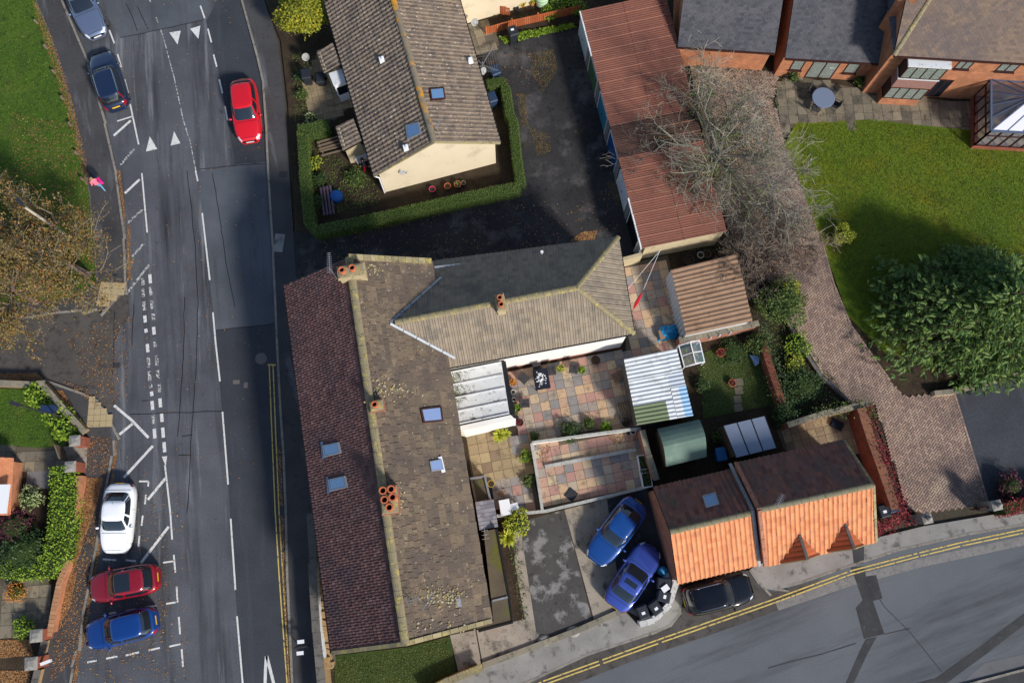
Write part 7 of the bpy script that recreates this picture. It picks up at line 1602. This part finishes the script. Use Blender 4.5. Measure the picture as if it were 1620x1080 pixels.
# ---------------------------------------------------------------- patio furniture
m_rattan = mat('dark_rattan', [S(52, 50, 52), S(66, 64, 66)], 20.0, .8, fine=.25); m_navy = mat('navy_cloth', [S(18, 24, 40)], rough=.7)
def chair(px, py, rz, lab, m=m_rattan):
    p = G(px, py, .45); t = thing('garden_chair', lab, 'chair', (p.x, p.y, .11), rz); mb = MB(); mb.box((0, 0, .42), (.5, .5, .06)); mb.build('seat', m, t, world=False, bevel=.015)
    mb = MB(); a, b = Vector((0, .24, .45)), Vector((0, .36, .95)); 
    for k in range(5): mb.beam(a.lerp(b, k / 5) + Vector((-.25, 0, 0)), a.lerp(b, k / 5) + Vector((.25, 0, 0)), .1, .03, Vector((0, 1, .3)))
    mb.build('backrest', m, t, world=False)
    for x in (-.22, .22):
        for y in (-.22, .24): mb = MB(); mb.tube([(x, y, 0), (x, y, .42)], .018, 6); mb.build('leg', m, t, world=False)
        mb = MB(); mb.tube([(x * 1.15, .26, .62), (x * 1.15, -.2, .62), (x * 1.15, -.22, .4)], .018, 6); mb.build('armrest', m, t, world=False)
chair(829, 599, rad(50), 'dark garden chair tilted at the left of the black table'); chair(872, 587, rad(10), 'dark garden chair against the white wall right of the black table'); chair(907, 584, rad(-8), 'dark garden chair between the two plant pots'); chair(831, 638, rad(95), 'dark garden chair facing the patio from the white extension'); chair(850, 586, rad(10), 'dark garden chair tucked behind the black table')
t = thing('patio_table', 'black rectangular patio table with white flowers', 'table', tuple(G(856, 603)), ang((848, 590), (866, 587))); mb = MB()
po = [(-.42, -.62), (.42, -.62), (.46, -.58), (.46, .62), (-.46, .62), (-.46, -.58)]; mb.prism(po, .72, .76); mb.build('top', m_navy, t, world=False)
for x in (-.38, .38):
    for y in (-.55, .55): mb = MB(); mb.tube([(x, y, .1), (x, y, .73)], .025, 6); mb.build('leg', m_navy, t, world=False)
p = G(855, 599, .9); t = thing('flower_vase', 'bunch of white flowers on the black table', 'flowers', (p.x, p.y, .86)); mb = MB(); mb.lathe((p.x, p.y, .76), [(.05, 0), (.07, .08), (.05, .16)], 12); mb.build('vase', m_navy, t); mb = MB(); rr = random.Random(2)
for i in range(60): mb.leaf((p.x + rr.gauss(0, .13), p.y + rr.gauss(0, .16), 1.0 + rr.uniform(-.05, .12)), .12, rr, .5)
mb.build('blooms', m_pvc, t)
def pot(px, py, r, h, lab, m=None, plant=None, n=80, base=.1, leaf=.1):
    p = G(px, py, h); t = thing('plant_pot', lab, 'plant pot', (p.x, p.y, base)); mb = MB(); mb.lathe((p.x, p.y, base), [(r * .72, 0), (r, h * .9), (r * 1.08, h * .9), (r * 1.08, h), (r * .9, h), (r * .88, h * .85)], 16, 0, False); mb.lathe((p.x, p.y, base + h * .8), [(r * .9, 0), (r * .88, .01)], 16, 1); mb.build('pot', [m or m_pot, m_soil], t)
    if plant:
        mb = MB(); rr = random.Random(int(px + py))
        for i in range(n): mb.leaf((p.x + rr.gauss(0, r * .55), p.y + rr.gauss(0, r * .55), base + h + abs(rr.gauss(0, r * .5))), leaf * rr.uniform(.7, 1.3), rr, .3)
        mb.build('plant', plant, t)
pot(887, 583, .22, .35, 'pale pot of yellow-green leaves right of the table chairs', m_ridge, m_limebush); pot(920, 586, .24, .35, 'pale pot with dark green plant by the slatted crate', m_ridge, m_laurel); pot(942, 570, .26, .3, 'brown empty pot by the white wall', m_frame_br)
pot(811, 605, .2, .3, 'terracotta pot of yellow flowers by the black parapet', m_pot, m_orangebush); pot(812, 620, .13, .25, 'small white ring-topped pot by the black parapet', m_pvc); pot(813, 632, .12, .25, 'small white pot below the ring-topped one', m_pvc); pot(819, 645, .2, .3, 'dark pot with leafy plant at the extension corner', m_bin, m_laurel); pot(816, 652, .16, .3, 'pale pot at the extension corner', m_ridge, m_ivy); pot(822, 668, .22, .35, 'dark pot with red flowers beside the tyre-like ring', m_bin, m_redleaf, 50)
pot(812, 682, .28, .25, 'dark round tub beside the spiky yellow plants', m_bin); pot(990, 668, .26, .4, 'dark tall pot near the corner of the patio wall', m_bin); pot(1001, 683, .16, .25, 'white round pot inside the lower patio corner', m_pvc); pot(994, 684, .14, .2, 'cream small pot beside the white one in the corner', m_ridge)
pot(777, 765, .2, .2, 'ochre ring-shaped planter beside the brick bunker', mat('ochre', [S(176, 140, 60)], rough=.7)); pot(708, 295, .2, .3, 'terracotta pot at the foot of the cream gable', m_pot); pot(724, 292, .22, .3, 'terracotta bowl at the foot of the cream gable', m_pot, m_ivy, 40); pot(733, 290, .14, .25, 'small pale pot at the foot of the cream gable', m_ridge); pot(684, 300, .2, .25, 'pink bucket at the foot of the cream gable', mat('pink_plastic', [S(206, 60, 110)], rough=.4))
pot(827, 6, .2, .35, 'brown pot with lime plant beside the cream house', m_pot, m_limebush, 90, leaf=.12); pot(842, 4, .2, .35, 'brown pot with second lime plant by the striped tub', m_pot, m_limebush, 90, leaf=.12); pot(817, 14, .16, .3, 'dark pot with white top by the cream house', m_bin)
pot(1090, 412, .32, .5, 'dark round tub beside the pale garage end wall', m_bin); pot(1108, 404, .2, .2, 'small white bowl on rusty ground by the garage wall', m_pvc); pot(1118, 402, .26, .2, 'grey bowl on rusty ground by the garage wall', m_wallcap)
pot(1158, 606, .22, .3, 'red pot on the small lawn beside the stone path', m_pot, m_redleaf, 30); pot(1104, 617, .12, .2, 'little orange pot in the shed border', m_pot)
pot(1140, 558, .25, .3, 'red pot with pink flowers at the head of the small lawn', m_pot, m_redleaf, 60)
mb = MB(); p = G(857, 8); t = thing('water_butt', 'pale green ribbed tub beside the cream house', 'water butt', (p.x, p.y, .1)); mb.lathe((p.x, p.y, .1), [(.38, 0), (.42, .25), (.4, .27), (.43, .5), (.41, .52), (.44, .8), (.4, .82), (.4, .95), (.1, 1.0)], 20); mb.build('barrel', mat('pale_green_plastic', [S(178, 206, 170)], rough=.5), t); mb = MB(); mb.lathe((p.x, p.y, 1.08), [(.36, 0), (.34, .05), (.05, .08)], 20); mb.build('lid', mat('pale_green_plastic', []) if False else MATS['pale_green_plastic'], t)
def planter(px, py, rz, lab):
    p = G(px, py, .5); t = thing('planter', lab, 'planter', (p.x, p.y, .22), rz); mb = MB()
    for a, b in (((-.27, -.52), (.27, -.52)), ((.27, -.52), (.27, .52)), ((.27, .52), (-.27, .52)), ((-.27, .52), (-.27, -.52))): mb.beam((*a, .22), (*b, .22), .05, .45)
    mb.build('trough', m_pvc, t, world=False); mb = MB(); mb.box((0, 0, .3), (.5, 1.0, .12)); mb.build('soil', m_soil, t, world=False); mb = MB(); rr = random.Random(int(py))
    for i in range(120): mb.leaf((rr.uniform(-.22, .22), rr.uniform(-.46, .46), .4 + rr.random() * .15), .12, rr, .3)
    mb.build('plants', m_shrubdark, t, world=False)
planter(1018, 734, rad(8), 'white trough planter by the grey-capped wall, towards the green shed'); planter(1022, 756, rad(8), 'white trough planter by the grey-capped wall, towards the parked cars')
# slatted furniture
def slat_bench(a, b, w, lab, n=4, h=.42, m=m_wood, back=False, name='bench'):
    p, q = G(*a, .4), G(*b, .4); p.z = q.z = 0; d = (q - p).normalized(); x = Vector((-d.y, d.x, 0)); t = thing(name, lab, name, (p.x, p.y, .1))
    for k in range(n): mb = MB(); o = x * (w * (k / (n - 1) - .5)); mb.beam(p + o + Vector((0, 0, h)), q + o + Vector((0, 0, h)), w / n * .75, .03); mb.build('slat', m, t)
    for s_ in (.08, .92):
        for o in (-.45, .45): c = p.lerp(q, s_) + x * w * o; mb = MB(); mb.beam(c + Vector((0, 0, .1)), c + Vector((0, 0, h)), .06, .06); mb.build('leg', m, t)
        mb = MB(); c = p.lerp(q, s_); mb.beam(c - x * w * .48 + Vector((0, 0, h - .05)), c + x * w * .48 + Vector((0, 0, h - .05)), .06, .05); mb.build('rail', m, t)
slat_bench((984, 635), (994, 664), .55, 'slatted wooden bench lying by the white corrugated shed', 5); slat_bench((974, 588), (981, 600), .6, 'small slatted crate beside the white corrugated shed', 5, .3, name='crate')
slat_bench((503, 232), (540, 221), .5, 'long timber seat of grey boards beside the hedge branch', 3, .45); slat_bench((507, 242), (545, 232), .3, 'low grey timber rail in front of the seat', 2, .3)
slat_bench((515, 295), (521, 340), .62, 'purple-brown plank bench beside the hedge corner', 4, .45, mat('purple_timber', [S(92, 78, 92)], rough=.9))
mb = MB(); p = G(534, 314); mb.lathe((p.x, p.y, .1), [(.4, 0), (.42, .3), (.36, .42), (.05, .46)], 18); mb.build('tub', mat('blue_plastic', [S(26, 70, 132)], rough=.4), label='round blue lidded tub beside the plank bench', cat='tub')
# white cabinets in the brick yard
t = thing('freezer', 'white chest freezer in the small yard by the slated lean-to', 'freezer', tuple(G(799, 803))); p = G(799, 802, .85); mb = MB(); mb.box((p.x, p.y, .45), (.58, .85, .7), rad(10)); mb.build('body', m_pvc, t, bevel=.02); mb = MB(); mb.box((p.x, p.y, .83), (.62, .9, .06), rad(10)); mb.build('lid', m_pvc, t, bevel=.02)
t = thing('side_table', 'little white box table beside the chest freezer', 'table', tuple(G(815, 803))); p = G(814, 801, .6); mb = MB(); mb.box((p.x, p.y, .58), (.45, .4, .04), rad(15)); mb.build('top', m_pvc, t)
for dx, dy in ((-.18, -.15), (.18, -.15), (.18, .15), (-.18, .15)): mb = MB(); mb.beam((p.x + dx, p.y + dy, .1), (p.x + dx, p.y + dy, .57), .04, .04); mb.build('leg', m_pvc, t)
# mat-like dark drains and slabs set in paving
mb = MB(); p = G(903, 782); mb.box((p.x, p.y, .25), (.62, .62, .03), rad(52)); mb.box((p.x, p.y, .27), (.5, .5, .02), rad(52)); mb.build('drain_cover', m_iron, label='dark square cover set askew in the lower coloured patio', cat='drain cover')
mb = MB(); p = G(1322, 672); mb.box((p.x, p.y, .2), (.72, .5, .18), rad(-28)); mb.box((p.x, p.y, .3), (.66, .44, .03), rad(-28)); mb.build('storage_tray', m_navy, label='dark blue tray lying askew on the buff yard slabs', cat='tray')
# blue tarpaulin heap
p = G(1058, 527, .4); t = thing('tarpaulin_heap', 'bright blue tarpaulin over a heap beside the brown shed', 'tarpaulin', (p.x, p.y, .1)); mb = MB(); rr = random.Random(12); rows = []
for i in range(9): rows.append([(p.x + (i / 8 - .5) * 1.25 + rr.gauss(0, .03), p.y + (j / 7 - .5) * .95 + rr.gauss(0, .03) + .15 * (i / 8), .12 + .6 * max(0, 1 - ((i / 4 - 1) ** 2 + (j / 3.5 - 1) ** 2) * .62) + rr.gauss(0, .035)) for j in range(8)])
mb.grid(rows); mb.build('sheet', mat('blue_tarp', [S(30, 136, 190)], rough=.35, bump=.3, bscale=6), t)
mb = MB(); q = G(1046, 530, .3); mb.box((q.x, q.y, .3), (.3, .55, .4), .2); mb.build('box', m_corr_brown, t)
# round garden table on the terrace with chairs
p = G(1302, 156, .74); t = thing('round_table', 'round grey table on the stone terrace', 'table', (p.x, p.y, .1)); mb = MB(); mb.lathe((p.x, p.y, .8), [(.7, 0), (.74, .02), (.74, .05), (.7, .06)], 32); mb.build('top', mat('table_grey', [S(112, 124, 144)], rough=.3), t); mb = MB(); mb.tube([(p.x, p.y, .1), (p.x, p.y, .8)], .06, 8); mb.lathe((p.x, p.y, .1), [(.35, 0), (.3, .05), (.06, .1)], 14); mb.build('leg', m_iron, t)
for x, y, rz, l in ((1316, 145, -60, 'by the house'), (1320, 166, -120, 'on the lawn side'), (1290, 172, 160, 'under the bare tree'), (1286, 145, 60, 'next to the bird table')): chair(x, y, rad(rz), 'dark terrace chair at the round grey table, ' + l)
p = G(1305, 122); t = thing('bird_table', 'little white bird table on the terrace', 'bird table', (p.x, p.y, .1)); mb = MB(); mb.tube([(p.x, p.y, .1), (p.x, p.y, 1.1)], .04, 6); mb.build('post', m_wood, t); mb = MB(); mb.box((p.x, p.y, 1.12), (.4, .3, .03)); mb.build('tray', m_pvc, t); mb = MB(); mb.prism([(p.x - .2, p.y - .18), (p.x + .2, p.y - .18), (p.x + .2, p.y + .18), (p.x - .2, p.y + .18)], 1.35, [1.36, 1.36, 1.36, 1.36]); mb.prism([(p.x - .12, p.y - .12), (p.x + .12, p.y - .12), (p.x + .12, p.y + .12), (p.x - .12, p.y + .12)], 1.14, 1.36); mb.build('roof', m_pvc, t)
# rotary drier
p = G(763, 98, 1.7); t = thing('rotary_drier', 'folded-out rotary clothes drier beside the bungalow', 'clothes drier', (p.x, p.y, .1)); mb = MB(); mb.tube([(p.x, p.y, .1), (p.x, p.y, 1.75)], .025, 8); mb.build('pole', m_alu, t)
for a in (55, 140, 235, 325): mb = MB(); mb.tube([(p.x, p.y, 1.35), (p.x + 1.25 * math.cos(rad(a)), p.y + 1.25 * math.sin(rad(a)), 1.85)], .016, 6); mb.build('arm', m_alu, t)
mb = MB()
for k in range(1, 7):
    q = [(p.x + .2 * k * math.cos(rad(a)), p.y + .2 * k * math.sin(rad(a)), 1.35 + .08 * k) for a in (55, 140, 235, 325)]
    for i in range(4): mb.tube([q[i], q[(i + 1) % 4]], .005, 3)
mb.build('line', m_alu, t)
for x, y, z, f, l in ((763, 112, 2.2, (.7, -.6, .5), 'white satellite dish on the bungalow eave beside the rotary drier'), (750, 35, 1.5, (.5, -.8, .6), 'white round dish on a pole beside the bungalow roof'), (483, 90, 1.2, (.5, -.8, .7), 'white round dish-topped stand in the bungalow garden')):
    tt = dish(x, y, z, f, l, .26)
    pp = G(x, y, z); mb = MB(); mb.tube([(pp.x - .05, pp.y + .05, .1), (pp.x - .05, pp.y + .05, z)], .02, 6); mb.build('pole', m_alu, tt)
# red parasol hung on washing lines in the slab yard
p, q = G(1016, 462, 1.6), G(1003, 487, 1.2); t = thing('folded_parasol', 'folded red parasol leaning by the slab yard', 'parasol', tuple(q)); mb = MB(); mb.tube([q, q.lerp(p, .35), q.lerp(p, .8), p], [.05, .12, .08, .02], 8); mb.build('canopy', mat('red_cloth', [S(166, 22, 42)], rough=.8), t); mb = MB(); mb.tube([q - (p - q) * .3, p + (p - q) * .1], .018, 6); mb.build('pole', m_iron, t)
for i, (a, b) in enumerate((((990, 461, 3.4), (1046, 394, 2.3)), ((1018, 458, 1.8), (1044, 396, 2.3)))): mb = MB(); mb.tube([G(*a), G(*b)], .012, 4); mb.build('washing_line', m_pvc, label=('pale washing line from the wing corner to the garage wall', 'pale washing line from the red parasol to the garage wall')[i], cat='washing line')
# stone path pieces on the small lawn, bird bath, wood posts on the wall
for x, y, w in ((1167, 605, .6), (1168, 618, .5), (1166, 632, .45), (1167, 645, .5)):
    p = G(x, y); mb = MB(); mb.box((p.x, p.y, .13), (w, .45, .03), rad(8)); mb.build('stepping_stone', m_slab_grey, label='flat stepping stone in the small shady lawn', cat='stepping stone', group='stepping stones of the small lawn')
for x, y in ((1124, 535), (1138, 531), (1155, 527)):
    p = G(x, y, 1.3); mb = MB(); mb.tube([(p.x, p.y, 1.0), (p.x, p.y, 1.55), (p.x + .02, p.y, 1.6)], [.04, .04, .01], 6); mb.build('wall_peg', m_pvc, label='short white peg standing on the shed wall', cat='peg', group='white pegs on the shed wall')
mb = MB(); p = G(1195, 567, .3); mb.prism([(p.x - .3, p.y + .2), (p.x, p.y - .45), (p.x + .2, p.y - .3), (p.x + .3, p.y + .25)], .1, .3); mb.build('garden_sheet', mat('pale_blue_sheet', [S(150, 176, 206)], rough=.6), label='pale blue plastic sheet beside the small lawn', cat='sheet')
for px, py, l in ((907, 998, 'flat round boulder at the mouth of the driveway'), (861, 1012, 'flat round boulder beside the leafy driveway strip')):
    p = G(px, py); mb = MB(); mb.ball((p.x, p.y, .1), .36, 12, 6, 0, (1.1, .9, .35)); mb.build('boulder', m_stonecap, smooth=True, label=l, cat='boulder')
# ---------------------------------------------------------------- people
def person(feet, head, lab, coat, legs, skin, hair, rz, stride=.28, extra=None, hgt=1.66):
    f = G(*feet); t = thing('person', lab, 'person', (f.x, f.y, .1), rz); k = hgt / 1.75
    V = {'pel': (0, 0, .95), 'bel': (0, 0, 1.1), 'che': (.02, 0, 1.32), 'nek': (.03, 0, 1.5), 'hd0': (.04, 0, 1.56), 'hd1': (.06, 0, 1.66), 'hd2': (.05, 0, 1.75)}
    Rr = {'pel': .15, 'bel': .14, 'che': .165, 'nek': .06, 'hd0': .075, 'hd1': .10, 'hd2': .07}; E = [('pel', 'bel'), ('bel', 'che'), ('che', 'nek'), ('nek', 'hd0'), ('hd0', 'hd1'), ('hd1', 'hd2')]
    for s_, sg in (('l', 1), ('r', -1)):
        d = stride * sg
        V.update({'hip' + s_: (0, .1 * sg, .88), 'kne' + s_: (d * .5 + .05, .11 * sg, .5), 'ank' + s_: (d * (.9 if d > 0 else 1.1), .11 * sg, .09), 'toe' + s_: (d * (.9 if d > 0 else 1.1) + .2, .12 * sg, .04), 'sho' + s_: (.02, .19 * sg, 1.42), 'elb' + s_: (-d * .45, .27 * sg, 1.14), 'wri' + s_: (-d * .3 + .16, .26 * sg, .93), 'pal' + s_: (-d * .3 + .22, .25 * sg, .88)})
        Rr.update({'hip' + s_: .1, 'kne' + s_: .068, 'ank' + s_: .045, 'toe' + s_: .04, 'sho' + s_: .075, 'elb' + s_: .05, 'wri' + s_: .034, 'pal' + s_: .04})
        E += [('pel', 'hip' + s_), ('hip' + s_, 'kne' + s_), ('kne' + s_, 'ank' + s_), ('ank' + s_, 'toe' + s_), ('che', 'sho' + s_), ('sho' + s_, 'elb' + s_), ('elb' + s_, 'wri' + s_), ('wri' + s_, 'pal' + s_)]
        for i in range(5):
            o = (i - 2) * .018; n1, n2 = 'f%s%d' % (s_, i), 'g%s%d' % (s_, i); b = V['pal' + s_]; ln = (.04, .055, .06, .055, .045)[i]
            V[n1] = (b[0] + .035 + (0 if i else -.02), b[1] + o * 1.1, b[2] - .02); V[n2] = (b[0] + .035 + ln, b[1] + o * 1.2, b[2] - .05); Rr[n1] = Rr[n2] = .009; E += [('pal' + s_, n1), (n1, n2)]
    names = list(V); me = bpy.data.meshes.new('person_body'); me.from_pydata([tuple(c * k for c in V[n]) for n in names], [(names.index(a), names.index(b)) for a, b in E], [])
    o = bpy.data.objects.new('body', me); COL.objects.link(o); md = o.modifiers.new('skin', 'SKIN'); sv = me.skin_vertices[0].data
    for i, n in enumerate(names): sv[i].radius = (Rr[n] * k, Rr[n] * k * (1.15 if n in ('pel', 'bel', 'che') else 1)); sv[i].use_root = n == 'pel'
    md2 = o.modifiers.new('sub', 'SUBSURF'); md2.levels = 2; md2.render_levels = 2
    dg = bpy.context.evaluated_depsgraph_get(); ev = o.evaluated_get(dg); bm2 = bpy.data.meshes.new_from_object(ev); bpy.data.objects.remove(o)
    for m_ in (coat, legs, skin, m_bin): bm2.materials.append(m_)
    for pl in bm2.polygons:
        c = pl.center / k; pl.material_index = 2 if c.z > 1.5 or (c.z < .93 and abs(c.y) > .2) else (0 if c.z > .9 else (1 if c.z > .12 else 3)); pl.use_smooth = True
    ob = bpy.data.objects.new('body', bm2); COL.objects.link(ob); ob.parent = t
    mb = MB(); mb.ball((.03 * k, 0, 1.68 * k), .115 * k, 12, 8, 0, (1, .95, 1)); hr = mb.build('hair', hair, t, smooth=True, world=False)
    mb = MB(); mb.ball((.125 * k, 0, 1.64 * k), .02 * k, 6, 4); mb.build('nose', skin, t, world=False)
    for s_ in (1, -1): mb = MB(); mb.ball((.125 * k, .035 * s_ * k, 1.675 * k), .012 * k, 6, 4); mb.build('eye', m_black, t, world=False)
    return t
m_skin = mat('skin', [S(204, 158, 132)], rough=.6); m_hairb = mat('brown_hair', [S(66, 48, 36)], rough=.7); m_hairg = mat('fair_hair', [S(160, 132, 96)], rough=.7)
p1 = person((164, 300), (148, 286), 'person in a pink jacket and blue jeans walking on the pavement', mat('pink_jacket', [S(226, 118, 140)], rough=.8), mat('blue_jeans', [S(104, 148, 184)], rough=.9), m_skin, m_hairg, rad(120), hgt=1.6)
mb = MB(); mb.box((-.05, -.32, 1.0), (.34, .16, .34), .1); mb.tube([(-.05, -.28, 1.15), (0, -.2, 1.38)], .02, 6); mb.build('shoulder_bag', mat('magenta_bag', [S(214, 40, 140)], rough=.6), p1, world=False)
person((579, 270), (567, 240), 'person in a dark jacket and red trousers standing in the bungalow garden', mat('dark_jacket', [S(38, 46, 62)], rough=.9), mat('red_trousers', [S(186, 22, 40)], rough=.8), m_skin, m_hairb, rad(20), .12)
print('objects', len(bpy.data.objects), 'tris', sum(len(m.polygons) * 2 for m in bpy.data.meshes))
